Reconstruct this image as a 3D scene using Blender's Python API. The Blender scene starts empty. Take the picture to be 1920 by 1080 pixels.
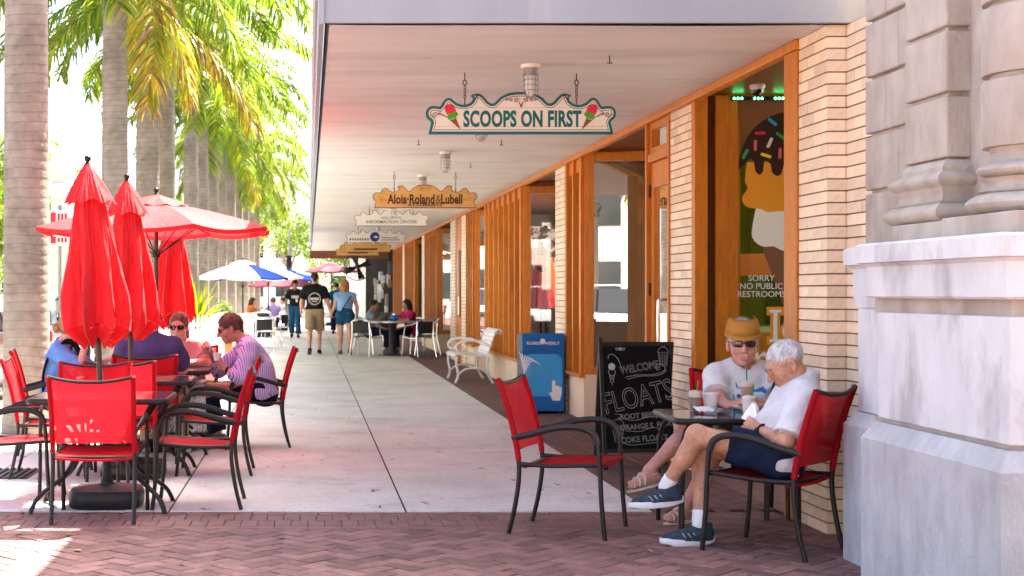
import bpy, math, random
import numpy as np
from mathutils import Vector, Matrix, Euler
R = math.radians
random.seed(7)
S = bpy.context.scene
COL = S.collection

# ------------------------------------------------------------------ camera
CAM_H = 1.38
cam_d = bpy.data.cameras.new('camera')
cam = bpy.data.objects.new('camera', cam_d); COL.objects.link(cam)
cam.location = (0, 0, CAM_H)
cam.rotation_euler = (R(90), 0, 0)
cam_d.sensor_width = 36.0
cam_d.lens = 2700 / 1920 * 36.0
cam_d.shift_x = 382 / 1920
cam_d.shift_y = 8 / 1920
cam_d.clip_start = 0.05
cam_d.clip_end = 2000
cam_d.dof.use_dof = True
cam_d.dof.focus_distance = 8.9
cam_d.dof.aperture_fstop = 5.6
S.camera = cam

# ------------------------------------------------------------------ sky, sun, exposure
SUN_V = Vector((0.42, 0.50, 1.0)).normalized()          # towards the sun
w = bpy.data.worlds.new('World'); S.world = w; w.use_nodes = True
nt = w.node_tree; nt.nodes.clear()
sky = nt.nodes.new('ShaderNodeTexSky'); sky.sky_type = 'NISHITA'; sky.sun_disc = False
sky.sun_elevation = math.asin(SUN_V.z)
sky.sun_rotation = math.atan2(SUN_V.x, SUN_V.y)
sky.air_density = 0.45; sky.dust_density = 4.0; sky.ozone_density = 0.4
bg = nt.nodes.new('ShaderNodeBackground'); bg.inputs['Strength'].default_value = 0.15
wo = nt.nodes.new('ShaderNodeOutputWorld')
nt.links.new(sky.outputs[0], bg.inputs[0]); nt.links.new(bg.outputs[0], wo.inputs[0])
sun_d = bpy.data.lights.new('sun', 'SUN'); sun_d.energy = 5.0; sun_d.angle = R(0.53); sun_d.color = (1.0, 0.93, 0.82)
sun = bpy.data.objects.new('sun', sun_d); COL.objects.link(sun)
sun.rotation_euler = SUN_V.to_track_quat('Z', 'Y').to_euler()
sun.location = (10, 20, 30)
S.view_settings.view_transform = 'Standard'
S.view_settings.look = 'None'
S.view_settings.gamma = 1.0
S.view_settings.use_curve_mapping = False
S.view_settings.exposure = 2.92
S.cycles.max_bounces = 8; S.cycles.diffuse_bounces = 4; S.cycles.glossy_bounces = 4
S.cycles.transmission_bounces = 6; S.cycles.transparent_max_bounces = 12
S.cycles.use_denoising = True
S.cycles.caustics_reflective = False; S.cycles.caustics_refractive = False

# ------------------------------------------------------------------ helpers
def PX(px, Y): return (px - 578) * Y / 2700.0
def PZ(py, Y): return CAM_H - (py - 548) * Y / 2700.0
def V(*a): return Vector(a)

class MB:
    """collects shapes; build() links them as one mesh object"""
    def __init__(s): s.v = []; s.f = []; s.m = []
    def add(s, vs, fs, mi=0):
        o = len(s.v); s.v.extend([tuple(q) for q in vs])
        for f in fs: s.f.append(tuple(i + o for i in f)); s.m.append(mi)
        return s
    def box(s, c, d, rot=None, mi=0):
        x, y, z = d[0]/2, d[1]/2, d[2]/2
        vs = [Vector((sx*x, sy*y, sz*z)) for sx in (-1, 1) for sy in (-1, 1) for sz in (-1, 1)]
        if rot is not None: vs = [rot @ q for q in vs]
        c = Vector(c); vs = [q + c for q in vs]
        return s.add(vs, [(0,1,3,2),(4,6,7,5),(0,4,5,1),(2,3,7,6),(0,2,6,4),(1,5,7,3)], mi)
    def bb(s, a, b, mi=0):
        return s.box([(a[i]+b[i])/2 for i in range(3)], [abs(b[i]-a[i]) for i in range(3)], None, mi)
    def tube(s, pts, r, n=8, cap=True, mi=0, flat=None, closed=False):
        pts = [Vector(p) for p in pts]; k = len(pts)
        rs = r if isinstance(r, (list, tuple)) else [r]*k
        vs = []; up = None
        for i, p in enumerate(pts):
            if closed: t = pts[(i+1) % k] - pts[i-1]
            else: t = (pts[min(i+1, k-1)] - pts[max(i-1, 0)])
            t.normalize()
            if up is None:
                up = Vector((0,0,1)) if abs(t.z) < .9 else Vector((0,1,0))
            up = (up - t*up.dot(t))
            if up.length < 1e-6: up = t.orthogonal()
            up.normalize(); sd = t.cross(up)
            fl = flat or (1, 1)
            for j in range(n):
                a = 2*math.pi*j/n + math.pi/n
                vs.append(p + (sd*math.cos(a)*fl[0] + up*math.sin(a)*fl[1])*rs[i])
        fs = []
        for i in range(k if closed else k-1):
            i2 = (i+1) % k
            for j in range(n):
                fs.append((i*n+j, i*n+(j+1) % n, i2*n+(j+1) % n, i2*n+j))
        if cap and not closed:
            fs.append(tuple(range(n-1, -1, -1))); fs.append(tuple((k-1)*n+j for j in range(n)))
        return s.add(vs, fs, mi)
    def lathe(s, prof, c=(0,0,0), n=16, mi=0, rot=None, cap=True):
        c = Vector(c); vs = []
        for (r, z) in prof:
            for j in range(n):
                a = 2*math.pi*j/n
                q = Vector((r*math.cos(a), r*math.sin(a), z))
                if rot is not None: q = rot @ q
                vs.append(q + c)
        fs = []
        for i in range(len(prof)-1):
            for j in range(n): fs.append((i*n+j, i*n+(j+1) % n, (i+1)*n+(j+1) % n, (i+1)*n+j))
        if cap:
            fs.append(tuple(range(n-1, -1, -1))); fs.append(tuple((len(prof)-1)*n+j for j in range(n)))
        return s.add(vs, fs, mi)
    def prism(s, poly, fn, t0, t1, mi=0):
        """poly of 2d points, fn(u,v,t)->3d"""
        n = len(poly)
        vs = [fn(u, v, t0) for u, v in poly] + [fn(u, v, t1) for u, v in poly]
        fs = [tuple(range(n-1, -1, -1)), tuple(range(n, 2*n))]
        fs += [(i, (i+1) % n, (i+1) % n + n, i+n) for i in range(n)]
        return s.add(vs, fs, mi)
    def grid(s, rows, mi=0, closed=False):
        n = len(rows[0]); vs = [q for r in rows for q in r]; fs = []
        for i in range(len(rows)-1):
            for j in range(n if closed else n-1):
                fs.append((i*n+j, i*n+(j+1) % n, (i+1)*n+(j+1) % n, (i+1)*n+j))
        return s.add(vs, fs, mi)
    def ball(s, c, r, n=10, mi=0):
        rr = r if isinstance(r, (list, tuple)) else (r, r, r)
        rows = []
        for i in range(n//2+1):
            th = math.pi*i/(n//2)
            rows.append([(c[0]+rr[0]*max(math.sin(th), 1e-3)*math.cos(2*math.pi*j/n), c[1]+rr[1]*max(math.sin(th), 1e-3)*math.sin(2*math.pi*j/n), c[2]+rr[2]*math.cos(th)) for j in range(n)])
        return s.grid(rows[::-1], mi, closed=True)
    def mesh(s, name, mats, smooth=None):
        me = bpy.data.meshes.new(name); me.from_pydata(s.v, [], s.f)
        if not isinstance(mats, (list, tuple)): mats = [mats]
        for q in mats: me.materials.append(q)
        if len(mats) > 1: me.polygons.foreach_set('material_index', s.m)
        fixn(me)
        if smooth is not None:
            me.polygons.foreach_set('use_smooth', [True]*len(me.polygons))
            if smooth < 180: me.set_sharp_from_angle(angle=R(smooth))
        me.update(); return me
    def build(s, name, mats, parent=None, smooth=None, bevel=0, loc=None):
        o = bpy.data.objects.new(name, s.mesh(name, mats, smooth)); COL.objects.link(o)
        if parent is not None: o.parent = parent
        if loc is not None: o.location = loc
        if bevel:
            b = o.modifiers.new('bevel', 'BEVEL'); b.width = bevel; b.segments = 2; b.limit_method = 'ANGLE'; b.angle_limit = R(40)
        return o
def fixn(me):
    import bmesh
    bm = bmesh.new(); bm.from_mesh(me); bmesh.ops.recalc_face_normals(bm, faces=bm.faces); bm.to_mesh(me); bm.free()
def inst(name, me, parent, loc=(0,0,0), rot=(0,0,0), scale=None):
    o = bpy.data.objects.new(name, me); COL.objects.link(o); o.parent = parent; o.location = loc; o.rotation_euler = rot
    if scale: o.scale = scale
    return o
def tag(o, label=None, cat=None, group=None, kind=None):
    if label: o['label'] = label
    if cat: o['category'] = cat
    if group: o['group'] = group
    if kind: o['kind'] = kind
    return o
def thing(name, label, cat, loc=(0,0,0), rz=0, group=None):
    o = bpy.data.objects.new(name, None); COL.objects.link(o); o.empty_display_size = .1
    o.location = loc; o.rotation_euler = (0, 0, rz)
    return tag(o, label, cat, group)
def copy_tree(o, parent=None):
    c = o.copy(); COL.objects.link(c); c.parent = parent
    for ch in list(o.children): copy_tree(ch, c)
    return c
def dup(o, loc, rz, label, group=None):
    c = copy_tree(o); c.location = loc; c.rotation_euler = (0, 0, rz); c['label'] = label
    if group: c['group'] = group
    return c
def spline(pts, n=6):
    """Catmull-Rom through points"""
    P = [Vector(p) for p in pts]; out = []
    for i in range(len(P)-1):
        p0 = P[max(i-1, 0)]; p1 = P[i]; p2 = P[i+1]; p3 = P[min(i+2, len(P)-1)]
        for k in range(n):
            t = k/n
            out.append(.5*((2*p1)+(p2-p0)*t+(2*p0-5*p1+4*p2-p3)*t*t+(3*p1-p0-3*p2+p3)*t**3))
    out.append(P[-1]); return out
def text_mesh(txt, size, name='lettering', extrude=.001, offset=0.0, align='CENTER', outline=0, spacing=1.0):
    c = bpy.data.curves.new(name, 'FONT'); c.body = txt; c.size = size; c.align_x = align; c.align_y = 'CENTER'
    c.space_character = spacing; c.offset = offset; c.resolution_u = 3
    if outline: c.fill_mode = 'NONE'; c.bevel_depth = outline; c.bevel_resolution = 0
    else: c.extrude = extrude
    o = bpy.data.objects.new(name, c); COL.objects.link(o)
    dg = bpy.context.evaluated_depsgraph_get(); dg.update()
    me = bpy.data.meshes.new_from_object(o.evaluated_get(dg)); me.name = name
    bpy.data.objects.remove(o); bpy.data.curves.remove(c)
    return me
def text(txt, size, mat, parent, loc, rot=(R(90), 0, 0), scale=(1, 1, 1), name='lettering', **k):
    me = text_mesh(txt, size, name, **k); me.materials.clear(); me.materials.append(mat)
    o = bpy.data.objects.new(name, me); COL.objects.link(o); o.parent = parent; o.location = loc; o.rotation_euler = rot; o.scale = scale
    return o

# ------------------------------------------------------------------ materials
def mat(name, col=(.5,.5,.5), rough=.6, metal=0, spec=.25, var=0, vscale=6, bump=0, bscale=40, col2=None, c2scale=3, c2lo=.45, c2hi=.62, trans=0, emit=0, coat=0, obj=True, stretch=None, sheen=0):
    m = bpy.data.materials.new(name); m.use_nodes = True; t = m.node_tree; N = t.nodes; L = t.links
    b = N['Principled BSDF']; b.inputs['Base Color'].default_value = (*col, 1); b.inputs['Roughness'].default_value = rough
    b.inputs['Metallic'].default_value = metal; b.inputs['Specular IOR Level'].default_value = spec
    if coat: b.inputs['Coat Weight'].default_value = coat; b.inputs['Coat Roughness'].default_value = .1
    if sheen: b.inputs['Sheen Weight'].default_value = sheen
    tc = N.new('ShaderNodeTexCoord'); src = tc.outputs['Object']
    if stretch:
        mp = N.new('ShaderNodeMapping'); mp.inputs['Scale'].default_value = stretch; L.new(src, mp.inputs[0]); src = mp.outputs[0]
    cur = None
    if col2:
        n = N.new('ShaderNodeTexNoise'); n.inputs['Scale'].default_value = c2scale; n.inputs['Detail'].default_value = 6; n.inputs['Roughness'].default_value = .6
        L.new(src, n.inputs['Vector'])
        r = N.new('ShaderNodeMapRange'); r.inputs[1].default_value = c2lo; r.inputs[2].default_value = c2hi; L.new(n.outputs[0], r.inputs[0])
        mx = N.new('ShaderNodeMix'); mx.data_type = 'RGBA'; mx.inputs[6].default_value = (*col, 1); mx.inputs[7].default_value = (*col2, 1)
        L.new(r.outputs[0], mx.inputs[0]); cur = mx.outputs[2]
    if var:
        n = N.new('ShaderNodeTexNoise'); n.inputs['Scale'].default_value = vscale; n.inputs['Detail'].default_value = 5
        L.new(src, n.inputs['Vector'])
        r = N.new('ShaderNodeMapRange'); r.inputs[1].default_value = .3; r.inputs[2].default_value = .7; r.inputs[3].default_value = 1-var; r.inputs[4].default_value = 1+var
        L.new(n.outputs[0], r.inputs[0])
        h = N.new('ShaderNodeMix'); h.data_type = 'RGBA'; h.blend_type = 'MULTIPLY'; h.inputs[0].default_value = 1; h.inputs[6].default_value = (*col, 1)
        if cur: L.new(cur, h.inputs[6])
        L.new(r.outputs[0], h.inputs[7]); cur = h.outputs[2]
    if cur: L.new(cur, b.inputs['Base Color'])
    if bump:
        n = N.new('ShaderNodeTexNoise'); n.inputs['Scale'].default_value = bscale; n.inputs['Detail'].default_value = 4; L.new(src, n.inputs['Vector'])
        bp = N.new('ShaderNodeBump'); bp.inputs['Strength'].default_value = bump; bp.inputs['Distance'].default_value = .02
        L.new(n.outputs[0], bp.inputs['Height']); L.new(bp.outputs[0], b.inputs['Normal'])
    if trans:
        tr = N.new('ShaderNodeBsdfTranslucent'); ms = N.new('ShaderNodeMixShader'); ms.inputs[0].default_value = trans
        if cur: L.new(cur, tr.inputs[0])
        else: tr.inputs[0].default_value = (*col, 1)
        L.new(b.outputs[0], ms.inputs[1]); L.new(tr.outputs[0], ms.inputs[2]); L.new(ms.outputs[0], N['Material Output'].inputs[0])
    if emit: b.inputs['Emission Color'].default_value = (*col, 1); b.inputs['Emission Strength'].default_value = emit
    return m
def perobj(m, amt=.12):
    """vary a material a little from object to object"""
    t = m.node_tree; N = t.nodes; L = t.links; b = N['Principled BSDF']
    oi = N.new('ShaderNodeObjectInfo'); r = N.new('ShaderNodeMapRange'); r.inputs[3].default_value = 1-amt; r.inputs[4].default_value = 1+amt
    L.new(oi.outputs['Random'], r.inputs[0])
    h = N.new('ShaderNodeMix'); h.data_type = 'RGBA'; h.blend_type = 'MULTIPLY'; h.inputs[0].default_value = 1
    if b.inputs['Base Color'].links: L.new(b.inputs['Base Color'].links[0].from_socket, h.inputs[6])
    else: h.inputs[6].default_value = b.inputs['Base Color'].default_value
    L.new(r.outputs[0], h.inputs[7]); L.new(h.outputs[2], b.inputs['Base Color']); return m
def alpha_mix(m, amt):
    t = m.node_tree; N = t.nodes; L = t.links; o = N['Material Output']; s = o.inputs[0].links[0].from_socket
    tr = N.new('ShaderNodeBsdfTransparent'); ms = N.new('ShaderNodeMixShader'); ms.inputs[0].default_value = amt
    L.new(s, ms.inputs[1]); L.new(tr.outputs[0], ms.inputs[2]); L.new(ms.outputs[0], o.inputs[0]); return m
def glass_mat(name, tint=(.9,.93,.92), refl=.08):
    """clear window pane: see-through with mirror reflections by Fresnel"""
    m = bpy.data.materials.new(name); m.use_nodes = True; t = m.node_tree; N = t.nodes; L = t.links
    N.remove(N['Principled BSDF'])
    tr = N.new('ShaderNodeBsdfTransparent'); tr.inputs[0].default_value = (*tint, 1)
    gl = N.new('ShaderNodeBsdfGlossy'); gl.inputs['Roughness'].default_value = .01; gl.inputs[0].default_value = (1, 1, 1, 1)
    fr = N.new('ShaderNodeFresnel'); fr.inputs[0].default_value = 1.5
    ad = N.new('ShaderNodeMath'); ad.operation = 'ADD'; ad.use_clamp = True; ad.inputs[1].default_value = refl; L.new(fr.outputs[0], ad.inputs[0])
    ms = N.new('ShaderNodeMixShader'); L.new(ad.outputs[0], ms.inputs[0]); L.new(tr.outputs[0], ms.inputs[1]); L.new(gl.outputs[0], ms.inputs[2])
    L.new(ms.outputs[0], N['Material Output'].inputs[0]); return m

M = {}
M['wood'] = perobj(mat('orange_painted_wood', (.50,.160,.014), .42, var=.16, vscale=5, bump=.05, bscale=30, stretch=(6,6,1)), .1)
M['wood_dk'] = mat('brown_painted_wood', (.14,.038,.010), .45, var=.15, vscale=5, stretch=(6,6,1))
M['brick'] = perobj(mat('cream_glazed_brick', (.76,.60,.425), .4, var=.10, vscale=8, bump=.06, bscale=60, col2=(.60,.38,.22), c2scale=9, c2lo=.56, c2hi=.72), .15)
M['brick_dk'] = mat('brown_mortar', (.22,.135,.095), .9, var=.2, vscale=20)
M['mortar_lt'] = mat('buff_mortar', (.5,.36,.24), .9, var=.2, vscale=20)
M['cream'] = mat('cream_plaster', (.72,.58,.40), .7, var=.08, vscale=3, bump=.05)
M['paver'] = perobj(mat('red_clay_paver', (.225,.115,.098), .7, var=.22, vscale=14, bump=.3, bscale=50, col2=(.15,.09,.082), c2scale=7, c2lo=.45, c2hi=.66), .30)
M['joint'] = mat('dark_joint_sand', (.045,.033,.028), .95, var=.3, vscale=30)
M['concrete'] = mat('pale_concrete', (.655,.635,.59), .8, var=.10, vscale=2.2, bump=.12, bscale=90, col2=(.47,.44,.395), c2scale=1.1, c2lo=.5, c2hi=.75)
M['stone'] = mat('grey_limestone', (.42,.375,.32), .85, var=.14, vscale=7, bump=.35, bscale=45, col2=(.30,.265,.22), c2scale=2.6, c2lo=.42, c2hi=.72, stretch=(1,1,.5))
M['stone_lt'] = mat('whitewashed_stone', (.62,.63,.635), .85, var=.08, vscale=6, bump=.35, bscale=38, col2=(.42,.415,.405), c2scale=3.6, c2lo=.50, c2hi=.68, stretch=(1,1,.5))
M['stone_pl'] = mat('pale_weathered_stone', (.455,.465,.475), .85, var=.14, vscale=9, bump=.4, bscale=60, col2=(.40,.40,.395), c2scale=2.4, c2lo=.45, c2hi=.75, stretch=(1,1,.45))
M['fascia'] = mat('grey_blue_metal_fascia', (.29,.31,.345), .5, var=.05, vscale=3, col2=(.38,.37,.37), c2scale=5, c2lo=.6, c2hi=.8, stretch=(1,1,.2))
M['black'] = mat('black_metal', (.012,.012,.012), .45)
M['bronze'] = mat('dark_bronze_powder_coat', (.012,.009,.008), .42, spec=.35, var=.1, vscale=30)
M['redsling'] = alpha_mix(mat('red_mesh_sling', (.56,.009,.017), .72, trans=.35, bump=.25, bscale=420, spec=.18, var=.06, vscale=7), .07)
M['redcloth'] = mat('red_umbrella_cloth', (.63,.020,.025), .65, trans=.40, var=.10, vscale=5, bump=.45, bscale=16, sheen=.1, stretch=(1.4,1.4,.45))
M['white'] = mat('white_paint', (.80,.80,.78), .45, var=.04, vscale=4)
M['whiteiron'] = mat('white_painted_iron', (.78,.77,.74), .4, var=.06, vscale=10, bump=.05, bscale=40)
M['alu'] = mat('polished_aluminium', (.80,.80,.80), .25, metal=1)
M['darkweave'] = mat('black_weave', (.02,.02,.022), .6, bump=.3, bscale=200)
M['asphalt'] = mat('worn_brick_street', (.28,.24,.21), .9, var=.2, vscale=9, bump=.3, bscale=160)
M['glass'] = glass_mat('window_glass')
M['glass_dk'] = glass_mat('dark_window_glass', (.55,.6,.58), .12)
M['tabletop'] = mat('bronze_tinted_table_top', (.05,.035,.03), .12, spec=.7, var=.1, vscale=5, coat=.5)
M['teal'] = mat('teal_sign_paint', (.002,.12,.13), .45)
M['signwhite'] = mat('off_white_sign_board', (.72,.66,.60), .55, var=.05, vscale=5)
M['signtan'] = mat('tan_sign_board', (.60,.33,.10), .55, var=.12, vscale=6)
M['signpale'] = mat('pale_grey_sign_board', (.62,.58,.54), .55, var=.05, vscale=6)
M['signbrown'] = mat('dark_brown_sign_paint', (.06,.022,.015), .5)
M['iron'] = mat('rusty_iron', (.045,.025,.018), .7)

def stain_concrete(m):
    t = m.node_tree; N = t.nodes; L = t.links; b = N['Principled BSDF']; g = N.new('ShaderNodeNewGeometry')
    cur = b.inputs['Base Color'].links[0].from_socket
    def mul(fac_socket, lo_val):
        nonlocal cur
        h = N.new('ShaderNodeMix'); h.data_type = 'RGBA'; h.blend_type = 'MULTIPLY'; h.inputs[7].default_value = (lo_val, lo_val*.97, lo_val*.93, 1)
        L.new(fac_socket, h.inputs[0]); L.new(cur, h.inputs[6]); cur = h.outputs[2]
    v = N.new('ShaderNodeTexVoronoi'); v.inputs['Scale'].default_value = 2.6; L.new(g.outputs['Position'], v.inputs['Vector'])      # old gum spots
    r = N.new('ShaderNodeMapRange'); r.inputs[1].default_value = .05; r.inputs[2].default_value = .035; L.new(v.outputs['Distance'], r.inputs[0]); mul(r.outputs[0], .72)
    n = N.new('ShaderNodeTexNoise'); n.inputs['Scale'].default_value = .9; n.inputs['Detail'].default_value = 9; n.inputs['Roughness'].default_value = .72; L.new(g.outputs['Position'], n.inputs['Vector'])
    r = N.new('ShaderNodeMapRange'); r.inputs[1].default_value = .52; r.inputs[2].default_value = .72; L.new(n.outputs[0], r.inputs[0]); mul(r.outputs[0], .70)
    n = N.new('ShaderNodeTexNoise'); n.inputs['Scale'].default_value = 22; n.inputs['Detail'].default_value = 6; L.new(g.outputs['Position'], n.inputs['Vector'])
    r = N.new('ShaderNodeMapRange'); r.inputs[1].default_value = .5; r.inputs[2].default_value = .8; L.new(n.outputs[0], r.inputs[0]); mul(r.outputs[0], .78)
    L.new(cur, b.inputs['Base Color'])
stain_concrete(M['concrete'])
# ================================================================== GROUND
def sheet(name, x0, x1, y0, y1, z, m, kind='structure', n=1):
    b = MB(); b.add([(x0,y0,z),(x1,y0,z),(x1,y1,z),(x0,y1,z)], [(0,1,2,3)])
    o = b.build(name, m)
    if kind: o['kind'] = kind
    return o
sheet('road', -700, 700, -700, 900, -.13, M['asphalt'])
KERB = -3.75
b = MB(); b.bb((KERB, -30, -.14), (12, 8.98, -.012)); b.bb((KERB, 8.98, -.14), (12, 75, -.012)); b.build('pavement', M['joint'])['kind'] = 'structure'
b = MB(); b.bb((KERB-.16, -30, -.14), (KERB, 75, .012)); b.build('kerb', M['concrete'], bevel=.02)['kind'] = 'structure'
sidewalk = MB(); sidewalk.bb((KERB, 9.05, -.011), (2.16, 75, -.008)); sidewalk = sidewalk.build('sidewalk', M['joint']); sidewalk['kind'] = 'structure'
xs = [KERB+.005, -2.37, -.877, .615, 2.165]
ys = [9.05]
while ys[-1] < 74: ys.append(ys[-1]+3.35)
for i in range(4):
    for j in range(len(ys)-1):
        b = MB(); g = .006
        b.bb((xs[i]+g, ys[j]+g*.7, -.008), (xs[i+1]-g, ys[j+1]-g*.7, .004+random.uniform(-.001,.001)))
        b.build('concrete_slab', M['concrete'], sidewalk, bevel=.004 if ys[j] < 25 else 0)
# storm drain grate on the sunlit concrete
gr = thing('drain_grate', 'black iron drain grate in the sunlit concrete at left edge', 'drain', (-2.42, 10.9, .006))
b = MB(); b.bb((-.35,-.3,0),(.35,.3,.003)); b.build('tray', M['black'], gr)
for k in range(12): b = MB(); b.box((-.3+k*.055,0,.008),(.02,.56,.01)); b.build('bar', M['bronze'], gr)

def clip(poly, f):
    out = []
    for i in range(len(poly)):
        a, c = poly[i], poly[(i+1) % len(poly)]; fa, fc = f(a), f(c)
        if fa >= 0: out.append(a)
        if (fa >= 0) != (fc >= 0):
            t = fa/(fa-fc); out.append((a[0]+(c[0]-a[0])*t, a[1]+(c[1]-a[1])*t))
    return out
def paver_geo(poly, z, tilt):
    """one paver with a small chamfer"""
    cx = sum(p[0] for p in poly)/len(poly); cy = sum(p[1] for p in poly)/len(poly)
    n = len(poly); vs = []
    for s, dz in ((1, -.02), (1, -.004), (.94, 0)):
        for p in poly:
            x = cx+(p[0]-cx)*s; y = cy+(p[1]-cy)*s
            vs.append((x, y, z+dz+(x-cx)*tilt[0]+(y-cy)*tilt[1]))
    fs = [tuple(range(2*n, 3*n))]
    for k in (0, 1):
        for i in range(n): fs.append((k*n+i, k*n+(i+1) % n, (k+1)*n+(i+1) % n, (k+1)*n+i))
    return vs, fs
brickwalk = MB(); brickwalk.bb((-3.7, 4.5, -.011), (3.2, 9.04, -.009)); brickwalk = brickwalk.build('brick_pavement', M['joint']); brickwalk['kind'] = 'structure'
pavers = []
W_ = .102; L_ = .204; G = .0035
ca, sa = math.cos(R(45)), math.sin(R(45))
YH = 8.40
for i in range(-60, 60):
    for j in range(-60, 60):
        t = (i-j) % 4
        if t == 0: rc_ = (i*W_+G, j*W_+G, (i+2)*W_-G, (j+1)*W_-G)
        elif t == 3: rc_ = (i*W_+G, j*W_+G, (i+1)*W_-G, (j+2)*W_-G)
        else: continue
        q = [(rc_[0],rc_[1]),(rc_[2],rc_[1]),(rc_[2],rc_[3]),(rc_[0],rc_[3])]
        q = [(x*ca-y*sa+.3, x*sa+y*ca+7.2) for x, y in q]
        q = clip(q, lambda p: YH-p[1]); 
        if len(q) < 3: continue
        q = clip(q, lambda p: 3.10-p[0])
        if len(q) < 3: continue
        cx = sum(p[0] for p in q)/len(q); cy = sum(p[1] for p in q)/len(q)
        if cx < -2.6 or cx > 3.1 or cy < 5.9: continue
        if cx > 2.8 and cy < 7.44: continue
        if cx > 2.95 and cy > 8.15: continue
        pavers.append((q, cx, cy))
x = -2.6
while x < 2.93:                                       # soldier and stretcher courses along the concrete
    for (y0, y1, off) in ((YH+.005, YH+.1, 0), (8.515, 8.71, 0), (8.72, 8.915, .05)):
        w2 = .097 if y0 > 8.45 else .2
        if y0 < 8.45 and int(round((x+2.6)/.1)) % 2: continue
        pavers.append(([(x+off,y0),(x+off+w2,y0),(x+off+w2,y1),(x+off,y1)], x+w2/2, (y0+y1)/2))
    x += .1
x = -2.6
while x < 2.8:
    pavers.append(([(x,8.925),(x+.2,8.925),(x+.2,9.035),(x,9.035)], x+.1, 8.98)); x += .205
vis = [q for q in pavers if -1.9 < q[1] < 2.9 and q[2] > 6.95 and 0 < 578+q[1]/q[2]*2700 < 1630]
vis.sort(key=lambda q: q[2]); vis_set = set(id(q) for q in vis[:298])
rest = MB()
for q in pavers:
    vs, fs = paver_geo(q[0], random.uniform(-.0015, .0025), (random.uniform(-.012,.012), random.uniform(-.012,.012)))
    if id(q) in vis_set: b = MB(); b.add(vs, fs); b.build('paver_brick', M['paver'], brickwalk)
    else: rest.add(vs, fs)
o = rest.build('paver_bricks', M['paver'], brickwalk); o['kind'] = 'stuff'
strip = MB()
for r_ in range(8):
    y = 9.05 + (.1 if r_ % 2 else 0)
    while y < 34:
        x0 = 2.17+r_*.1; vs, fs = paver_geo([(x0+.003,y+.003),(x0+.097,y+.003),(x0+.097,y+.197),(x0+.003,y+.197)], random.uniform(-.0015,.002), (random.uniform(-.01,.01), 0)); strip.add(vs, fs); y += .2
strip = strip.build('brick_strip', M['paver']); strip['kind'] = 'stuff'; tag(strip, 'dark red brick paving strip between the concrete and the shop fronts', 'paving')
sheet('brick_apron', 2.17, 3.9, 34, 75, -.002, M['paver']); sheet('doorway_floor', 2.98, 3.95, 8.2, 34, -.004, M['paver'])
sheet('brick_square', -3.7, 12, -30, 4.5, -.004, M['paver'])

# ================================================================== CANOPY
WX = 2.95; SOF = 2.9036; CY0 = 8.13; CY1 = 53.0; CX0 = .09
m = mat('painted_soffit_boards', (.66,.635,.61), .6, var=.06, vscale=1.3, col2=(.53,.50,.475), c2scale=.9, c2lo=.5, c2hi=.75, stretch=(.6,3,1))
t = m.node_tree; N = t.nodes; L = t.links
tc = N.new('ShaderNodeTexCoord'); sx = N.new('ShaderNodeSeparateXYZ'); L.new(tc.outputs['Object'], sx.inputs[0])
mu = N.new('ShaderNodeMath'); mu.operation = 'MULTIPLY'; mu.inputs[1].default_value = 1/.088; L.new(sx.outputs[1], mu.inputs[0])
fr = N.new('ShaderNodeMath'); fr.operation = 'PINGPONG'; fr.inputs[1].default_value = .5; L.new(mu.outputs[0], fr.inputs[0])
gt = N.new('ShaderNodeMapRange'); gt.inputs[1].default_value = 0; gt.inputs[2].default_value = .07; L.new(fr.outputs[0], gt.inputs[0])
bp = N.new('ShaderNodeBump'); bp.inputs['Strength'].default_value = .7; bp.inputs['Distance'].default_value = .008; L.new(gt.outputs[0], bp.inputs['Height'])
L.new(bp.outputs[0], N['Principled BSDF'].inputs['Normal'])
M['soffit'] = m
canopy = thing('canopy', 'long flat walkway canopy with cream boarded soffit and grey metal fascia', 'canopy', (0, 0, 0))
rows = []
nx, ny = 16, 60
for j in range(ny+1):
    y = CY0+.075+(CY1-CY0-.08)*(j/ny)**1.6
    rows.append([(CX0+.03+(WX-CX0)*i/nx, y, SOF - (.006*math.sin(math.pi*(i/nx)**.8) if j == 0 else 0) + .004*math.sin(y*.7+i*.4)*(i/nx)*(1-i/nx)*4) for i in range(nx+1)])
b = MB(); b.grid(rows); b.build('soffit', M['soffit'], canopy, smooth=30)
b = MB(); b.bb((CX0+.02, CY0+.03, SOF+.05), (WX, CY1, 3.22)); b.build('roof_deck', M['fascia'], canopy)
b = MB(); b.bb((CX0-.005, CY0, SOF-.002), (3.30, CY0+.028, 3.26)); b.bb((CX0-.02, CY0-.012, 3.2), (3.31, CY0, 3.27)); b.build('front_fascia', M['fascia'], canopy, bevel=.004)
b = MB(); b.bb((CX0-.03, CY0-.012, SOF-.01), (CX0, CY1, 3.25)); b.tube([(CX0-.035, CY0, 3.22), (CX0-.035, CY1, 3.22)], .03, 8); b.build('side_gutter', M['fascia'], canopy)
M['browntrim'] = mat('brown_fascia_paint', (.19,.075,.05), .6, var=.15)
b = MB(); b.bb((CX0-.02, CY1, SOF-.28), (WX, CY1+.12, SOF+.2)); b.build('end_fascia', M['browntrim'], canopy)
for (px, py) in ((1143,103),(940,262),(785,262),(882,305),(716,352)):
    Y = (SOF-CAM_H)*2700/(548-py)
    b = MB(); b.tube([(PX(px,Y),Y,SOF+.01),(PX(px,Y),Y,SOF-.05)], .004, 6)
    b.box((PX(px,Y),Y,SOF-.052),(.035,.012,.006)); b.build('ceiling_hook', M['iron'], canopy)

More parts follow.
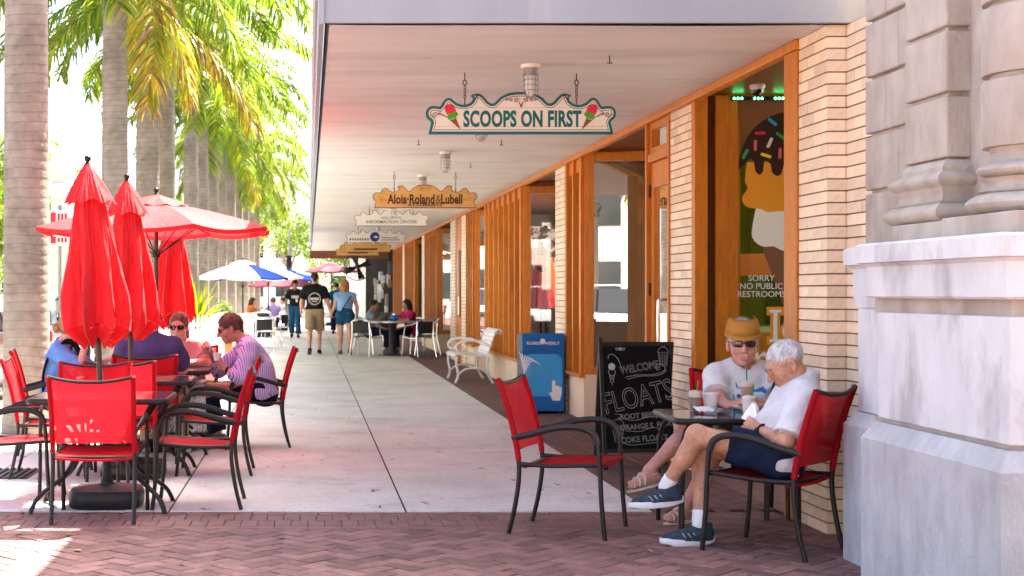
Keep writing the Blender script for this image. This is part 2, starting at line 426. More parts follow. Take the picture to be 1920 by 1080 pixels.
# ================================================================== SHOP BUILDING
shop = thing('shop_building', 'long shop building above the walkway canopy', 'building', (0,0,0))
b = MB(); b.bb((3.02, 8.24, SOF+.06), (3.4, 90, 6.4)); b.build('upper_wall', M['cream'], shop)
b = MB(); b.bb((2.925, 8.66, SOF-.062), (2.99, 50, SOF-.004)); b.build('head_trim', M['wood'], shop, bevel=.005)
b = MB()
for (a, c) in (((2.99,8.3),(9,13.2)),((2.99,13.2),(6.4,16)),((8.6,13.2),(9,16)),((2.99,16),(9,18)),((2.99,18),(5.2,25)),((8.6,18),(9,25)),((2.99,25),(9,50))): b.bb((a[0],a[1],SOF+.005),(c[0],c[1],SOF+.05))  # gaps are invented skylights, added so sun reaches the shop interiors
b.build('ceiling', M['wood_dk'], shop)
sheet('rear_bounce_sheet', 12, 30, 5, 60, -.004, M['concrete'])  # unseen pale sheet added to bounce sunlight into the shops
M['glass_mir'] = glass_mat('reflective_window_glass', (.8,.83,.82), .30)
INT = {'green': mat('olive_green_interior_wall', (.20,.30,.022), .7, var=.2, vscale=1.5), 'beige': mat('beige_interior_wall', (.60,.56,.50), .7, var=.15, vscale=1.2), 'floor': mat('interior_floor', (.45,.38,.30), .4, var=.2)}
b = MB(); b.bb((3.95, 8.3, -.02), (9, 50, .012)); b.bb((3.25,11.2,-.02),(3.95,11.7,.012)); b.build('interior_floor', INT['floor'], shop)
b = MB(); b.bb((8.9, 8.3, 0), (9.0, 16.5, .7)); b.bb((3.3, 8.2, 0), (9, 8.3, SOF)); b.bb((4.2, 16.4, 0), (9, 16.5, SOF)); b.build('interior_wall', INT['green'], shop)  # rear wall kept low, an added opening that lets daylight in
b = MB(); b.bb((8.9, 16.6, 0), (9.0, 26, .8)); b.bb((8.9, 26, 0), (9.0, 50, SOF)); b.bb((3.3, 17.0, 0), (9, 17.1, SOF)); b.bb((4.6, 25.9, 0), (9, 26.0, SOF)); b.bb((3.3, 28.2, 0), (9, 28.3, SOF)); b.bb((3.3, 36.7, 0), (9, 36.8, SOF)); b.bb((3.2,49.8,0),(9,50,SOF)); b.build('interior_wall', INT['beige'], shop)  # nearer rear wall also cut low to admit daylight

# --- brick piers: every brick of the near ones is a piece
BM_CACHE = {}
def brick_mesh(l, d):
    k = (round(l,3), round(d,3))
    if k not in BM_CACHE:
        b = MB(); h = .0675-.009; c = .0035
        # chamfered block: front at local -Y ... use box with small chamfer on all front edges
        b.box((0,0,0),(l-.003, d, h))
        me = b.mesh('brick', M['brick']); BM_CACHE[k] = me
    return BM_CACHE[k]
def brick_pier(name, label, faces, zt=SOF, big=True, cd=.32):
    """faces: list of (axis, const, a0, a1): axis 'x' = face in plane X=const looking to -X, running along Y; 'y' = plane Y=const looking to -Y"""
    p = thing(name, label, 'brick pier', (0,0,0), 0, 'brick piers of the shop front')
    core = MB(); n = int(zt/.0675); joined = MB()
    for (ax, c, a0, a1) in faces:
        if ax == 'x': core.bb((c+.007, a0+.003, 0), (c+cd, a1-.003, zt))
        else: core.bb((a0+.003, c+.007, 0), (a1-.003, c+.3, zt))
        for k in range(n):
            z = .0675*k+.034; L0 = a1-a0
            cuts = [0]; off = (.0 if k % 2 else -.105); xx = off
            while True:
                xx += .21
                if xx >= L0-.03: break
                if xx > .03: cuts.append(xx)
            cuts.append(L0)
            for u in range(len(cuts)-1):
                l = cuts[u+1]-cuts[u]; mid = a0+(cuts[u]+cuts[u+1])/2; j = random.uniform(-.0012,.0012)
                if ax == 'x': loc = (c+.02+j, mid, z); rot = (0,0,R(90))
                else: loc = (mid, c+.02+j, z); rot = (0,0,0)
                if big: inst('brick', brick_mesh(l, .04), p, loc, rot)
                else:
                    if ax == 'x': joined.box(loc, (.04, l-.003, .0585))
                    else: joined.box(loc, (l-.003, .04, .0585))
    core.build('mortar_core', M['brick_dk'], p)
    if not big: o = joined.build('bricks', M['brick'], p); o['kind'] = 'stuff'
    return p
brick_pier('brick_pier', 'cream brick pier with a stepped corner next to the stone pier', [('x', WX, 8.19, 8.66), ('y', 8.19, WX+.002, 3.10), ('x', 3.062, 7.55, 8.188)])
brick_pier('brick_pier', 'cream brick pier right behind the chalkboard sign', [('x', WX, 11.08, 11.73)], cd=.045)
brick_pier('brick_pier', 'cream brick pier right beside the blue newspaper box', [('x', WX, 16.5, 17.2), ('y', 16.5, WX+.042, 3.1)])
brick_pier('brick_pier', 'narrow cream brick pier just past the white bench', [('x', WX, 26.9, 27.7), ('y', 26.9, WX+.042, 3.1)], big=False)
brick_pier('brick_pier', 'cream brick pier beyond the orange door past the white bench', [('x', WX, 28.9, 29.9), ('y', 28.9, WX+.042, 3.1)], big=False)
brick_pier('brick_pier', 'cream brick pier behind the dining person in magenta', [('x', WX, 36.5, 37.4), ('y', 36.5, WX+.042, 3.1)], big=False)
brick_pier('brick_pier', 'farthest cream brick pier of the shop row', [('x', WX, 44, 45), ('y', 44, WX+.042, 3.1)], big=False)

# --- windows
def pane_window(name, label, y, x0, x1, z0, z1, fw=.09, posts=(), gm='glass', plinth=True, splay=0):
    """window facing the camera across a recess"""
    t = thing(name, label, 'window', (0, y, 0), 0, 'recessed shop windows')
    if splay:
        a_ = R(-splay); t.rotation_euler = (0,0,a_); t.location = (x0-x0*math.cos(a_), y-x0*math.sin(a_), 0)
    b = MB(); b.bb((x0, 0, z0), (x0+fw, .1, z1)); b.build('jamb', M['wood'], t, bevel=.006)
    b = MB(); b.bb((x1-fw, 0, z0), (x1, .1, z1)); b.build('jamb', M['wood'], t, bevel=.006)
    b = MB(); b.bb((x0+fw+.001, .005, z1-fw), (x1-fw-.001, .095, z1)); b.build('head_rail', M['wood'], t, bevel=.006)
    b = MB(); b.bb((x0+fw+.001, -.02, z0), (x1-fw-.001, .1, z0+fw*.8)); b.build('sill', M['wood'], t, bevel=.006)
    b = MB(); b.add([(x0+fw-.01,.05,z0+.02),(x1-fw+.01,.05,z0+.02),(x1-fw+.01,.05,z1-.02),(x0+fw-.01,.05,z1-.02)], [(0,1,2,3)]); b.build('pane', M[gm], t)
    if plinth: b = MB(); b.bb((x0+.01, .01, 0), (x1, .12, z0-.001)); b.build('plinth', M['cream'], t)
    for (a, c, dy, mm) in posts:
        b = MB(); b.bb((a, dy, 0 if not plinth else z0), (c, dy+.1, SOF-.004)); b.build('post', M[mm], t, bevel=.006)
    if z1 < SOF-.02:
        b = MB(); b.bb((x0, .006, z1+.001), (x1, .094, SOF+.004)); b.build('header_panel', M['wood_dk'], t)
    return t
def recess_back(y0, y1, x, m='beige'):
    t = tag(bpy.data.objects.new('recess_wall', None), None); COL.objects.link(t); t['kind'] = 'structure'
    if m == 'green': b = MB(); b.bb((x, y0, 0), (x+.06, y1, SOF)); b.build('panel', INT[m], t); return
    b = MB(); b.bb((x, y0, 0), (x+.06, y1, .45)); b.build('panel', M['cream'], t)
    n = max(1, int((y1-y0)/1.3)); w_ = (y1-y0)/n
    for k in range(n):
        b = MB(); b.bb((x-.01, y0+k*w_, .45), (x+.06, y0+k*w_+.07, SOF)); b.build('mullion', M['wood'], t)
        b = MB(); b.add([(x+.03, y0+k*w_+.07, .45), (x+.03, y0+(k+1)*w_, .45), (x+.03, y0+(k+1)*w_, SOF), (x+.03, y0+k*w_+.07, SOF)], [(0,1,2,3)]); b.build('pane', M['glass_mir'], t)
# recess beside the ice-cream window (doorway between first two piers)
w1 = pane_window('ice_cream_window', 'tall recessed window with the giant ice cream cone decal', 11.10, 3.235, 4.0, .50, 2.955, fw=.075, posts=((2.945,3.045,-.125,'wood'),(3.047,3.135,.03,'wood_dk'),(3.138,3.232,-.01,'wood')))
b = MB(); b.bb((2.935, 8.665, 0), (3.06, 8.89, SOF-.064)); b.build('doorway_post', M['wood'], w1, bevel=.006).location = (0, -11.10, 0)
recess_back(8.3, 9.2, 4.02, 'green'); 
# door bay next to second pier
door = thing('shop_door', 'orange wooden glazed shop door with transom behind the chalkboard', 'door', (2.965, 11.735, 0))
for (a, c) in ((0,.055),(.765,.825)): b = MB(); b.bb((-.03, a, 0), (.10, c, SOF-.066)); b.build('door_post', M['wood'], door, bevel=.005)
b = MB(); b.bb((-.02, .056, 2.50), (.09, .764, 2.57)); b.build('transom_bar', M['wood'], door, bevel=.005)
b = MB(); b.bb((0,.056,2.571),(.06,.11,SOF-.066)); b.bb((0,.70,2.571),(.06,.764,SOF-.066)); b.bb((0,.111,2.571),(.06,.699,2.62)); b.bb((0,.111,SOF-.12),(.06,.699,SOF-.066)); b.build('transom_frame', M['wood'], door)
b = MB(); b.add([(.03,.1,2.6),(.03,.72,2.6),(.03,.72,2.82),(.03,.1,2.82)], [(0,1,2,3)]); b.build('transom_pane', M['glass_dk'], door)
b = MB(); b.bb((.01,.06,.02),(.055,.15,2.495)); b.bb((.01,.67,.02),(.055,.76,2.495)); b.bb((.01,.151,2.28),(.055,.669,2.495)); b.bb((.01,.151,.02),(.055,.669,.30)); b.build('door_leaf', M['wood'], door, bevel=.004)
b = MB(); b.add([(.03,.14,.28),(.03,.68,.28),(.03,.68,2.3),(.03,.14,2.3)], [(0,1,2,3)]); b.build('door_pane', M['glass'], door)
b = MB(); b.tube(spline([(.0,.12,1.32),(-.07,.12,1.32),(-.085,.12,1.28),(-.085,.12,1.0),(-.07,.12,.95),(.0,.12,.95)], 4), .013, 8); b.build('pull_handle', M['alu'], door, smooth=60)
for z in (.35, 1.35, 2.2): b = MB(); b.tube([(-.0,.762,z),(-.0,.762,z+.11)], .012, 6); b.build('hinge', M['iron'], door)
pane_window('shop_window', 'large recessed pane full of street reflections behind the chalkboard', 15.40, 2.955, 3.72, .50, 2.88, fw=.10, gm='glass_mir', splay=11)
recess_back(12.6, 15.4, 3.72)
pane_window('dress_window', 'recessed display window with a coral dress behind the blue box', 19.80, 2.955, 3.70, .42, 2.84, fw=.10, splay=9)
recess_back(17.2, 19.8, 3.72)
pane_window('shop_window', 'recessed shop window directly behind the white bench', 25.60, 2.955, 3.6, .42, 2.84, fw=.10, gm='glass_mir', splay=8)
recess_back(24.05, 25.6, 3.62)
pane_window('shop_window', 'recessed bright shop window past the double brick piers', 32.90, 2.955, 3.6, .42, 2.84, fw=.12, gm='glass_mir', splay=7)
recess_back(29.9, 32.9, 3.62)
pane_window('shop_window', 'recessed dim shop window beyond the dining table', 40.0, 2.955, 3.6, .42, 2.84, fw=.12)
recess_back(37.4, 40.0, 3.62)
def fin_bay(label, y0, y1, n, z0=.48, deep=.13, corner=True):
    t = thing('finned_window', label, 'window', (2.95, y0, 0), 0, 'shop windows with upright orange fins')
    L0 = y1-y0
    b = MB(); b.bb((.02, .004, 0), (.30, L0-.004, z0-.045)); b.build('plinth', M['cream'], t, bevel=.004)
    b = MB(); b.bb((-.03, -.012, z0-.044), (.18, L0+.0, z0)); b.build('sill', M['wood'], t, bevel=.006)
    b = MB(); b.add([(.10,0,z0),(.10,L0,z0),(.10,L0,SOF),(.10,0,SOF)], [(0,1,2,3)]); b.build('pane', M['glass_dk'], t)
    for k in range(n):
        y = L0*k/(n-1) if n > 1 else 0
        wd = .10 if k in (0, n-1) else .055
        y = min(max(y, wd/2), L0-wd/2)
        b = MB(); b.bb((-.015, y-wd/2, z0+.001), (deep, y+wd/2, SOF-.064)); b.build('fin', M['wood'], t, bevel=.005)
    b = MB(); b.bb((.02, .002, 2.70), (.09, L0-.002, SOF-.064)); b.build('head_rail', M['wood'], t)
    return t
fin_bay('narrow orange framed window with cream base left of the chalkboard', 15.52, 16.49, 3, .50)
fin_bay('wide window with many orange fins between the dress window and bench', 19.92, 24.0, 8, .44)
fin_bay('short orange finned window just past the bench recess', 25.72, 26.88, 4, .44)
fin_bay('orange finned window just beyond the double brick piers', 33.02, 36.48, 7, .44)
fin_bay('orange finned window beyond the dining table brick pier', 40.12, 43.98, 7, .44)
fin_bay('last orange finned window at the far end of the shops', 45.0, 49.9, 8, .44)
d2 = thing('shop_door', 'plain orange door between the two narrow brick piers', 'door', (2.97, 27.72, 0))
b = MB(); b.bb((0,0,0),(.08,1.16,SOF-.066)); b.build('door_leaf', M['wood'], d2, bevel=.005)
b = MB(); b.bb((-.02,.35,.9),(-.002,.62,2.2)); b.build('door_panel', M['wood_dk'], d2); b = MB(); b.tube([(-.05,.2,.95),(-.05,.2,1.3)], .015, 8); b.build('pull_handle', M['alu'], d2)
# dark shop past the orange fins; its inner shade is put into the wall colour
ds = thing('souvenir_shop_front', 'dark open shop front hung with goods at the far end', 'shop', (2.95, 50.1, 0))
M['shopshade'] = mat('shop_interior_shade', (.02,.017,.015), .95, spec=0, var=.3)  # near black, stands for the shaded inside of the open shop
b = MB(); b.bb((.0,0,0),(.3,24,4.5)); b.build('wall', M['shopshade'], ds)
for k in range(22):
    y = random.uniform(.3, 12); z = random.uniform(1.2, 2.7); c = random.choice([(.5,.5,.5),(.25,.24,.22),(.7,.68,.62),(.10,.1,.12),(.3,.2,.1)])
    b = MB(); s = random.uniform(.15,.35); b.prism([(-s/2,0),(s/2,0),(s*.55,s*1.2),(s*.2,s*1.4),(-s*.2,s*1.4),(-s*.55,s*1.2)], lambda u, v, t_: (t_, y+u, z+v-.6), -.14, -.02)
    b.build('hanging_shirt', mat('goods', c, .8), ds)

# ================================================================== STONE PIER (right foreground)
st = thing('stone_pier', 'massive grey limestone pier with moulded column bases at right edge', 'stone pier', (0,0,0))
def sb(name, a, c, m, bev=.008):
    b = MB(); b.bb(a, c); return b.build(name, M[m], st, bevel=bev)
def profile_block(name, x0, x1, y0, y1, prof, m, smooth=40):
    """rectangular moulding: prof = (projection, z); left (-X), front (-Y) and rear faces"""
    b = MB(); rows = []
    for (p, z) in prof: rows.append([(x0-p, y1+p, z), (x0-p, y0-p, z), (x1+p, y0-p, z), (x1+p, y1+p, z)])
    b.grid(rows, closed=True); n = len(rows)*4; b.f.append((3,2,1,0)); b.m.append(0); b.f.append((n-4,n-3,n-2,n-1)); b.m.append(0)
    return b.build(name, M[m], st, smooth=smooth)
XR = 9.0
# plinth course: rear block a step back, front block proud, chamfered tops
profile_block('plinth', 2.775, XR, 6.94, 7.47, [(0,-.01),(0,.70),(-.045,.765)], 'stone_pl', 20)
profile_block('plinth', 2.66, XR, 5.53, 6.93, [(0,-.01),(0,.685),(-.05,.765)], 'stone_pl', 20)
# dado
sb('dado_block', (2.838, 6.90, .766), (XR, 7.44, 1.30), 'stone_lt'); sb('dado_block', (2.715, 5.575, .785), (XR, 6.87, 1.285), 'stone_lt', .006)
sb('dado_joint', (2.735, 5.60, .762), (XR, 6.95, .786), 'stone', 0); sb('dado_joint', (2.735, 5.60, 1.284), (XR, 6.95, 1.352), 'stone', 0)
# pedestal cornice
profile_block('pedestal_cornice', 2.70, XR, 5.56, 6.93, [(0,1.352),(.012,1.362),(.012,1.50),(.03,1.515),(.05,1.52),(.05,1.60),(.035,1.612)], 'stone_lt', 25)
profile_block('pedestal_cornice', 2.835, XR, 6.99, 7.45, [(0,1.301),(.012,1.362),(.012,1.50),(.03,1.515),(.05,1.52),(.05,1.598),(.035,1.608)], 'stone_lt', 25)
# column plinth blocks
sb('base_block', (2.745, 5.60, 1.612), (3.42, 6.25, 1.70), 'stone'); sb('base_block', (2.82, 6.40, 1.612), (XR, 6.96, 1.70), 'stone')
# round engaged column with banded drums
CX, CYc = 3.06, 5.95
def torus_prof(r, z0, z1, out, n=8):
    return [(r+out*math.sin(math.pi*k/n), z0+(z1-z0)*k/n) for k in range(n+1)]
b = MB(); pr = torus_prof(.262, 1.702, 1.79, .055) + [(.275,1.795),(.262,1.80)] + [(.262-.022*math.sin(math.pi*k/6), 1.80+.05*k/6) for k in range(1,6)] + [(.262,1.852)] + torus_prof(.235, 1.855, 1.915, .04) + [(.225,1.925),(.218,1.96)]
b.lathe(pr, (CX, CYc, 0), 40); b.build('column_base', M['stone'], st, smooth=35)
z = 1.96
while z < 4.6:
    b = MB(); b.lathe([(.222,z),(.222,z+.018),(.252,z+.02),(.255,z+.03),(.255,z+.285),(.252,z+.295),(.222,z+.297),(.222,z+.30)], (CX, CYc, 0), 40); b.build('column_drum', M['stone'], st, smooth=35); z += .30
# pilaster behind with banded blocks and square moulded base
profile_block('pilaster_base', 2.905, XR, 6.56, 7.0, [(.045+.04*math.sin(math.pi*k/8), 1.702+.085*k/8) for k in range(9)] + [(.05,1.79),(.03,1.80),(.022,1.83),(.035,1.862)] + [(.04+.025*math.sin(math.pi*k/8), 1.865+.06*k/8) for k in range(9)] + [(.03,1.93),(.03,1.95),(.0,1.985)], 'stone', 35)
z = 1.985; k = 0
while z < 4.6:
    sb('pilaster_block', (2.905, 6.56, z+.012), (XR, 7.02, z+.29), 'stone', .01); sb('pilaster_joint', (2.935, 6.60, z-.02), (XR-.1, 7.0, z+.02), 'stone', 0); z += .30
# rusticated wall behind
z = 1.612; k = 0
while z < 4.6:
    y1 = 7.74; sb('wall_block', (2.99, 6.9, z+.01), (XR, 7.30 if k % 2 else 7.46, z+.292), 'stone', .01); sb('wall_block', (2.992, (7.30 if k % 2 else 7.46)+.006, z+.01), (XR, y1, z+.292), 'stone', .01)
    sb('wall_joint', (3.02, 6.95, z-.02), (XR-.1, y1-.03, z+.02), 'stone', 0); z += .302; k += 1
sb('pier_core', (3.02, 5.8, 0), (XR-.2, 7.7, 4.9), 'stone', 0)
sb('wall_block', (3.0, 7.46, .0), (XR, 7.545, 1.611), 'stone', .006)
# ================================================================== HANGING SIGNS
HALF = [(103,697),(112,655),(128,590),(118,572),(92,552),(80,528),(78,497),(86,468),(106,447),(134,437),(168,438),(205,444),(222,425),(240,392),(262,368),(290,360),(314,368),(335,388),(366,412),(404,424),(440,426),(478,414),(504,392),(514,368),(508,354),(490,344),(505,332),(530,324),(562,322),(592,332),(622,362),(650,396),(680,414),(704,413),(728,392),(756,362),(790,340),(840,318),(900,309),(955,307)]
SC = .000752
OUT = [((x-955)*SC, (697-y)*SC) for x, y in HALF]
OUT = OUT + [(-u, v) for u, v in OUT[-2::-1]]            # goes left bottom -> top -> right bottom
def offset_poly(P, d):
    n = len(P); out = []
    for i in range(n):
        a, p, c = P[i-1], P[i], P[(i+1) % n]
        e1 = Vector((p[0]-a[0], p[1]-a[1])).normalized(); e2 = Vector((c[0]-p[0], c[1]-p[1])).normalized()
        n1 = Vector((e1.y, -e1.x)); n2 = Vector((e2.y, -e2.x)); m_ = (n1+n2)
        m_ = m_.normalized() if m_.length > 1e-6 else n1
        k = 1/max(m_.dot(n1), .5)
        out.append((p[0]+m_.x*d*k, p[1]+m_.y*d*k))
    return out
def ring(b, P1, P2, y0, y1):
    n = len(P1); vs = [(u, y0, v) for u, v in P1]+[(u, y0, v) for u, v in P2]+[(u, y1, v) for u, v in P1]+[(u, y1, v) for u, v in P2]
    fs = []
    for i in range(n):
        j = (i+1) % n
        fs += [(i, j, n+j, n+i), (2*n+i, 3*n+i, 3*n+j, 2*n+j), (i, 2*n+i, 2*n+j, j), (n+i, n+j, 3*n+j, 3*n+i)]
    b.add(vs, fs)
def scroll(b, c, r, turns, s=1, a0=0, th=.0022, y=-.024):
    pts = []
    for k in range(int(22*turns)+1):
        t_ = k/(22*turns); a = a0+s*2*math.pi*turns*t_
        pts.append((c[0]+r*(1-t_*.9)*math.cos(a), y, c[1]+r*(1-t_*.9)*math.sin(a)))
    b.tube(pts, th, 5)
def hang_sign(name, label, Y, board, edge, zc=None, line=None, eye=True):
    X = 1.475; zb = PZ(252, 10.0) if zc is None else zc
    t = thing(name, label, 'sign', (X, Y, zb), 0, 'scalloped signs hung from the canopy')
    b = MB(); b.prism(OUT, lambda u, v, q: (u, q, v), -.016, .016); b.build('edge_board', M[edge], t)
    e = -.019 if edge == 'teal' else -.008
    I1 = offset_poly(OUT, -e) if False else offset_poly(OUT, abs(e))
    # make sure the inset really is inside
    if abs(I1[0][0]) > abs(OUT[0][0]): I1 = offset_poly(OUT, -abs(e))
    b = MB(); b.prism(I1, lambda u, v, q: (u, q, v), -.020, .020); b.build('face_board', M[board], t)
    sg = -1 if abs(offset_poly(OUT, -.01)[0][0]) < abs(OUT[0][0]) else 1
    if line:
        b = MB(); ring(b, offset_poly(OUT, sg*.0275), offset_poly(OUT, sg*.0315), -.0225, -.0195); b.build('border_line', M[line], t)
    for sx in (-1, 1):
        b = MB(); x = sx*.388; top = SOF-zb
        z0 = .195; 
        b.tube([(x,0,top+.01),(x,0,top-.05)], .004, 6)
        b.tube([(x+.013*math.cos(a), 0, top-.068+.018*math.sin(a)) for a in [2*math.pi*k/12 for k in range(12)]], .004, 6, closed=True)
        zz = top-.09
        while zz > z0+.03:
            b.tube([(x+.006*math.cos(a)*(1 if int(zz*100) % 2 else .2), .006*math.sin(a*1)*.5, zz-.012+.013*math.sin(a)) for a in [2*math.pi*k/10 for k in range(10)]], .0028, 5, closed=True); zz -= .022
        b.tube([(x,0,zz+.01),(x,0,z0-.02)], .003, 6)
        b.build('hanging_chain', M['iron'], t)
    return t
s1 = hang_sign('hanging_sign', 'white scalloped sign with teal edge, ice cream cones and teal lettering', 10.0, 'signwhite', 'teal', line='signbrown')
text('SCOOPS ON FIRST', .152, M['teal'], s1, (.008, -.0215, .100), scale=(.625, 1, 1), offset=.0058, spacing=1.04)
M['conebrown'] = mat('cone_brown', (.20,.085,.03), .6); M['scoopred'] = mat('scoop_pink_red', (.60,.02,.06), .5); M['scoopgreen'] = mat('scoop_green', (.07,.32,.02), .5)
for sx in (-1, 1):
    f = lambda u, v, q: (sx*u, q, v)
    p = lambda x, y: ((x-955)*SC, (697-y)*SC)
    b = MB(); b.prism([p(290,560), p(322,566), p(352,545), p(395,650), p(390,652)], f, -.0235, -.0195); b.build('cone', M['conebrown'], s1)
    b = MB(); b.prism([p(275,530),p(295,505),p(330,490),p(360,492),p(378,515),p(365,530),p(352,545),p(335,545),p(322,562),p(305,556),p(290,566),p(280,550)], f, -.0245, -.0195); b.build('green_scoop', M['scoopgreen'], s1)
    b = MB(); b.prism([p(252,440),p(270,425),p(300,420),p(325,432),p(345,458),p(357,490),p(335,493),p(318,500),p(295,505),p(275,520),p(260,495),p(250,465)], f, -.0255, -.0195); b.build('pink_scoop', M['scoopred'], s1)
b = MB()
for sx in (-1, 1):
    q = lambda x, y: (sx*(x-955)*SC*-1, (697-y)*SC)
    for (x, y, r, tn, a0) in ((912,385,24,1.6,0),(862,380,18,1.3,2),(825,378,14,1.2,1),(160,515,28,1.7,3),(205,510,18,1.2,1)):
        c = q(x, y); scroll(b, (-c[0], c[1]), r*SC, tn, sx, a0 if sx > 0 else math.pi-a0)
    b.tube([(sx*(955-x)*SC, -.0225, (697-y)*SC) for x, y in ((220,505),(250,530),(278,545))], .002, 5)
    b.tube([(sx*(955-x)*SC, -.0225, (697-y)*SC) for x, y in ((190,500),(225,525),(270,540))], .002, 5)
    b.tube([(sx*(955-x)*SC, -.0225, (697-y)*SC) for x, y in ((935,400),(948,425),(955,450))], .0035, 5)
b.build('scroll_work', M['signbrown'], s1)['kind'] = 'stuff'
b = MB()
for y in (455, 628): b.bb(((170-955)*SC, -.0206, (697-y)*SC), ((1740-955)*SC, -.0195, (697-y)*SC+.0012))
b.build('board_seam', M['iron'], s1)
s2 = hang_sign('hanging_sign', 'tan scalloped sign with dark brown serif lettering for attorneys', 18.2, 'signtan', 'signbrown', zc=PZ(390, 18.2))
def serif(txt, size, m, parent, loc, scale, off): return text(txt, size, m, parent, loc, scale=scale, offset=off)
serif('Aloia·Roland', .165, M['signbrown'], s2, (-.175, -.0215, .105), (.70,1,1), .005)
serif('&', .16, M['conebrown'], s2, (.165, -.0215, .105), (.7,1,1), .001)
serif('Lubell', .165, M['signbrown'], s2, (.335, -.0215, .105), (.70,1,1), .005)
serif('ATTORNEYS', .052, M['signbrown'], s2, (.0, -.0215, .036), (1.5,1,1), .0012)
b = MB()
for sx in (-1, 1):
    for (x, y, r, tn) in ((.555,.11,.03,1.5),(.50,.10,.02,1.2),(.05,.25,.03,1.5)): scroll(b, (sx*x, y), r, tn, sx, 0, .0018)
b.build('scroll_work', M['conebrown'], s2)['kind'] = 'stuff'
b = MB(); b.bb((-.57,-.012,-.03),(.57,.012,-.018)); b.tube([(-.5,0,-.02),(-.5,0,.01)],.004); b.tube([(.5,0,-.02),(.5,0,.01)],.004); b.build('rail', M['signpale'], s2)
s3 = hang_sign('hanging_sign', 'off white scalloped sign reading real estate information center', 25.6, 'signpale', 'iron', zc=PZ(424, 25.6))
M['gold'] = mat('dull_gold_sign_paint', (.30,.22,.08), .5); M['slate'] = mat('grey_sign_lettering', (.10,.09,.10), .5)
text('REAL ESTATE', .058, M['slate'], s3, (.0, -.0215, .145), scale=(1.05,1,1))
text('INFORMATION CENTER', .078, M['slate'], s3, (.0, -.0215, .072), scale=(1.08,1,1), offset=.0006)
s4 = hang_sign('hanging_sign', 'pale scalloped sign with a round dark blue disc', 31.3, 'signpale', 'iron', zc=PZ(455, 31.3))
M['navy'] = mat('dark_blue_sign_paint', (.012,.03,.16), .45)
b = MB(); b.lathe([(.105,-.004),(.105,.004)], (-.03,-.024,.125), 24, rot=Matrix.Rotation(R(90),3,'X')); b.build('blue_disc', M['navy'], s4)
b = MB(); b.prism([(-.05,.12),(0,.15),(.06,.11),(.0,.105)], lambda u, v, q: (u-.01, q, v), -.032, -.027); b.build('emblem', M['signwhite'], s4)
text('RENEGADE', .062, M['slate'], s4, (-.36, -.0215, .07), scale=(1.1,1,1)).name = 'lettering'
bpy.data.objects.remove(s4.children[-1])
b = MB()
for k in range(8): b.bb((-.58+k*.055,-.0225,.045),(-.545+k*.055,-.0205,.095))
for k in range(2): b.bb((.12,-.0225,.05+k*.045),(.52-.05*k,-.0205,.068+k*.045))
b.build('illegible_lettering', M['slate'], s4)
s5 = hang_sign('hanging_sign', 'plain tan scalloped sign, nearer of the two farthest', 37, 'signtan', 'signbrown', zc=PZ(473, 37))
s6 = hang_sign('hanging_sign', 'plain yellowish scalloped sign, farthest one under the canopy', 43, 'signtan', 'gold', zc=PZ(479, 43))
for s_ in (s5, s6):
    b = MB(); b.bb((-.3,-.0225,.06),(.3,-.0205,.10)); b.build('illegible_lettering', M['signbrown'], s_)

# ================================================================== CAGE LAMPS ON THE SOFFIT
M['lampglass'] = mat('frosted_lamp_glass', (.75,.74,.70), .25, spec=.6, trans=.3)
M['galv'] = mat('galvanised_lamp_metal', (.28,.28,.28), .45, metal=.7, var=.15, vscale=30)
def cage_lamp(label, Y):
    t = thing('cage_lamp', label, 'lamp', (1.487, Y, SOF), 0, 'cage lamps under the canopy')
    b = MB(); b.lathe([(.066,.0),(.066,-.022),(.06,-.026)], n=20); b.build('ceiling_plate', M['signwhite'], t, smooth=40)
    b = MB(); b.lathe([(.05,-.026),(.052,-.07),(.046,-.075)], n=16); b.build('lamp_cap', M['galv'], t, smooth=40)
    b = MB(); b.lathe([(.036,-.075),(.038,-.16),(.032,-.19),(.018,-.207),(.001,-.21)], n=14); b.build('lamp_glass', M['lampglass'], t, smooth=60)
    b = MB()
    for k in range(6):
        a = 2*math.pi*k/6; c, s = math.cos(a), math.sin(a)
        b.tube([(.05*c,.05*s,-.07),(.05*c,.05*s,-.17),(.042*c,.042*s,-.20),(.022*c,.022*s,-.222),(0,0,-.228)], .003, 5)
    for z, r in ((-.105,.05),(-.14,.05),(-.175,.049)):
        b.tube([(r*math.cos(2*math.pi*k/16), r*math.sin(2*math.pi*k/16), z) for k in range(16)], .003, 5, closed=True)
    b.build('wire_cage', M['galv'], t, smooth=60)
    return t
for lb, Y in (('wire cage lamp hanging in front of the teal edged sign', 9.63), ('wire cage lamp partly hidden behind the teal edged sign', 12.35), ('wire cage lamp between the teal sign and the tan attorneys sign', 15.6), ('wire cage lamp just above the tan attorneys sign', 18.7), ('wire cage lamp above the information center sign', 25.0), ('wire cage lamp above the sign with blue disc', 31.0)):
    cage_lamp(lb, Y)
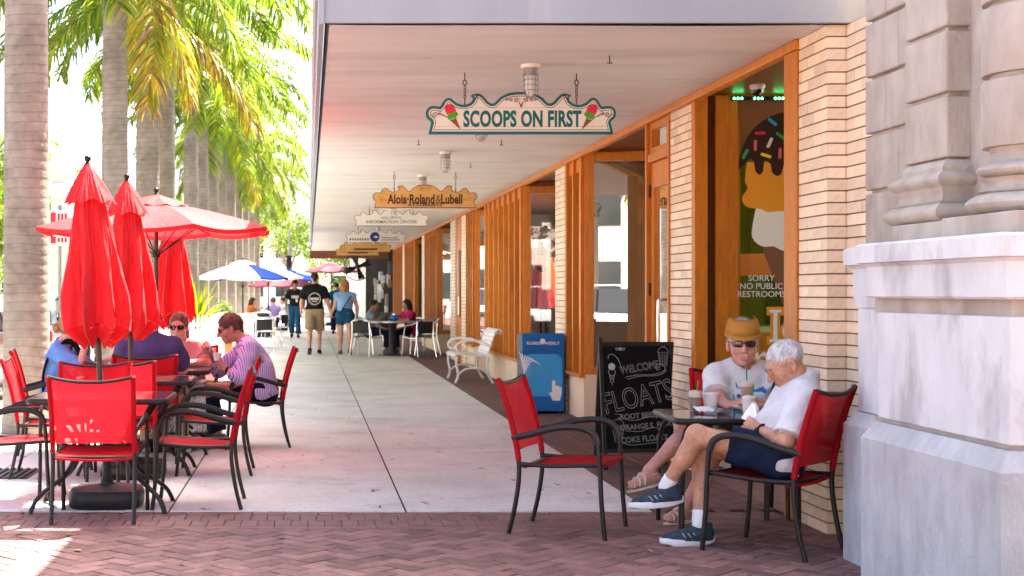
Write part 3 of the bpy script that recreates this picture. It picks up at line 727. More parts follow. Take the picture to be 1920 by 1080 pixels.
# ================================================================== SLING CHAIRS
def make_sling_chair():
    t = thing('sling_chair', 'x', 'chair')
    W = .245
    # local: faces +X, origin on the floor under the seat
    def up(s):        # rear leg + back upright, one bent tube
        return spline([(-.285,s*W,0),(-.25,s*W,.14),(-.225,s*W,.30),(-.225,s*W,.42),(-.25,s*W,.56),(-.29,s*W,.72),(-.345,s*W*1.02,.88)], 4)
    for s in (-1, 1):
        pts = up(s); k = 12
        b = MB(); b.tube(pts[:k+1], .0135, 8); b.build('leg', M['bronze'], t, smooth=50)
        b = MB(); b.tube(pts[k:], .0125, 8); b.build('back_upright', M['bronze'], t, smooth=50)
        f = spline([(.275,s*(W+.02),0),(.255,s*(W+.02),.2),(.245,s*(W+.02),.42),(.235,s*(W+.02),.53)], 4)
        b = MB(); b.tube(f, .0135, 8); b.build('leg', M['bronze'], t, smooth=50)
        a = spline([(.235,s*(W+.02),.53),(.205,s*(W+.022),.59),(.13,s*(W+.025),.62),(0,s*(W+.03),.615),(-.14,s*(W+.02),.575),(-.262,s*(W+.004),.545)], 4)
        b = MB(); b.tube(a, .0145, 8, flat=(1.35,.75)); b.build('armrest', M['bronze'], t, smooth=50)
        b = MB(); b.tube(spline([(-.225,s*W,.40),(-.05,s*W,.395),(.12,s*W,.405),(.245,s*W,.415)], 4), .012, 8); b.build('seat_rail', M['bronze'], t, smooth=50)
    b = MB()
    b.tube([(.247,-W,.405),(.247,W,.405)], .011, 8); b.tube([(-.19,-W,.385),(-.19,W,.385)], .011, 8)
    b.build('cross_bar', M['bronze'], t, smooth=50)
    b = MB(); b.tube(spline([(-.345,-W*1.02,.876),(-.357,-W*.5,.852),(-.362,0,.846),(-.357,W*.5,.852),(-.345,W*1.02,.876)], 5), .011, 8); b.build('top_bar', M['bronze'], t, smooth=50)
    # seat sling
    rows = []
    for i in range(11):
        x = -.215+.475*i/10
        rows.append([(x+(.008 if i == 10 else 0), -W*.99+2*W*.99*j/10, .408 - .020*math.sin(math.pi*j/10)*(.6+.4*math.sin(math.pi*i/10)) + (.012 if i == 10 else .012*max(0, (x-.1)/.15)) - .02*max(0,(-x)/.22)) for j in range(11)])
    b = MB(); b.grid(rows); rows2 = [[(x, y, z-.012) for x, y, z in r] for r in rows]; b.grid(rows2[::-1])
    for e in (0, 10): b.grid([rows[e], rows2[e]])
    b.build('seat_sling', M['redsling'], t, smooth=50)
    rows = []
    P = spline([(-.232,0,.475),(-.25,0,.56),(-.29,0,.72),(-.345,0,.872)], 4)
    for i, p in enumerate(P):
        u = i/(len(P)-1)
        rows.append([(p.x-.022*math.sin(math.pi*j/12)*(.35+.65*u)+.004, -W*1.02+2*W*1.02*j/12, p.z - .028*math.sin(math.pi*j/12)*u**3 + .01*u**3) for j in range(13)])
    b = MB(); b.grid(rows); b.build('back_sling', M['redsling'], t, smooth=180)
    for s in (-1, 1): b = MB(); b.tube(up(s)[12:], .0165, 8); b.build('sling_sleeve', M['redsling'], t, smooth=60)
    return t
CH = make_sling_chair(); used = [False]
GRP = 'red sling patio chairs'
def chair(x, y, deg, label):
    if not used[0]:
        used[0] = True; CH.location = (x, y, .004); CH.rotation_euler = (0,0,R(deg)); CH['label'] = label; CH['group'] = GRP; return CH
    return dup(CH, (x, y, .004), R(deg), label, GRP)
chair(1.505, 8.33, -24.7, 'empty red sling chair alone between the chalkboard and brick paving')
chair(2.487, 7.712, 138, 'red sling chair under the person in white polo and navy shorts')
chair(2.68, 9.0, -100, 'red sling chair under the person in tan visor')
chair(-1.28, 8.82, 90, 'nearest red chair at left with its back to the camera')
chair(-.71, 9.36, 180, 'empty red chair facing left beside the nearest left table')
chair(-.71, 11.02, 180, 'empty red chair facing left beside the middle left table')
chair(-.46, 12.98, 183, 'red chair under the person in purple striped shirt')
chair(-1.93, 9.52, 0, 'sunlit red chair cut by the left edge at the nearest table')
chair(-1.93, 10.85, 4, 'sunlit pale red chair facing right at the middle left table')
chair(-2.20, 12.40, 8, 'red chair under the person in blue denim by palm trunk')
chair(-1.53, 9.93, -92, 'sunlit red chair facing the camera behind the nearest left table')
chair(-1.36, 10.72, 90, 'red chair with back to camera in front of the middle left table')
chair(-1.30, 11.80, 90, 'red chair under the person in dark purple shirt')
chair(-1.10, 13.10, -90, 'red chair under the person in pink shirt')

# ================================================================== PATIO TABLES
def make_table(w=.86, d=.66, h=.715, post=False):
    t = thing('patio_table', 'x', 'table')
    pts = []; r = .05
    for (sx, sy, a0) in ((1,1,0),(-1,1,90),(-1,-1,180),(1,-1,270)):
        for k in range(5):
            a = R(a0+22.5*k); pts.append((sx*(w/2-r)+r*math.cos(a), sy*(d/2-r)+r*math.sin(a)))
    b = MB(); b.prism(pts, lambda u, v, q: (u, v, q), h-.012, h); b.build('table_top', M['tabletop'], t, bevel=.003)
    b = MB(); rr = [(u*1.0, v*1.0) for u, v in pts]
    b.tube([(u, v, h-.016) for u, v in rr], .016, 8, closed=True, flat=(.9, 1.2)); b.build('table_rim', M['bronze'], t, smooth=50)
    for sx in (-1, 1):
        for sy in (-1, 1):
            lp = [(sx*(w/2-.13),sy*(d/2-.13),h-.03),(sx*(w/2-.07),sy*(d/2-.07),h-.06),(sx*(w/2-.035),sy*(d/2-.035),h-.15),(sx*(w/2-.025),sy*(d/2-.025),.25),(sx*(w/2-.025),sy*(d/2-.025),0)] if post else [(sx*(w/2-.10),sy*(d/2-.12),h-.03),(sx*(w/2-.15),sy*(d/2-.16),h-.12),(sx*(w/2-.26),sy*(d/2-.22),.42),(sx*(w/2-.22),sy*(d/2-.2),.24),(sx*(w/2-.06),sy*(d/2-.1),.10),(sx*(w/2-.01),sy*(d/2-.06),0)]
            b = MB(); b.tube(spline(lp, 5), .015, 8, flat=(1.2,.9)); b.build('leg', M['bronze'], t, smooth=50)
    if post: return t
    b = MB(); b.tube([(math.cos(a)*.13, math.sin(a)*.10, .44) for a in [2*math.pi*k/20 for k in range(20)]], .01, 6, closed=True); b.build('stretcher_ring', M['bronze'], t, smooth=50)
    return t
T0 = make_table()
T0.location = (-1.31, 9.22, .004); T0['label'] = 'dark patio table nearest at left with closed umbrella'; T0['group'] = 'dark patio tables'
dup(T0, (-1.31, 11.05, .004), 0, 'dark patio table in the middle of the left row')
dup(T0, (-1.28, 12.45, .004), 0, 'dark patio table where four people sit under the open umbrella')
dup(T0, (-1.31, 14.1, .004), 0, 'dark patio table farthest back in the left row')
tr = make_table(.70, .68, .67, True); tr.location = (2.435, 8.40, 0); tr.rotation_euler = (0,0,R(-2)); tr['label'] = 'dark patio table with drinks in front of the stone pier'; tr['group'] = 'dark patio tables'

# ================================================================== UMBRELLAS
M['umbpole'] = mat('dark_umbrella_pole', (.05,.035,.03), .4)
M['base'] = mat('black_plastic_base', (.018,.018,.02), .45, var=.15, vscale=10)
def umbrella_stem(t, lean=0, base=True, ztop=2.20):
    b = MB(); b.tube([(lean*-.0,0,.08),(lean*(ztop/2.2),0,ztop)], .019, 10); b.build('pole', M['umbpole'], t, smooth=50)
    b = MB(); b.lathe([(.012,0),(.02,.01),(.012,.018),(.02,.028),(.024,.042),(.016,.058),(.002,.062)], (lean*(ztop/2.2),0,ztop), 12); b.build('finial', M['black'], t, smooth=60)
    if base:
        sq = []
        for k in range(32):
            a = 2*math.pi*k/32; c, s = math.cos(a), math.sin(a); q = (abs(c)**4+abs(s)**4)**-.25
            sq.append((c*q, s*q))
        rows = [[(u*r, v*r, z) for u, v in sq] for r, z in ((.215,0),(.235,.02),(.235,.085),(.22,.115),(.12,.135),(.05,.142))]
        b = MB(); b.grid(rows, closed=True); b.build('base', M['base'], t, smooth=50)
        b = MB(); b.lathe([(.045,.14),(.04,.17),(.028,.19),(.028,.30)], n=12); b.tube([(.02,-.0,.25),(.07,-.0,.25)], .008, 6); b.build('pole_socket', M['base'], t, smooth=50)
def closed_umbrella(label, x, y, lean=0, seed=0):
    rnd = random.Random(seed)
    t = thing('closed_umbrella', label, 'umbrella', (x, y, .004), 0, 'closed red patio umbrellas')
    umbrella_stem(t, lean)
    n = 160; folds = 7; ph = [rnd.uniform(-.25,.25) for _ in range(folds)]; am = [rnd.uniform(.75,1.2) for _ in range(folds)]
    def ringpts(r, depth, z, droop, u):
        out = []
        for j in range(n):
            a = 2*math.pi*j/n; f = a/(2*math.pi)*folds; k = int(f) % folds; fr_ = f-int(f)
            w = 1-abs(2*fr_-1)                       # 0 at rib, 1 mid panel
            w = math.sin(math.pi/2*w)**1.5
            sw = .35*math.sin(u*2.2+k*1.3+seed)*u       # folds swirl down the cloth
            am_ = am[k]
            rr = r*(1-depth*w*am_) + .010*math.sin(7*a+9*u+seed)*u + .004*math.sin(23*a+14*u+3*seed)*min(1,3*u) + .003*math.sin(9*a-31*u)*u + .0055*math.sin(31*a+2.2*math.sin(5*u+seed))*min(1,2*u)
            aa = a + sw*.35 + ph[k]*w*u*.8
            lx = lean*((z)/2.2)
            out.append((lx+rr*math.cos(aa), rr*math.sin(aa), z + droop*(.45-w)*am_))
        return out
    rows = []
    ztop, zb = 2.12, 1.15
    for i in range(15):
        u = i/14; z = ztop+(zb-ztop)*u
        r = .045 + .205*u**.78 - .02*max(0, u-.88)/.12
        rows.append(ringpts(r, min(.05+.55*u, .42), z, -.045*u**4, u))
    b = MB(); b.grid(rows, closed=True)
    b.build('canopy', M['redcloth'], t, smooth=180)
    rows = []                                        # the flaps' ends turn in towards the pole
    for i in range(4):
        u = i/3; rows.append(ringpts(.228-.13*u, .42+.1*u, zb-.005-.10*u, -.045-.03*u, 1))
    b = MB(); b.grid(rows, closed=True); b.build('hem_flaps', M['redcloth'], t, smooth=180)
    rows = []
    for i in range(8):
        u = i/7; rows.append(ringpts(.022+.15*u**.95, .05+.13*u, 2.205-.25*u, -.03*u**2, u*.3))
    b = MB(); b.grid(rows, closed=True); b.build('vent_cap', M['redcloth'], t, smooth=180)
    b = MB(); b.lathe([(.03,1.06),(.03,1.12)], (lean*.48,0,0), 10); b.build('runner', M['black'], t, smooth=50)
    return t
closed_umbrella('nearest tall closed red umbrella standing at left', -1.30, 9.30, -.125, 1)
closed_umbrella('closed red umbrella just right of the nearest one', -1.305, 10.75, -.05, 2)
closed_umbrella('closed red umbrella partly under the open red one', -1.33, 14.1, 0, 3)
def open_umbrella(name, label, x, y, r, ztop, zedge, mats, cols, n=8, rot=22.5, base=True, grp=None, vent=True):
    t = thing(name, label, 'umbrella', (x, y, .004), 0, grp)
    umbrella_stem(t, 0, base, ztop)
    rv = .26*r
    for k in range(n):
        a0 = R(rot)+2*math.pi*k/n; a1 = R(rot)+2*math.pi*(k+1)/n
        rows = []
        for i in range(9):
            u = i/8; row = []
            for j in range(7):
                v = j/6
                rad = rv*.6 + (r-rv*.6)*u
                p0 = Vector((rad*math.cos(a0), rad*math.sin(a0))); p1 = Vector((rad*math.cos(a1), rad*math.sin(a1)))
                q = p0.lerp(p1, v); sag = .035*math.sin(math.pi*v)*u
                q *= 1-.06*math.sin(math.pi*v)*u*u
                z = (ztop-.06)+(zedge-ztop+.06)*(.62*(rad/r)+.38*(rad/r)**2) - sag
                row.append((q.x, q.y, z))
            rows.append(row)
        b = MB(); b.grid(rows); 
        low = rows[-1]; b.grid([low, [(x_*.997, y_*.997, z_-.035) for x_, y_, z_ in low]])
        b.build('canopy_panel', mats[cols[k % len(cols)]], t, smooth=50)
        b = MB(); zt = (ztop-.075); b.tube([(.03*math.cos(a0),.03*math.sin(a0),zt),(r*.5*math.cos(a0),r*.5*math.sin(a0),zt+(zedge-ztop)*.42-.01),(r*.985*math.cos(a0),r*.985*math.sin(a0),zedge-.01)], .008, 6); b.build('rib', M['bronze'], t)
        b = MB(); b.tube([(.03*math.cos(a0),.03*math.sin(a0),zedge-.22),(r*.45*math.cos(a0),r*.45*math.sin(a0),zt+(zedge-ztop)*.38-.02)], .006, 6); b.build('strut', M['bronze'], t)
    if vent:
        rows = []
        for i in range(6):
            u = i/5; rows.append([((.02+rv*u)*math.cos(R(rot)+2*math.pi*j/32)*(1-.05*abs(math.sin(n*.5*2*math.pi*j/32))*u), (.02+rv*u)*math.sin(R(rot)+2*math.pi*j/32)*(1-.05*abs(math.sin(n*.5*2*math.pi*j/32))*u), ztop+.0-.085*u-.02*u*u+.012*math.sin(j*1.9)*u) for j in range(32)])
        b = MB(); b.grid(rows, closed=True); b.build('vent_cap', mats[cols[0]], t, smooth=180)
    b = MB(); b.lathe([(.035,zedge-.25),(.035,zedge-.19)], n=10); b.build('runner', M['black'], t)
    return t
open_umbrella('open_umbrella', 'open red umbrella over the four seated people at left', -1.33, 12.6, 1.06, 2.23, 1.93, [M['redcloth']], [0])
M['bluecloth'] = mat('blue_umbrella_cloth', (.001,.018,.30), .9, spec=.05, trans=.2); M['whitecloth'] = mat('white_umbrella_cloth', (.80,.80,.80), .7, trans=.3)
M['marooncloth'] = mat('maroon_umbrella_cloth', (.16,.015,.04), .7, trans=.3)
GU = 'cafe umbrellas further down the walk'
open_umbrella('cafe_umbrella', 'blue and white panelled umbrella over the aluminium cafe tables', -1.66, 36.5, 1.25, 2.19, 1.74, [M['whitecloth'], M['bluecloth']], [0,0,1,0,0,0,1,1], grp=GU)
open_umbrella('cafe_umbrella', 'pale umbrella just behind the blue and white one', -1.25, 45, 1.2, 2.24, 1.85, [M['whitecloth']], [0], grp=GU)
open_umbrella('cafe_umbrella', 'maroon umbrella behind the blue and white one', -.95, 52, 1.3, 2.05, 1.62, [M['marooncloth']], [0], grp=GU)
open_umbrella('cafe_umbrella', 'maroon umbrella beyond the end of the canopy', .95, 60, 1.2, 2.62, 2.25, [M['marooncloth']], [0], grp=GU, base=True)
open_umbrella('cafe_umbrella', 'dark blue umbrella next to the far pedestrians', -.75, 58, 1.2, 2.3, 1.9, [M['bluecloth']], [0], grp=GU)

# ================================================================== DRINKS ON THE COUPLE'S TABLE
def cup_glass(n, c, a):
    return alpha_mix(mat(n, c, .12, spec=.6), a)
M['clear'] = cup_glass('clear_plastic_cup', (.85,.88,.88), .86); M['choc'] = mat('chocolate_shake', (.16,.065,.04), .35); M['froth'] = mat('pale_froth', (.62,.5,.42), .5)
M['cream2'] = mat('ice_cream', (.78,.72,.62), .45, var=.08, vscale=30); M['straw'] = mat('green_straw', (.01,.22,.05), .35); M['paperw'] = mat('white_paper', (.82,.82,.82), .75, var=.04, vscale=20); M['coffee'] = mat('iced_coffee', (.33,.17,.07), .35, var=.3, vscale=40)
ZT = .672
def cup(label, x, y, fill, fr=.62, z=0, h=.125, r0=.030, r1=.043, straw=None, dome=False, top=None, ang=0, outer='clear'):
    t = thing('drink_cup', label, 'cup', (x, y, ZT+z), 0, 'drinks on the right hand table')
    b = MB(); b.lathe([(r0,0),(r1,h),(r1+.003,h+.003),(r1+.003,h+.007),(r1-.002,h+.007)], n=20, cap=True); b.build('cup', M[outer], t, smooth=50)
    rr = r0+(r1-r0)*fr
    b = MB(); b.lathe([(r0-.002,.003),(rr-.0025,h*fr)], n=18); b.build('drink', M[fill], t, smooth=50)
    if top: b = MB(); b.lathe([(rr-.003,h*fr+.001),(r1-.004,h*.96),(r1*.6,h*1.05),(.002,h*1.08)], n=18); b.build('topping', M[top], t, smooth=50)
    if straw: b = MB(); b.tube([(0,0,.02),(straw[0],straw[1],straw[2])], .0042, 8); b.build('straw', M['straw'], t, smooth=50)
    return t
cup('chocolate shake in clear cup with green straw at table corner', 2.295, 8.55, 'choc', .72, h=.118, straw=(.022,0,.185), top='froth')
cup('white paper cup beside the chocolate shake', 2.405, 8.60, 'cream2', .9, h=.10, r0=.036, r1=.048, top='cream2', outer='paperw')
cup('tall iced coffee with green straw held by person in visor', 2.575, 8.445, 'coffee', .8, z=.055, h=.125, straw=(-.006,0,.215), top='froth')
cup('ice cream float cup with green straw nearest the person in polo', 2.54, 8.30, 'cream2', .85, h=.105, r0=.032, r1=.045, straw=(.022,-.01,.175), top='cream2')
nap = thing('paper_napkin', 'crumpled white paper napkin under the chocolate shake', 'napkin', (2.33, 8.46, ZT))
b = MB(); rows = [[(.11*(i/6-.5)+.01*math.sin(j*2), .13*(j/6-.5), .004+.012*abs(math.sin(i*1.7+j*1.1))+(.02 if j > 4 else 0)) for i in range(7)] for j in range(7)]; b.grid(rows); b.build('sheet', M['paperw'], nap, smooth=40)

# ================================================================== CHALKBOARD A-FRAME
M['chalkboard'] = mat('chalkboard', (.004,.004,.0045), .8, spec=.15, var=.3, vscale=4); M['chalk'] = mat('white_chalk', (.42,.42,.41), .9); M['boardframe'] = mat('worn_black_frame', (.02,.017,.015), .5, col2=(.05,.035,.025), c2scale=20, c2lo=.55, c2hi=.7)
cb = thing('chalkboard_sign', 'black chalkboard A-frame sign with white chalk float menu', 'sign', (2.60, 11.22, .0), R(5))
tl = Matrix.Rotation(R(-9), 4, 'X')
face = bpy.data.objects.new('front_panel', None); COL.objects.link(face); face.parent = cb; face.rotation_euler = (R(-9), 0, 0)
PW, PH, PB = .575, .87, .13
b = MB(); b.bb((-PW/2+.02,-.006,PB+.02),(PW/2-.02,.006,PB+PH-.02)); b.build('chalk_surface', M['chalkboard'], face)
for s in (-1, 1): b = MB(); b.bb((s*(PW/2)-.016,-.014,.0),(s*(PW/2)+.016,.014,PB+PH+(.035))); b.build('stile', M['boardframe'], face, bevel=.004)
for z in (PB, PB+PH-.03): b = MB(); b.bb((-PW/2+.0165,-.013,z),(PW/2-.0165,.013,z+.03)); b.build('rail', M['boardframe'], face, bevel=.004)
back = bpy.data.objects.new('rear_frame', None); COL.objects.link(back); back.parent = cb; back.location = (0, .30, 0); back.rotation_euler = (R(9), 0, 0)
for s in (-1, 1): b = MB(); b.bb((s*(PW/2)-.016,-.012,0),(s*(PW/2)+.016,.012,PB+PH)); b.build('stile', M['boardframe'], back, bevel=.004)
b = MB(); b.bb((-PW/2+.0165,-.004,.10),(PW/2-.0165,.004,PB+PH-.02)); b.build('back_board', M['boardframe'], back)
CZ = PB+PH
def ck(txt, size, x, y, sx=1, ol=.0016, rz=0, **k):
    return text(txt, size, M['chalk'], face, (x, -.0075, CZ-y), rot=(R(90), -R(rz), 0), scale=(sx,1,1), outline=ol, name='chalk_lettering', **k)
def cs(pts, r=.0018, n=5):
    b = MB(); b.tube(spline([(x, -.0075, CZ-y) for x, y in pts], n), r, 5); b.build('chalk_stroke', M['chalk'], face)
text('WELCOME', .085, M['chalk'], face, (.02, -.0075, CZ-.205), rot=(R(90), -R(9), 0), scale=(.78,1,1), name='chalk_lettering', outline=.0012)
ck('FLOATS', .235, -.005, .44, .70, .0022, 12)
ck('-ROOT BEER', .058, -.02, .585, .95, .0012, 4)
ck('·ORANGE S', .058, -.035, .67, .95, .0012, 4); ck('FLOAT', .058, .205, .65, .8, .0012, 6)
ck('·COKE FLOATS', .062, .02, .765, .95, .0012, 4)
cs([(-.10,.28),(.0,.262),(.10,.262),(.19,.245),(.225,.215),(.21,.185),(.175,.18),(.15,.2),(.165,.225),(.185,.215)])
cs([(-.085,.295),(.02,.272),(.13,.27),(.20,.255),(.235,.22)]); cs([(-.23,.135),(-.225,.105),(-.19,.10),(-.15,.14),(-.125,.21)])
cs([(-.12,.61),(-.03,.618),(.08,.59),(.15,.60)]); cs([(-.12,.70),(0,.705),(.1,.675),(.17,.70)]); cs([(-.15,.73),(-.16,.78),(-.08,.81),(.05,.80),(.15,.79)])
b = MB(); b.lathe([(.028,-.001),(.028,.001)], (-.205,-.0078,CZ-.195), 14, rot=Matrix.Rotation(R(90),3,'X')); b.build('chalk_scoop', M['chalk'], face)
cs([(-.235,.235),(-.222,.215),(-.19,.215),(-.178,.24),(-.19,.262),(-.22,.262),(-.235,.235)]); cs([(-.228,.262),(-.208,.345),(-.186,.262)], n=1)
for k in range(3): cs([(-.224+.012*k,.27+.012*k),(-.195+.004*k,.28+.02*k)], .001, 1); cs([(-.19-.012*k,.27+.012*k),(-.218-.002*k,.285+.018*k)], .001, 1)
def chalkcup(x, y, s):
    cs([(x-.04*s,y),(x-.028*s,y+.11*s),(x+.022*s,y+.11*s),(x+.04*s,y),(x-.04*s,y)], .0014, 1)
    for k in range(4): cs([(x-.028*s+.018*s*k,y+.01*s),(x-.02*s+.012*s*k,y+.10*s)], .0012, 1)
    cs([(x-.045*s,y),(x-.03*s,y-.03*s),(x,y-.045*s),(x+.03*s,y-.03*s),(x+.045*s,y)], .0014); cs([(x+.005*s,y-.04*s),(x+.03*s,y-.075*s),(x-.02*s,y-.08*s)], .0014, 1)
chalkcup(.215, .085, 1.0); chalkcup(-.175, .66, 1.15)
text('F L O A T', .02, M['chalk'], face, (-.13, -.0075, CZ-.055), name='logo_mark'); bpy.data.objects.remove(face.children[-1])
b = MB(); b.bb((-.165,-.0078,CZ-.07),(-.095,-.0070,CZ-.045)); b.build('logo_patch', M['slate'], face)
b = MB(); b.prism([(.016*(1 if k % 2 == 0 else .42)*math.cos(R(90+36*k)), .016*(1 if k % 2 == 0 else .42)*math.sin(R(90+36*k))) for k in range(10)], lambda u, v, q: (u-.13, q, v+CZ-.055), -.0088, -.0079); b.build('star_mark', M['chalk'], face)

# ================================================================== BLUE NEWSPAPER BOX
M['bluebox'] = mat('blue_box_print', (.012,.11,.36), .4, col2=(.015,.19,.55), c2scale=2, c2lo=.35, c2hi=.7); M['ltblue'] = mat('light_blue_print', (.05,.36,.72), .4); M['boxside'] = mat('dark_box_side', (.012,.014,.022), .5)
nb = thing('newspaper_box', 'blue newspaper box with a white palm frond picture', 'newspaper box', (2.665, 16.35, 0))
b = MB(); b.bb((-.235,.012,.02),(.245,.42,.90)); b.build('body', M['boxside'], nb, bevel=.01)
b = MB(); b.bb((-.24,-.008,.03),(.24,.011,.915)); b.build('front_panel', M['bluebox'], nb, bevel=.005)
text('FLORIDA WEEKLY', .046, M['white'], nb, (0,-.010,.80), scale=(1.0,1,1), offset=.0008)
def rrect(x0, x1, z0, z1, r, n=5):
    out = []
    for cx, cz, a0 in ((x1-r,z1-r,0),(x0+r,z1-r,90),(x0+r,z0+r,180),(x1-r,z0+r,270)):
        for k in range(n+1): a = R(a0+90*k/n); out.append((cx+r*math.cos(a), cz+r*math.sin(a)))
    return out
b = MB(); b.prism(rrect(-.22,.215,.20,.68,.09), lambda u, v, q: (u, q, v), -.0105, -.0085); b.build('picture_panel', M['ltblue'], nb)
b = MB()
for k in range(11):
    a = R(12+k*9); l = .34-.012*abs(k-4); x0, z0 = -.225, .42
    mid = (x0+l*.55*math.cos(a)*.9, z0+l*.55*math.sin(a)*.55+.04); tip = (x0+l*math.cos(a)*1.1, z0+l*math.sin(a)*.30-.11+.012*k)
    b.tube(spline([(x0,-.0112,z0+.012*k-.05),(mid[0],-.0112,mid[1]+.012*k),(tip[0],-.0112,tip[1]+.02*k)], 5), [.002+.0065*math.sin(math.pi*i/10) for i in range(11)], 6, flat=(1,.08))
b.build('palm_frond_print', M['white'], nb)
b = MB(); hp = [(.10,.23),(.10,.36),(.125,.375),(.14,.36),(.14,.31),(.165,.31),(.19,.30),(.21,.285),(.21,.22),(.19,.14),(.11,.14),(.07,.22),(.08,.24)]
b.prism(hp, lambda u, v, q: (u, q, v+.01), -.0125, -.0108); b.build('pointing_hand_print', M['white'], nb)
b = MB(); b.lathe([(.03,-.001),(.03,.001)], (-.005,-.0098,.825), 12, rot=Matrix.Rotation(R(90),3,'X')); b.build('sun_emblem', M['white'], nb)

# ================================================================== WHITE BENCH
bn = thing('white_bench', 'white painted iron bench with curled back against the shop front', 'bench', (2.50, 22.42, .004))
LB = 1.25
def bench_end(y):
    b = MB()
    b.tube(spline([(-.27,y,0),(-.23,y,.12),(-.26,y,.28),(-.25,y,.40)],5), .02, 8); b.build('leg', M['whiteiron'], bn, smooth=50)
    b = MB(); b.tube(spline([(.30,y,0),(.22,y,.14),(.21,y,.30),(.22,y,.40)],5), .02, 8); b.build('leg', M['whiteiron'], bn, smooth=50)
    b = MB(); b.tube(spline([(-.22,y,.14),(-.12,y,.21),(0,y,.225),(.12,y,.21),(.22,y,.14)],5), .016, 8); b.build('brace', M['whiteiron'], bn, smooth=50)
    b = MB(); b.tube(spline([(.27,y,.56),(.1,y,.63),(-.10,y,.64),(-.22,y,.61),(-.26,y,.54),(-.22,y,.48),(-.15,y,.50),(-.16,y,.54)],5), .018, 8); b.build('armrest', M['whiteiron'], bn, smooth=50)
for y in (-LB/2, LB/2): bench_end(y)
prof = spline([(-.29,0,.385),(-.28,0,.42),(-.20,0,.435),(0,0,.415),(.17,0,.41),(.23,0,.47),(.28,0,.62),(.33,0,.76),(.37,0,.81),(.42,0,.80),(.43,0,.76),(.40,0,.74)], 4)
for i in range(0, len(prof)-2, 2):
    b = MB(); a, c = prof[i], prof[i+2]; d = (c-a).normalized(); nrm = Vector((-d.z,0,d.x))*.008; a = a+d*.004; c = c-d*.004
    b.add([a+nrm+V(0,-LB/2+.0,0), c+nrm+V(0,-LB/2,0), c-nrm+V(0,-LB/2,0), a-nrm+V(0,-LB/2,0), a+nrm+V(0,LB/2,0), c+nrm+V(0,LB/2,0), c-nrm+V(0,LB/2,0), a-nrm+V(0,LB/2,0)], [(0,1,2,3),(7,6,5,4),(0,4,5,1),(1,5,6,2),(2,6,7,3),(3,7,4,0)])
    b.build('seat_slat' if i < 18 else 'back_slat', M['whiteiron'], bn)

# ================================================================== ALUMINIUM CAFE CHAIRS AND TABLES
def make_alu_chair():
    t = thing('aluminium_chair', 'x', 'chair'); W = .25
    for s in (-1, 1):
        b = MB(); b.tube(spline([(.27,s*(W+.03),0),(.22,s*(W+.02),.42),(.17,s*(W+.01),.62),(.10,s*W,.665),(-.15,s*(W-.0),.70),(-.23,s*(W-.06),.76),(-.26,s*.09,.79)], 4), .0125, 7); b.build('leg', M['alu'], t, smooth=50)
        b = MB(); b.tube([(-.30,s*(W-.02),0),(-.20,s*(W-.04),.42),(-.22,s*(W-.05),.76)], .0125, 7); b.build('leg', M['alu'], t, smooth=50)
        b = MB(); b.tube([(.22,s*(W-.01),.40),(-.2,s*(W-.04),.40)], .012, 7); b.build('seat_rail', M['alu'], t, smooth=50)
    b = MB(); b.tube([(-.26,-.09,.79),(-.268,0,.795),(-.26,.09,.79)], .0125, 7); b.build('top_rail', M['alu'], t, smooth=50)
    b = MB(); b.bb((-.2,-W+.05,.425),(.23,W-.05,.44)); b.build('seat', M['darkweave'], t, bevel=.006)
    rows = [[(-.205-.02*i/4-.03*math.cos(a), (W-.055)*math.sin(a)*1.0, .50+.25*i/4) for a in [R(-70+140*j/8) for j in range(9)]] for i in range(5)]
    b = MB(); b.grid(rows); b.build('backrest', M['darkweave'], t, smooth=180)
    return t
AC = make_alu_chair(); AC['group'] = 'aluminium cafe chairs'
acl = [(1.22,30.9,62,'aluminium cafe chair left of the dining table on the walk'), (2.38,30.75,118,'aluminium cafe chair right of the dining table on the walk'), (2.62,31.7,175,'aluminium cafe chair against the wall by the dining table'), (1.35,32.4,-30,'aluminium chair under the diner in the grey shirt'), (2.3,32.5,-140,'aluminium chair under the diner in magenta'),
       (-1.05,33.5,100,'aluminium cafe chair behind the person in stripes, back turned'), (-1.95,32.6,60,'aluminium cafe chair left behind the person in stripes'), (-1.0,36.2,170,'aluminium cafe chair right of the far glass table'), (-2.1,36.5,0,'aluminium cafe chair left of the far glass table'), (-1.35,43.6,90,'dark backed cafe chair under the far lavender diner'), (-.85,40.2,150,'cafe chair nearest the walking person with cap')]
for i, (x, y, a, lb) in enumerate(acl):
    if i == 0: AC.location = (x, y, .004); AC.rotation_euler = (0,0,R(a)); AC['label'] = lb
    else: dup(AC, (x, y, .004), R(a), lb)
M['darkpost'] = mat('dark_pedestal', (.03,.03,.032), .5); M['pewter'] = mat('pewter_table_top', (.42,.42,.42), .3, metal=.6)
def cafe_table(label, x, y, r, top='pewter', sq=False):
    t = thing('cafe_table', label, 'table', (x, y, .004), 0, 'round cafe tables')
    b = MB(); b.lathe([(r-.01,.715),(r,.72),(r,.745),(r-.01,.75)], n=36); b.build('table_top', M[top], t, smooth=40)
    b = MB(); b.lathe([(.10,.03),(.09,.1),(.085,.66),(.14,.714)], n=18); b.build('pedestal', M['darkpost'], t, smooth=50)
    b = MB(); b.lathe([(.30,0),(.30,.02),(.12,.04)], n=24); b.build('base', M['darkpost'], t, smooth=40)
    return t
cafe_table('round dark pedestal table of the diners by the wall', 1.84, 31.4, .58)
cafe_table('round cafe table behind the person in stripes', -1.35, 34.3, .42, 'alu'); cafe_table('round cafe table under the blue and white umbrella', -1.66, 36.5, .45, 'alu'); cafe_table('round cafe table of the lavender diner', -1.5, 44.4, .42, 'alu')
M['cyan'] = mat('blue_glazed_jar', (.02,.16,.45), .2); M['leafg'] = mat('small_green_leaf', (.05,.16,.03), .5)
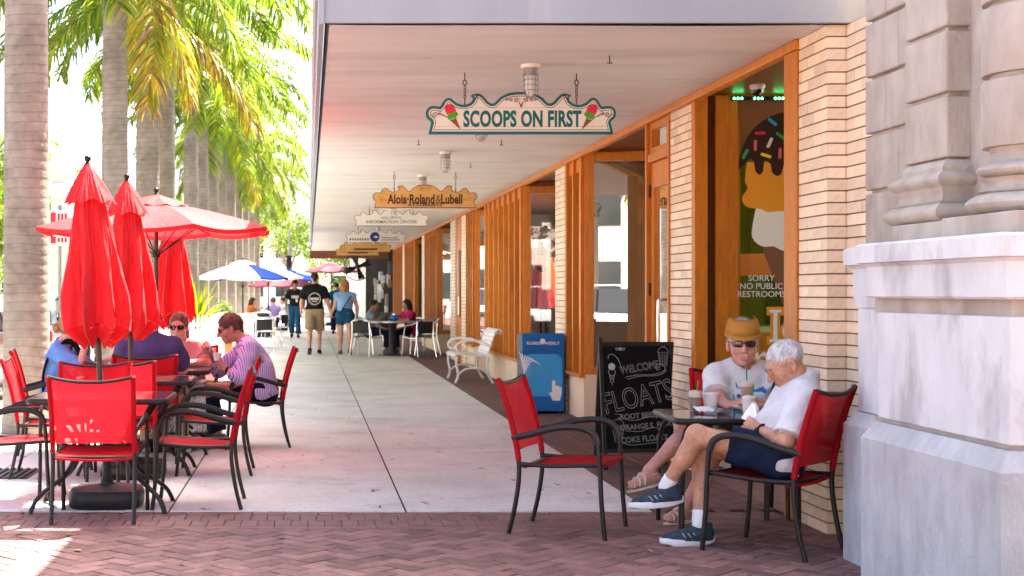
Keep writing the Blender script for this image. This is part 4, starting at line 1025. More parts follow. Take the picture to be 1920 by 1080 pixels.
jr = thing('table_jar', 'blue jar on the diners\' round table', 'jar', (1.87, 31.35, .755)); b = MB(); b.lathe([(.06,0),(.09,.05),(.085,.11),(.05,.14)], n=14); b.build('body', M['cyan'], jr, smooth=60); b = MB(); b.lathe([(.055,.14),(.055,.155)], n=12); b.build('lid', M['alu'], jr)
jp = thing('table_plant', 'small green plant pot on the diners\' round table', 'plant', (1.68, 31.5, .755)); b = MB(); b.lathe([(.04,0),(.05,.08)], n=12); b.build('pot', M['darkpost'], jp)
b = MB()
for k in range(26): a = random.uniform(0,6.28); r_ = random.uniform(.02,.09); z = random.uniform(.08,.19); b.ball((r_*math.cos(a), r_*math.sin(a), z), (.022,.022,.01), 6)
b.build('leaves', M['leafg'], jp)
# big black fan hung under the far end of the canopy
fn = thing('ceiling_fan', 'large black drum fan hung under the far end of the canopy', 'fan', (1.75, 51.0, 2.28))
b = MB()
for r_ in (.48,.36,.24,.12): b.tube([(r_*math.cos(a), -.12, r_*math.sin(a)) for a in [2*math.pi*k/28 for k in range(28)]], .012, 5, closed=True)
b.tube([(.48*math.cos(a), .12, .48*math.sin(a)) for a in [2*math.pi*k/28 for k in range(28)]], .02, 5, closed=True)
b.build('cage', M['black'], fn)
for k in range(4):
    b = MB(); a = R(20+90*k); c, s = math.cos(a), math.sin(a); p = lambda r_, w_, y: (r_*c-w_*s, y, r_*s+w_*c)
    b.add([p(.06,-.05,-.03),p(.44,-.13,-.06),p(.46,.12,.05),p(.06,.05,.03)], [(0,1,2,3)]); o = b.build('blade', M['black'], fn); o.modifiers.new('s','SOLIDIFY').thickness = .01
b = MB(); b.ball((0,0,0),(.09,.14,.09),14); b.build('motor', M['black'], fn, smooth=60); b = MB(); b.tube([(0,0,.05),(0,0,.62)],.025); b.build('bracket', M['black'], fn)
# ================================================================== PEOPLE (signed-distance bodies, meshed with surface nets)
def nv(v): return np.array(v, dtype=np.float32)
def un(v): v = nv(v); return v/np.linalg.norm(v)
def rc(a, b, ra, rb=None, k=.02, flat=None, cuts=(), op='u'):
    return dict(t='rc', a=nv(a), b=nv(b), ra=ra, rb=ra if rb is None else rb, k=k, flat=flat, cuts=cuts, op=op)
def el(c, r, Rm=None, k=.02, cuts=(), op='u'):
    return dict(t='el', c=nv(c), r=nv(r), R=np.eye(3, dtype=np.float32) if Rm is None else Rm, k=k, cuts=cuts, op=op)
def prim_bounds(p):
    if p['t'] == 'rc':
        m_ = max(p['ra'], p['rb']); return np.minimum(p['a'], p['b'])-m_, np.maximum(p['a'], p['b'])+m_
    m_ = float(max(p['r'])); return p['c']-m_, p['c']+m_
def sdf_mesh(prims, res, wrinkle=0, wf=18, seed=0, gcuts=(), wdir=None):
    lo = np.min([prim_bounds(p)[0] for p in prims if p['op'] == 'u'], 0)-.03
    hi = np.max([prim_bounds(p)[1] for p in prims if p['op'] == 'u'], 0)+.03
    n = np.ceil((hi-lo)/res).astype(int)+1
    ax = [lo[i]+res*np.arange(n[i], dtype=np.float32) for i in range(3)]
    F = np.full(n, .08, np.float32)
    for p in prims:
        b0, b1 = prim_bounds(p); mg = p['k']+.03+2*res
        i0 = np.maximum(((b0-mg-lo)/res).astype(int), 0); i1 = np.minimum(((b1+mg-lo)/res).astype(int)+2, n)
        if np.any(i1 <= i0): continue
        sl = tuple(slice(i0[i], i1[i]) for i in range(3))
        X = ax[0][sl[0]][:,None,None]; Y = ax[1][sl[1]][None,:,None]; Z = ax[2][sl[2]][None,None,:]
        if p['t'] == 'rc':
            a, b = p['a'], p['b']; dx, dy, dz = X-a[0], Y-a[1], Z-a[2]; ba = b-a
            if p['flat'] is not None:
                fn, ff = p['flat']; fn = un(fn); s_ = (dx*fn[0]+dy*fn[1]+dz*fn[2])*(ff-1)
                dx = dx+s_*fn[0]; dy = dy+s_*fn[1]; dz = dz+s_*fn[2]; ba = ba+fn*float(ba@fn)*(ff-1)
            bb = float(ba@ba)+1e-9
            t_ = np.clip((dx*ba[0]+dy*ba[1]+dz*ba[2])/bb, 0, 1)
            d = np.sqrt((dx-t_*ba[0])**2+(dy-t_*ba[1])**2+(dz-t_*ba[2])**2)-(p['ra']+t_*(p['rb']-p['ra']))
        else:
            dx, dy, dz = X-p['c'][0], Y-p['c'][1], Z-p['c'][2]; Rm = p['R']; r = p['r']
            q = [dx*Rm[0,i]+dy*Rm[1,i]+dz*Rm[2,i] for i in range(3)]
            k0 = np.sqrt(sum((q[i]/r[i])**2 for i in range(3))); k1 = np.sqrt(sum((q[i]/r[i]**2)**2 for i in range(3)))+1e-6
            d = k0*(k0-1)/k1
        for (cp, cn) in p['cuts']:
            cn = un(cn); d = np.maximum(d, (X-cp[0])*cn[0]+(Y-cp[1])*cn[1]+(Z-cp[2])*cn[2])
        old = F[sl]; k = max(p['k'], 1e-4)
        if p['op'] == 'u':
            h = np.clip(.5+.5*(old-d)/k, 0, 1); F[sl] = old*(1-h)+d*h-k*h*(1-h)
        else:
            d = -d; h = np.clip(.5-.5*(old-d)/k, 0, 1); F[sl] = old*(1-h)+d*h+k*h*(1-h)
    X = ax[0][:,None,None]; Y = ax[1][None,:,None]; Z = ax[2][None,None,:]
    if wrinkle:
        w1 = np.sin(wf*(X*.8+Y*.6+Z*1.9)+seed+1.5*np.sin(9*X+7*Z)+1.2*np.sin(11*Y-5*Z))
        w2 = np.sin(wf*1.7*(X*-.5+Y*.9+Z*1.1)+2*seed+1.3*np.sin(8*Y+10*X))
        F += wrinkle*(w1*.65+w2*.45).astype(np.float32)
    for (cp, cn) in gcuts:
        cn = un(cn); F = np.maximum(F, (X-cp[0])*cn[0]+(Y-cp[1])*cn[1]+(Z-cp[2])*cn[2])
    # ---- surface nets
    S_ = F < 0
    c = np.zeros(np.array(F.shape)-1, np.int8)
    for i in (0,1):
        for j in (0,1):
            for k in (0,1): c += S_[i:F.shape[0]-1+i, j:F.shape[1]-1+j, k:F.shape[2]-1+k]
    act = (c > 0) & (c < 8); idx = np.argwhere(act); N_ = len(idx)
    vid = np.full(act.shape, -1, np.int64); vid[act] = np.arange(N_)
    acc = np.zeros((N_,3), np.float32); cnt = np.zeros(N_, np.float32)
    val = {}
    for o in [(i,j,k) for i in (0,1) for j in (0,1) for k in (0,1)]: val[o] = F[idx[:,0]+o[0], idx[:,1]+o[1], idx[:,2]+o[2]]
    for o in val:
        for ax_ in range(3):
            if o[ax_] == 0:
                o2 = list(o); o2[ax_] = 1; f0, f1 = val[o], val[tuple(o2)]
                mk = (f0 < 0) != (f1 < 0); t_ = np.where(mk, f0/(f0-f1+1e-12), 0)
                pos = np.tile(np.array(o, np.float32), (N_,1)); pos[:,ax_] += t_
                acc += pos*mk[:,None]; cnt += mk
    verts = lo+res*(idx+acc/np.maximum(cnt,1)[:,None])
    quads = []
    for ax_ in range(3):
        a, b = [(1,2),(2,0),(0,1)][ax_]
        s0 = [slice(None)]*3; s1 = [slice(None)]*3; s0[ax_] = slice(0,-1); s1[ax_] = slice(1,None)
        A, B = S_[tuple(s0)], S_[tuple(s1)]; e = np.argwhere(A != B)
        e = e[(e[:,a] > 0) & (e[:,b] > 0) & (e[:,a] < F.shape[a]-1) & (e[:,b] < F.shape[b]-1)]
        inside = A[e[:,0],e[:,1],e[:,2]]
        def cell(da, db):
            q = e.copy(); q[:,a] += da; q[:,b] += db; return vid[q[:,0],q[:,1],q[:,2]]
        q = np.stack([cell(-1,-1), cell(0,-1), cell(0,0), cell(-1,0)], 1)
        q[~inside] = q[~inside][:,::-1]; quads.append(q)
    return verts, np.concatenate(quads)
def np_mesh(name, verts, quads, m, paint=None):
    me = bpy.data.meshes.new(name); nV, nF = len(verts), len(quads)
    me.vertices.add(nV); me.vertices.foreach_set('co', verts.astype(np.float32).ravel())
    me.loops.add(nF*4); me.loops.foreach_set('vertex_index', quads.astype(np.int32).ravel())
    me.polygons.add(nF); me.polygons.foreach_set('loop_start', np.arange(0, nF*4, 4, dtype=np.int32))
    me.polygons.foreach_set('use_smooth', np.ones(nF, bool)); me.materials.append(m)
    me.update(calc_edges=True); me.validate()
    if paint is not None:
        at = me.attributes.new('paint', 'FLOAT_COLOR', 'POINT'); col = np.ones((nV,4), np.float32); col[:,:3] = paint
        at.data.foreach_set('color', col.ravel())
    return me
def sdf_obj(name, prims, res, m, parent, paint=None, **k):
    v, q = sdf_mesh(prims, res, **k)
    root = nv(parent.location)
    pt = paint(v) if paint else None
    o = bpy.data.objects.new(name, np_mesh(name, v-root, q, m, pt)); COL.objects.link(o); o.parent = parent
    return o
def painted(name, rough=.6, bump=0, bscale=60, sss=0):
    m = mat(name, (1,1,1), rough, spec=.3, bump=bump, bscale=bscale); t = m.node_tree
    a = t.nodes.new('ShaderNodeAttribute'); a.attribute_name = 'paint'; t.links.new(a.outputs['Color'], t.nodes['Principled BSDF'].inputs['Base Color'])
    if sss: t.nodes['Principled BSDF'].inputs['Subsurface Weight'].default_value = sss; t.nodes['Principled BSDF'].inputs['Subsurface Radius'].default_value = (.02,.008,.004); t.nodes['Principled BSDF'].inputs['Subsurface Scale'].default_value = .3
    return m
M['skin'] = painted('skin', .52, .12, 90)
_t = M['skin'].node_tree; _b = _t.nodes['Principled BSDF']; _c = _b.inputs['Base Color'].links[0].from_socket
for _sc, _lo, _hi in ((9,.84,1.10),(48,.80,1.12)):
    _n = _t.nodes.new('ShaderNodeTexNoise'); _n.inputs['Scale'].default_value = _sc; _n.inputs['Detail'].default_value = 5
    _r = _t.nodes.new('ShaderNodeMapRange'); _r.inputs[1].default_value = .3; _r.inputs[2].default_value = .7; _r.inputs[3].default_value = _lo; _r.inputs[4].default_value = _hi; _t.links.new(_n.outputs[0], _r.inputs[0])
    _h = _t.nodes.new('ShaderNodeMix'); _h.data_type = 'RGBA'; _h.blend_type = 'MULTIPLY'; _h.inputs[0].default_value = 1; _t.links.new(_c, _h.inputs[6]); _t.links.new(_r.outputs[0], _h.inputs[7]); _c = _h.outputs[2]
_t.links.new(_c, _b.inputs['Base Color'])
SKIN = {'fair': (.60,.33,.235), 'tan': (.56,.285,.175), 'pink': (.62,.30,.23), 'brown': (.30,.15,.09), 'sun': (.50,.23,.15)}
def frame(f, up=(0,0,1)):
    f = un(f); up = nv(up); r = un(np.cross(f, up)); u = np.cross(r, f); return np.stack([r, f, u], 1)    # columns right, forward, up
def head_prims(c, f, s=1.0, up=(0,0,1), old=0):
    Rm = frame(f, up); c = nv(c)
    P = lambda x, y, z: c+Rm@(nv((x, y, z))*s)
    E = lambda x, y, z, rx, ry, rz, k=.015, op='u': el(P(x,y,z), (rx*s, ry*s, rz*s), Rm, k, op=op)
    L = [E(0,-.014,.036,.074,.094,.083), E(0,.022,-.022,.061,.074,.085,.03), E(0,.034,-.074,.046,.048,.038,.03), E(0,.070,-.098,.021,.018,.017,.02)]
    L += [rc(P(-.034,.079,.030), P(.034,.079,.030), .013*s, k=.015)]
    for sx in (-1, 1):
        L += [E(sx*.041,.058,-.026,.027,.028,.030,.02), E(sx*.031,.099,.010,.015,.013,.011,.012,'s'), E(sx*.031,.079,.010,.0125,.0115,.0115,.004)]
        L += [rc(P(sx*.019,.0905,.0165), P(sx*.044,.083,.0155), .0045*s, k=.004)]
        L += [E(sx*.078,-.010,-.004,.009,.019,.031,.006), E(sx*.084,-.006,.0,.006,.010,.018,.004,'s'), E(sx*.077,-.002,-.032,.008,.009,.011,.006)]
        if old: L += [rc(P(sx*.021,.092,-.035), P(sx*.033,.083,-.062), .004*s, k=.008, op='s')]
    L += [rc(P(0,.090,.018), P(0,.117,-.026), .0085*s, .0125*s, k=.012), E(-.012,.104,-.031,.009,.009,.007,.008), E(.012,.104,-.031,.009,.009,.007,.008)]
    L += [rc(P(-.020,.089,-.058), P(.020,.089,-.058), .0065*s, k=.008), rc(P(-.017,.089,-.071), P(.017,.089,-.071), .0075*s, k=.008), rc(P(-.023,.097,-.0645), P(.023,.097,-.0645), .0028*s, k=.004, op='s')]
    return L, P, Rm
def hand_prims(w, d, n, thumb, curl=.5, s=1.0, k=.006, thumb_in=.5):
    w, d = nv(w), un(d); n = un(nv(n)-d*float(nv(n)@d)); ts = np.cross(d, n)*thumb
    L = []
    for o in (-.022, -.006, .010, .024): L.append(rc(w+d*.015*s-ts*o*s*.5, w+d*.085*s-ts*o*s, .0135*s, .0125*s, k=.012))
    for i, (o, ln) in enumerate(((-.030,.074),(-.010,.082),(.010,.077),(.028,.060))):
        p = w+d*.088*s-ts*o*s; a = .15
        cu = curl[i] if isinstance(curl, (list, tuple)) else curl*(.9+.1*i)
        for j, fr_ in enumerate((.45,.32,.25)):
            a += cu; dr = d*math.cos(a)+n*math.sin(a); q = p+dr*ln*fr_*s
            L.append(rc(p, q, (.0092-.0008*j)*s, (.0084-.0008*j)*s, k=k*.6)); p = q
    p = w+d*.022*s+ts*.018*s; dr = un(ts*.75+d*.65+n*.25); q = p+dr*.042*s
    L.append(rc(p, q, .015*s, .0115*s, k=.010)); dr2 = un(ts*(.75-thumb_in)+d*.85+n*(.15+thumb_in)); r_ = q+dr2*.036*s; L.append(rc(q, r_, .0108*s, .0095*s, k=k)); dr3 = un(dr2+n*.3*thumb_in-ts*.3*thumb_in); L.append(rc(r_, r_+dr3*.024*s, .0092*s, .0075*s, k=k))
    return L
def torso(J, g=1.0, inf=0.0, belly=0, bust=0, k=.05):
    pel, neck = nv(J['pel']), nv(J['neck']); up = un(neck-pel); lat = un(nv(J['Ls'])-nv(J['Rs'])); fr_ = un(np.cross(lat, up))
    waist = pel+(neck-pel)*.40+fr_*J.get('hunch', 0)*-.03; ch = neck-up*.15+fr_*.005
    L = [rc(nv(J['Lh']), nv(J['Rh']), .098*g+inf, k=k, flat=(fr_,1.05)),
         rc(pel-up*.0, waist, .148*g+inf, .135*g+inf, k=k, flat=(fr_,1.32)), rc(waist, ch, .135*g+inf, .158*g+inf, k=k, flat=(fr_,1.38)),
         rc(nv(J['Ls'])-up*.02-lat*.02, nv(J['Rs'])-up*.02+lat*.02, .058*g+inf, k=.05), rc(ch+lat*.07, ch-lat*.07, .085*g+inf, k=.05, flat=(fr_,1.1)),
         rc(neck-up*.005, nv(J['Ls'])-lat*.03, .045*g+inf, .05*g+inf, k=.04), rc(neck-up*.005, nv(J['Rs'])+lat*.03, .045*g+inf, .05*g+inf, k=.04)]
    if belly: L.append(el(waist-up*.02+fr_*.06, (.13*g+inf, .11*g+inf+belly*.03, .13*g+inf), np.stack([lat, fr_, up],1), k=.05))
    if bust:
        for sx in (-1, 1): L.append(el(ch-up*.07+fr_*(.085*g)+lat*sx*.07, (.062+inf,.055+inf,.065+inf), np.stack([lat, fr_, up],1), k=.05))
    return L, up, lat, fr_
def lerp(a, b, t_): return nv(a)+(nv(b)-nv(a))*t_
def limb(J, side, g=1.0, inf=0, ag=1.0):
    s = side; sh, e, w = nv(J[s+'s']), nv(J[s+'e']), nv(J[s+'w'])
    return [rc(sh, e, .050*ag+inf, .040*ag+inf, k=.03), rc(e, w, .039*ag+inf, .0255*ag+inf, k=.02), el(lerp(e,w,.28), (.038*ag+inf,)*3, k=.03)]
def leg(J, side, g=1.0, inf=0):
    s = side; h, k_, a = nv(J[s+'h']), nv(J[s+'k']), nv(J[s+'a'])
    back = un(np.cross(np.cross(k_-h, a-k_)+1e-4, a-k_))
    if float(back@(h-k_)) < 0: back = -back
    return [rc(h, k_, .085*g+inf, .056*g+inf, k=.04), rc(k_, a, .053*g+inf, .034*g+inf, k=.03), rc(lerp(k_,a,.15)+back*.016, lerp(k_,a,.45)+back*.018, .042*g+inf, .044*g+inf, k=.04), el(k_, (.056*g+inf,)*3, k=.02)]
def foot_prims(a, f, up=(0,0,1), s=1.0, toes=True):
    f = un(f); up = un(nv(up)-f*float(nv(up)@f)); sd = np.cross(f, up); a = nv(a)
    L = [rc(a-up*.01*s, a-f*.03*s-up*.055*s, .034*s, .032*s, k=.02), rc(a+f*.01*s-up*.03*s, a+f*.12*s-up*.07*s, .034*s, .024*s, k=.03), rc(a-f*.02*s-up*.062*s, a+f*.13*s-up*.073*s, .028*s, .022*s, k=.02)]
    if toes:
        for i, o in enumerate((-.030,-.014,0,.013,.026)):
            q = a+f*(.125-.008*abs(i-1))*s-up*.078*s+sd*o*s; L.append(rc(q, q+f*(.040-.004*i)*s, .0105*s, .009*s, k=.006))
    return L
def shoe(parent, a, f, m_up, m_sole, up=(0,0,1), s=1.0, res=.006, lace=None):
    f = un(f); up = un(nv(up)-f*float(nv(up)@f)); sd = np.cross(f, up); a = nv(a); zs = -.098*s
    B = lambda x, y, z: a+sd*x*s+f*y*s+up*z*s
    pr = [rc(B(0,-.035,-.055), B(0,.02,-.055), .040*s, .042*s, k=.02), rc(B(0,.0,-.05), B(.0,.10,-.068), .042*s, .036*s, k=.03), rc(B(0,.08,-.068), B(.004,.165,-.074), .040*s, .026*s, k=.02), rc(B(0,-.025,-.03), B(0,-.02,.012), .040*s, .043*s, k=.02, cuts=((B(0,0,.004), up),))]
    sdf_obj('shoe', pr, res, m_up, parent, gcuts=((B(0,0,zs+.026), -up),))
    out = []
    for k in range(20):
        an = 2*math.pi*k/20; y = math.cos(an); x = math.sin(an)
        wd = .043 if y > 0 else .037
        out.append((x*wd*(1-.12*max(0,-y))*(1 if abs(y) < .95 else 1), .062+y*(.142)))
    b = MB(); rows = []
    for (sc, z) in ((.92,zs),(1.0,zs+.004),(1.05,zs+.020),(1.02,zs+.034),(.9,zs+.036)): rows.append([tuple(B(x*sc, .062+(y-.062)*(1+(sc-1)*.4), z + (.012 if y > .17 else 0)*(1 if z < zs+.03 else .4) + max(0,(-y+.0))*.18)-nv(parent.location)) for x, y in out])
    b.grid(rows, closed=True); b.f.append(tuple(range(19,-1,-1))); b.m.append(0); b.build('sole', m_sole, parent, smooth=50)
    b = MB()
    for sx in (-1, 1):
        for k in range(3): b.tube([tuple(B(sx*(.0385+.003*j), .025+.028*k+.012*j, -.072+.016*j*1.0)-nv(parent.location)) for j in (0,1,2)], .0035, 5, flat=(1,.5))
    if lace: b.build('side_stripes', m_sole, parent)['kind'] = 'stuff'
    if lace:
        b = MB(); 
        for k in range(5): y = .035+.02*k; b.tube([tuple(B(x,y,z)-nv(parent.location)) for x, z in ((-.03,-.035-.006*k),(0,-.010-.0085*k),(.03,-.035-.006*k))], .0035, 5)
        b.build('laces', lace, parent)
def shirt_prims(J, g, inf, sleeve, belly=0, bust=0, ag=1.0, hem=.0, loose=0.0):
    L, up, lat, fr_ = torso(J, g, inf, belly, bust)
    neck = nv(J['neck']); pel = nv(J['pel'])
    for s in 'LR':
        sh, e = nv(J[s+'s']), nv(J[s+'e']); w = nv(J[s+'w'])
        if sleeve <= 0: continue
        if sleeve <= 1:
            end = lerp(sh, e, sleeve); d = un(e-sh); L.append(rc(sh, end+d*.05, .056*ag+inf, .050*ag+inf+loose, k=.03, cuts=((end, d),)))
        else:
            L.append(rc(sh, e, .056*ag+inf, .046*ag+inf+loose*.5, k=.03)); end = lerp(e, w, sleeve-1); d = un(w-e); L.append(rc(e, end+d*.05, .045*ag+inf+loose*.5, .036*ag+inf+loose, k=.02, cuts=((end, d),)))
    L.append(rc(neck+up*.0+fr_*.025, neck+up*.22+fr_*.05, .066*max(g,1), .085, k=.008, op='s'))
    g_ = [(pel-up*hem, -up)]
    return L, g_, up, lat, fr_
def pants_prims(J, g, inf, t_, loose=.0):
    up = un(nv(J['neck'])-nv(J['pel'])); lat = un(nv(J['Ls'])-nv(J['Rs'])); fr_ = un(np.cross(lat, up))
    L = [rc(nv(J['Lh']), nv(J['Rh']), .102*g+inf, k=.04, flat=(fr_,1.05)), rc(nv(J['pel']), nv(J['pel'])+up*.10, .145*g+inf, .138*g+inf, k=.05, flat=(fr_,1.28))]
    for s in 'LR':
        h, k_, a = nv(J[s+'h']), nv(J[s+'k']), nv(J[s+'a'])
        if t_ <= 1:
            end = lerp(h, k_, t_); d = un(k_-h); L.append(rc(h, end+d*.05, .090*g+inf, .070*g+inf+loose, k=.03, cuts=((end, d),)))
        else:
            L.append(rc(h, k_, .090*g+inf, .062*g+inf, k=.03)); end = lerp(k_, a, t_-1); d = un(a-k_); L.append(rc(k_, end+d*.04, .060*g+inf, .050*g+inf+loose, k=.025, cuts=((end, d),)))
    return L, [(nv(J['pel'])+up*.12, up)]
def hair_short(P, Rm, s=1.0, vol=0.0, long=-.045, front=.055, receding=0):
    c = P(0,-.018,.042)
    return [el(c, ((.081+vol)*s, (.100+vol)*s, (.086+vol)*s), Rm, cuts=((P(0,front-receding,.045), Rm@nv((0,.86,-.5))), (P(0,0,long), Rm@nv((0,.25,-1)))), k=.01)]
def glasses(parent, P, Rm, m_lens, m_fr, s=1.0, w=.026, h=.019, wrap=.012, thin=False, y=.098, z=.010):
    root = nv(parent.location); b = MB(); r = lambda *a: tuple(P(*a)-root)
    for sx in (-1, 1):
        n = 14; ringp = []; 
        for k in range(n):
            a = 2*math.pi*k/n; c, s_ = math.cos(a), math.sin(a); q = (abs(c)**3.2+abs(s_)**3.2)**(-1/3.2)
            x = .033+w*c*q; ringp.append((sx*x, y-wrap*((x-.01)/.05)**2, z+h*s_*q))
        if not thin:
            vs = [r(*p) for p in ringp]+[r(p[0],p[1]-.004,p[2]) for p in ringp]+[r(sx*.033, y+.001, z)]
            b.add(vs, [(i, (i+1) % n, 2*n) for i in range(n)]+[(i, (i+1) % n, n+(i+1) % n, n+i) for i in range(n)], 0)
        b.tube([r(*p) for p in ringp], .0014 if thin else .0026, 5, closed=True, mi=1)
        b.tube([r(sx*(.033+w), y-wrap*.9, z+h*.3), r(sx*.074, .06, z+h*.35), r(sx*.079, -.005, z+h*.2)], .0014 if thin else .0032, 5, mi=1)
    b.tube([r(-.009, y, z+.004), r(0, y+.004, z+.007), r(.009, y, z+.004)], .0014 if thin else .0028, 5, mi=1)
    return b.build('glasses' if thin else 'sunglasses', [m_lens, m_fr], parent, smooth=50)
M['lens'] = mat('dark_lens', (.008,.008,.01), .08, spec=.7); M['gframe'] = mat('black_spectacle_frame', (.012,.012,.012), .3); M['wire'] = mat('thin_wire_frame', (.25,.2,.15), .3, metal=1)
def hairmat(n, c, c2=None): return mat(n, c, .6, var=.35, vscale=60, bump=.5, bscale=120, col2=c2, c2scale=25, stretch=(1,1,.35))
HAIR = {'white': hairmat('white_hair', (.72,.70,.70), (.55,.53,.53)), 'dark': hairmat('dark_brown_hair', (.035,.018,.011), (.015,.008,.006)), 'black': hairmat('black_hair', (.012,.009,.008)), 'auburn': hairmat('auburn_hair', (.36,.14,.04), (.22,.08,.025)), 'blond': hairmat('light_brown_hair', (.33,.19,.09), (.20,.10,.045)), 'grey': hairmat('grey_brown_hair', (.14,.09,.07), (.07,.04,.03)), 'bald': hairmat('greying_hair', (.10,.05,.035), (.2,.15,.12))}
def strands(parent, capobj, P, m, n=2600, ln=.035, lift=.25, w=.0016, down=.5, crown=(0,-.06,.125), seed=0, jit=.35):
    """fine hair strips combed over the scalp cap"""
    me = capobj.data; rnd = np.random.RandomState(seed); N_ = len(me.vertices); co = np.empty(N_*3, np.float32); no = np.empty(N_*3, np.float32)
    me.vertices.foreach_get('co', co); me.vertices.foreach_get('normal', no); co = co.reshape(-1,3); no = no.reshape(-1,3)
    cr = P(*crown)-nv(parent.location); ctr = P(0,-.02,.03)-nv(parent.location)
    ok = np.where(((co-ctr)*no).sum(1) > .3*np.linalg.norm(co-ctr, axis=1))[0]
    ids = rnd.choice(ok, n); vs = []; fs = []
    for i in ids:
        p = co[i].copy(); nn = no[i]; d = (p-cr); d = d/(np.linalg.norm(d)+1e-6)+nv((0,0,-down))+rnd.normal(0, jit, 3); d = d-nn*float(d@nn); d /= np.linalg.norm(d)+1e-6
        l = ln*rnd.uniform(.6,1.2); sd = np.cross(nn, d)*w; o = len(vs); q = p-nn*.002
        lf = lift*rnd.uniform(.3,1.3)
        for j in range(4):
            ww = (1, 1, .8, .25)[j]; vs += [tuple(q-sd*ww), tuple(q+sd*ww)]
            q = q+(d+nn*(lf*(1-.75*j)))*l/3
        for j in range(3): fs.append((o+2*j, o+2*j+1, o+2*j+3, o+2*j+2))
    mm = bpy.data.meshes.new('hair_strands'); mm.from_pydata(vs, [], fs); mm.materials.append(m); ob = bpy.data.objects.new('hair_strands', mm); COL.objects.link(ob); ob.parent = capobj; ob['kind'] = 'stuff'
    return ob
def cloth(n, c, rough=.85, **k):
    k.setdefault('var', .08); return mat(n, c, rough, spec=.08, vscale=12, bump=.4, bscale=28, **k)
def body(t, J, tone, res, g=1.0, ag=1.0, lg=1.0, hs=1.0, old=0, feet=True, belly=0, hands=None, neck_r=.052, bust=0):
    """skin body: one continuous mesh"""
    pr, up, lat, fr_ = torso(J, g, -.004, belly, bust)
    for s in 'LR': pr += limb(J, s, ag=ag); pr += leg(J, s, lg)
    hp, P, Rm = head_prims(J['head'], J['hf'], hs, J.get('hup', (0,0,1)), old)
    pr.append(rc(nv(J['neck'])-up*.03, P(0,-.03,-.055), neck_r*1.08, neck_r, k=.03)); pr += hp
    for s in 'LR':
        w = nv(J[s+'w']); d, n, cu = J[s+'hand']
        pr += hand_prims(w, d, n, 1 if s == 'L' else -1, cu, J.get('hsz', 1.0))
        if feet: pr += foot_prims(J[s+'a'], J[s+'f'], J.get(s+'fu', (0,0,1)), J.get('fs', 1.0))
    base = nv(SKIN[tone]); lips = [P(x*.007,.093,-.0645) for x in range(-3,4)]
    def paint(v):
        n = .5+.5*np.sin(v[:,0]*37+1.3*np.sin(v[:,2]*29))*np.sin(v[:,2]*41+v[:,1]*33)
        c = base[None,:]*(.93+.12*n[:,None]); c[:,0] *= 1.0
        red = np.zeros(len(v), np.float32)
        for q, r_ in ((P(.045,.075,-.025),.03),(P(-.045,.075,-.025),.03),(P(0,.112,-.02),.018)): red = np.maximum(red, np.exp(-((v-q)**2).sum(1)/r_**2))
        c = c*(1-.25*red[:,None])+nv((.62,.20,.15))[None,:]*.25*red[:,None]
        lp = np.zeros(len(v), np.float32)
        for q in lips: lp = np.maximum(lp, np.exp(-((v-q)**2).sum(1)/.0085**2))
        return c*(1-.7*lp[:,None])+nv((.42,.13,.11))[None,:]*.7*lp[:,None]
    o = sdf_obj('body', pr, res, M['skin'], t, paint)
    return P, Rm, up, lat, fr_
def person(label, loc, group=None): return thing('person', label, 'person', loc, 0, group)

# ------------------------------------------------------------------ old man, right foreground
M['wcloth'] = cloth('white_cotton', (.62,.62,.64)); M['navyshort'] = cloth('navy_shorts', (.012,.02,.045)); M['shoeblue'] = mat('grey_blue_trainer', (.030,.048,.068), .7, var=.4, vscale=60, bump=.4, bscale=150); M['solew'] = mat('white_rubber_sole', (.75,.76,.78), .6); M['lace'] = mat('dark_laces', (.01,.012,.02), .8); M['sock'] = cloth('white_sock', (.78,.78,.78))
J = dict(pel=(2.575,7.70,.505), neck=(2.695,7.715,.925), head=(2.582,7.665,.995), hf=(-.86,.02,-.52), hup=(-.35,0,1), Ls=(2.635,7.545,.85), Rs=(2.735,7.895,.86), hunch=1,
    Le=(2.475,7.46,.605), Lw=(2.418,7.685,.645), Re=(2.66,8.03,.64), Rw=(2.525,7.935,.735), Lh=(2.55,7.62,.495), Rh=(2.60,7.78,.495), Lk=(2.10,7.78,.608), Rk=(2.17,7.95,.53), La=(1.972,7.93,.315), Ra=(2.135,7.86,.118), Lf=(-1,.0,.0), Rf=(-1,-.05,0),
    Lhand=((-.62,.62,.35), (.35,.55,-.1), .8), Rhand=((-.85,-.25,.12), (.05,-.85,-.3), .85), hsz=1.02)
for _k in ('pel','neck','head','Ls','Rs','Lh','Rh','Re'): J[_k] = (J[_k][0]-.032, J[_k][1]+.022, J[_k][2])
om = person('person in white polo and navy shorts sitting with crossed legs', (2.45,7.7,0))
P, Rm, up, lat, fr_ = body(om, J, 'tan', .0055, g=1.03, lg=.97, hs=1.03, old=1, feet=False, belly=.6)
sp, gc, *_ = shirt_prims(J, 1.05, .014, .88, belly=.8, hem=.09, loose=.016)
sdf_obj('polo_shirt', sp, .006, M['wcloth'], om, wrinkle=.0065, wf=24, gcuts=gc, seed=2)
b = MB(); cpts = []
for k in range(18):
    a = 2*math.pi*k/18; q = nv(J['neck'])+up*.02+lat*.075*math.cos(a)+fr_*(.07*math.sin(a)+.005)-up*.022*math.sin(a); cpts.append(q-nv(om.location))
rows = [[tuple(q) for q in cpts], [tuple(q+(q-np.mean(cpts,0))*.06+up*.014) for q in cpts], [tuple(q+(q-np.mean(cpts,0))*.20-up*.018) for q in cpts]]
b.grid(rows, closed=True); b.build('collar', M['wcloth'], om, smooth=180)
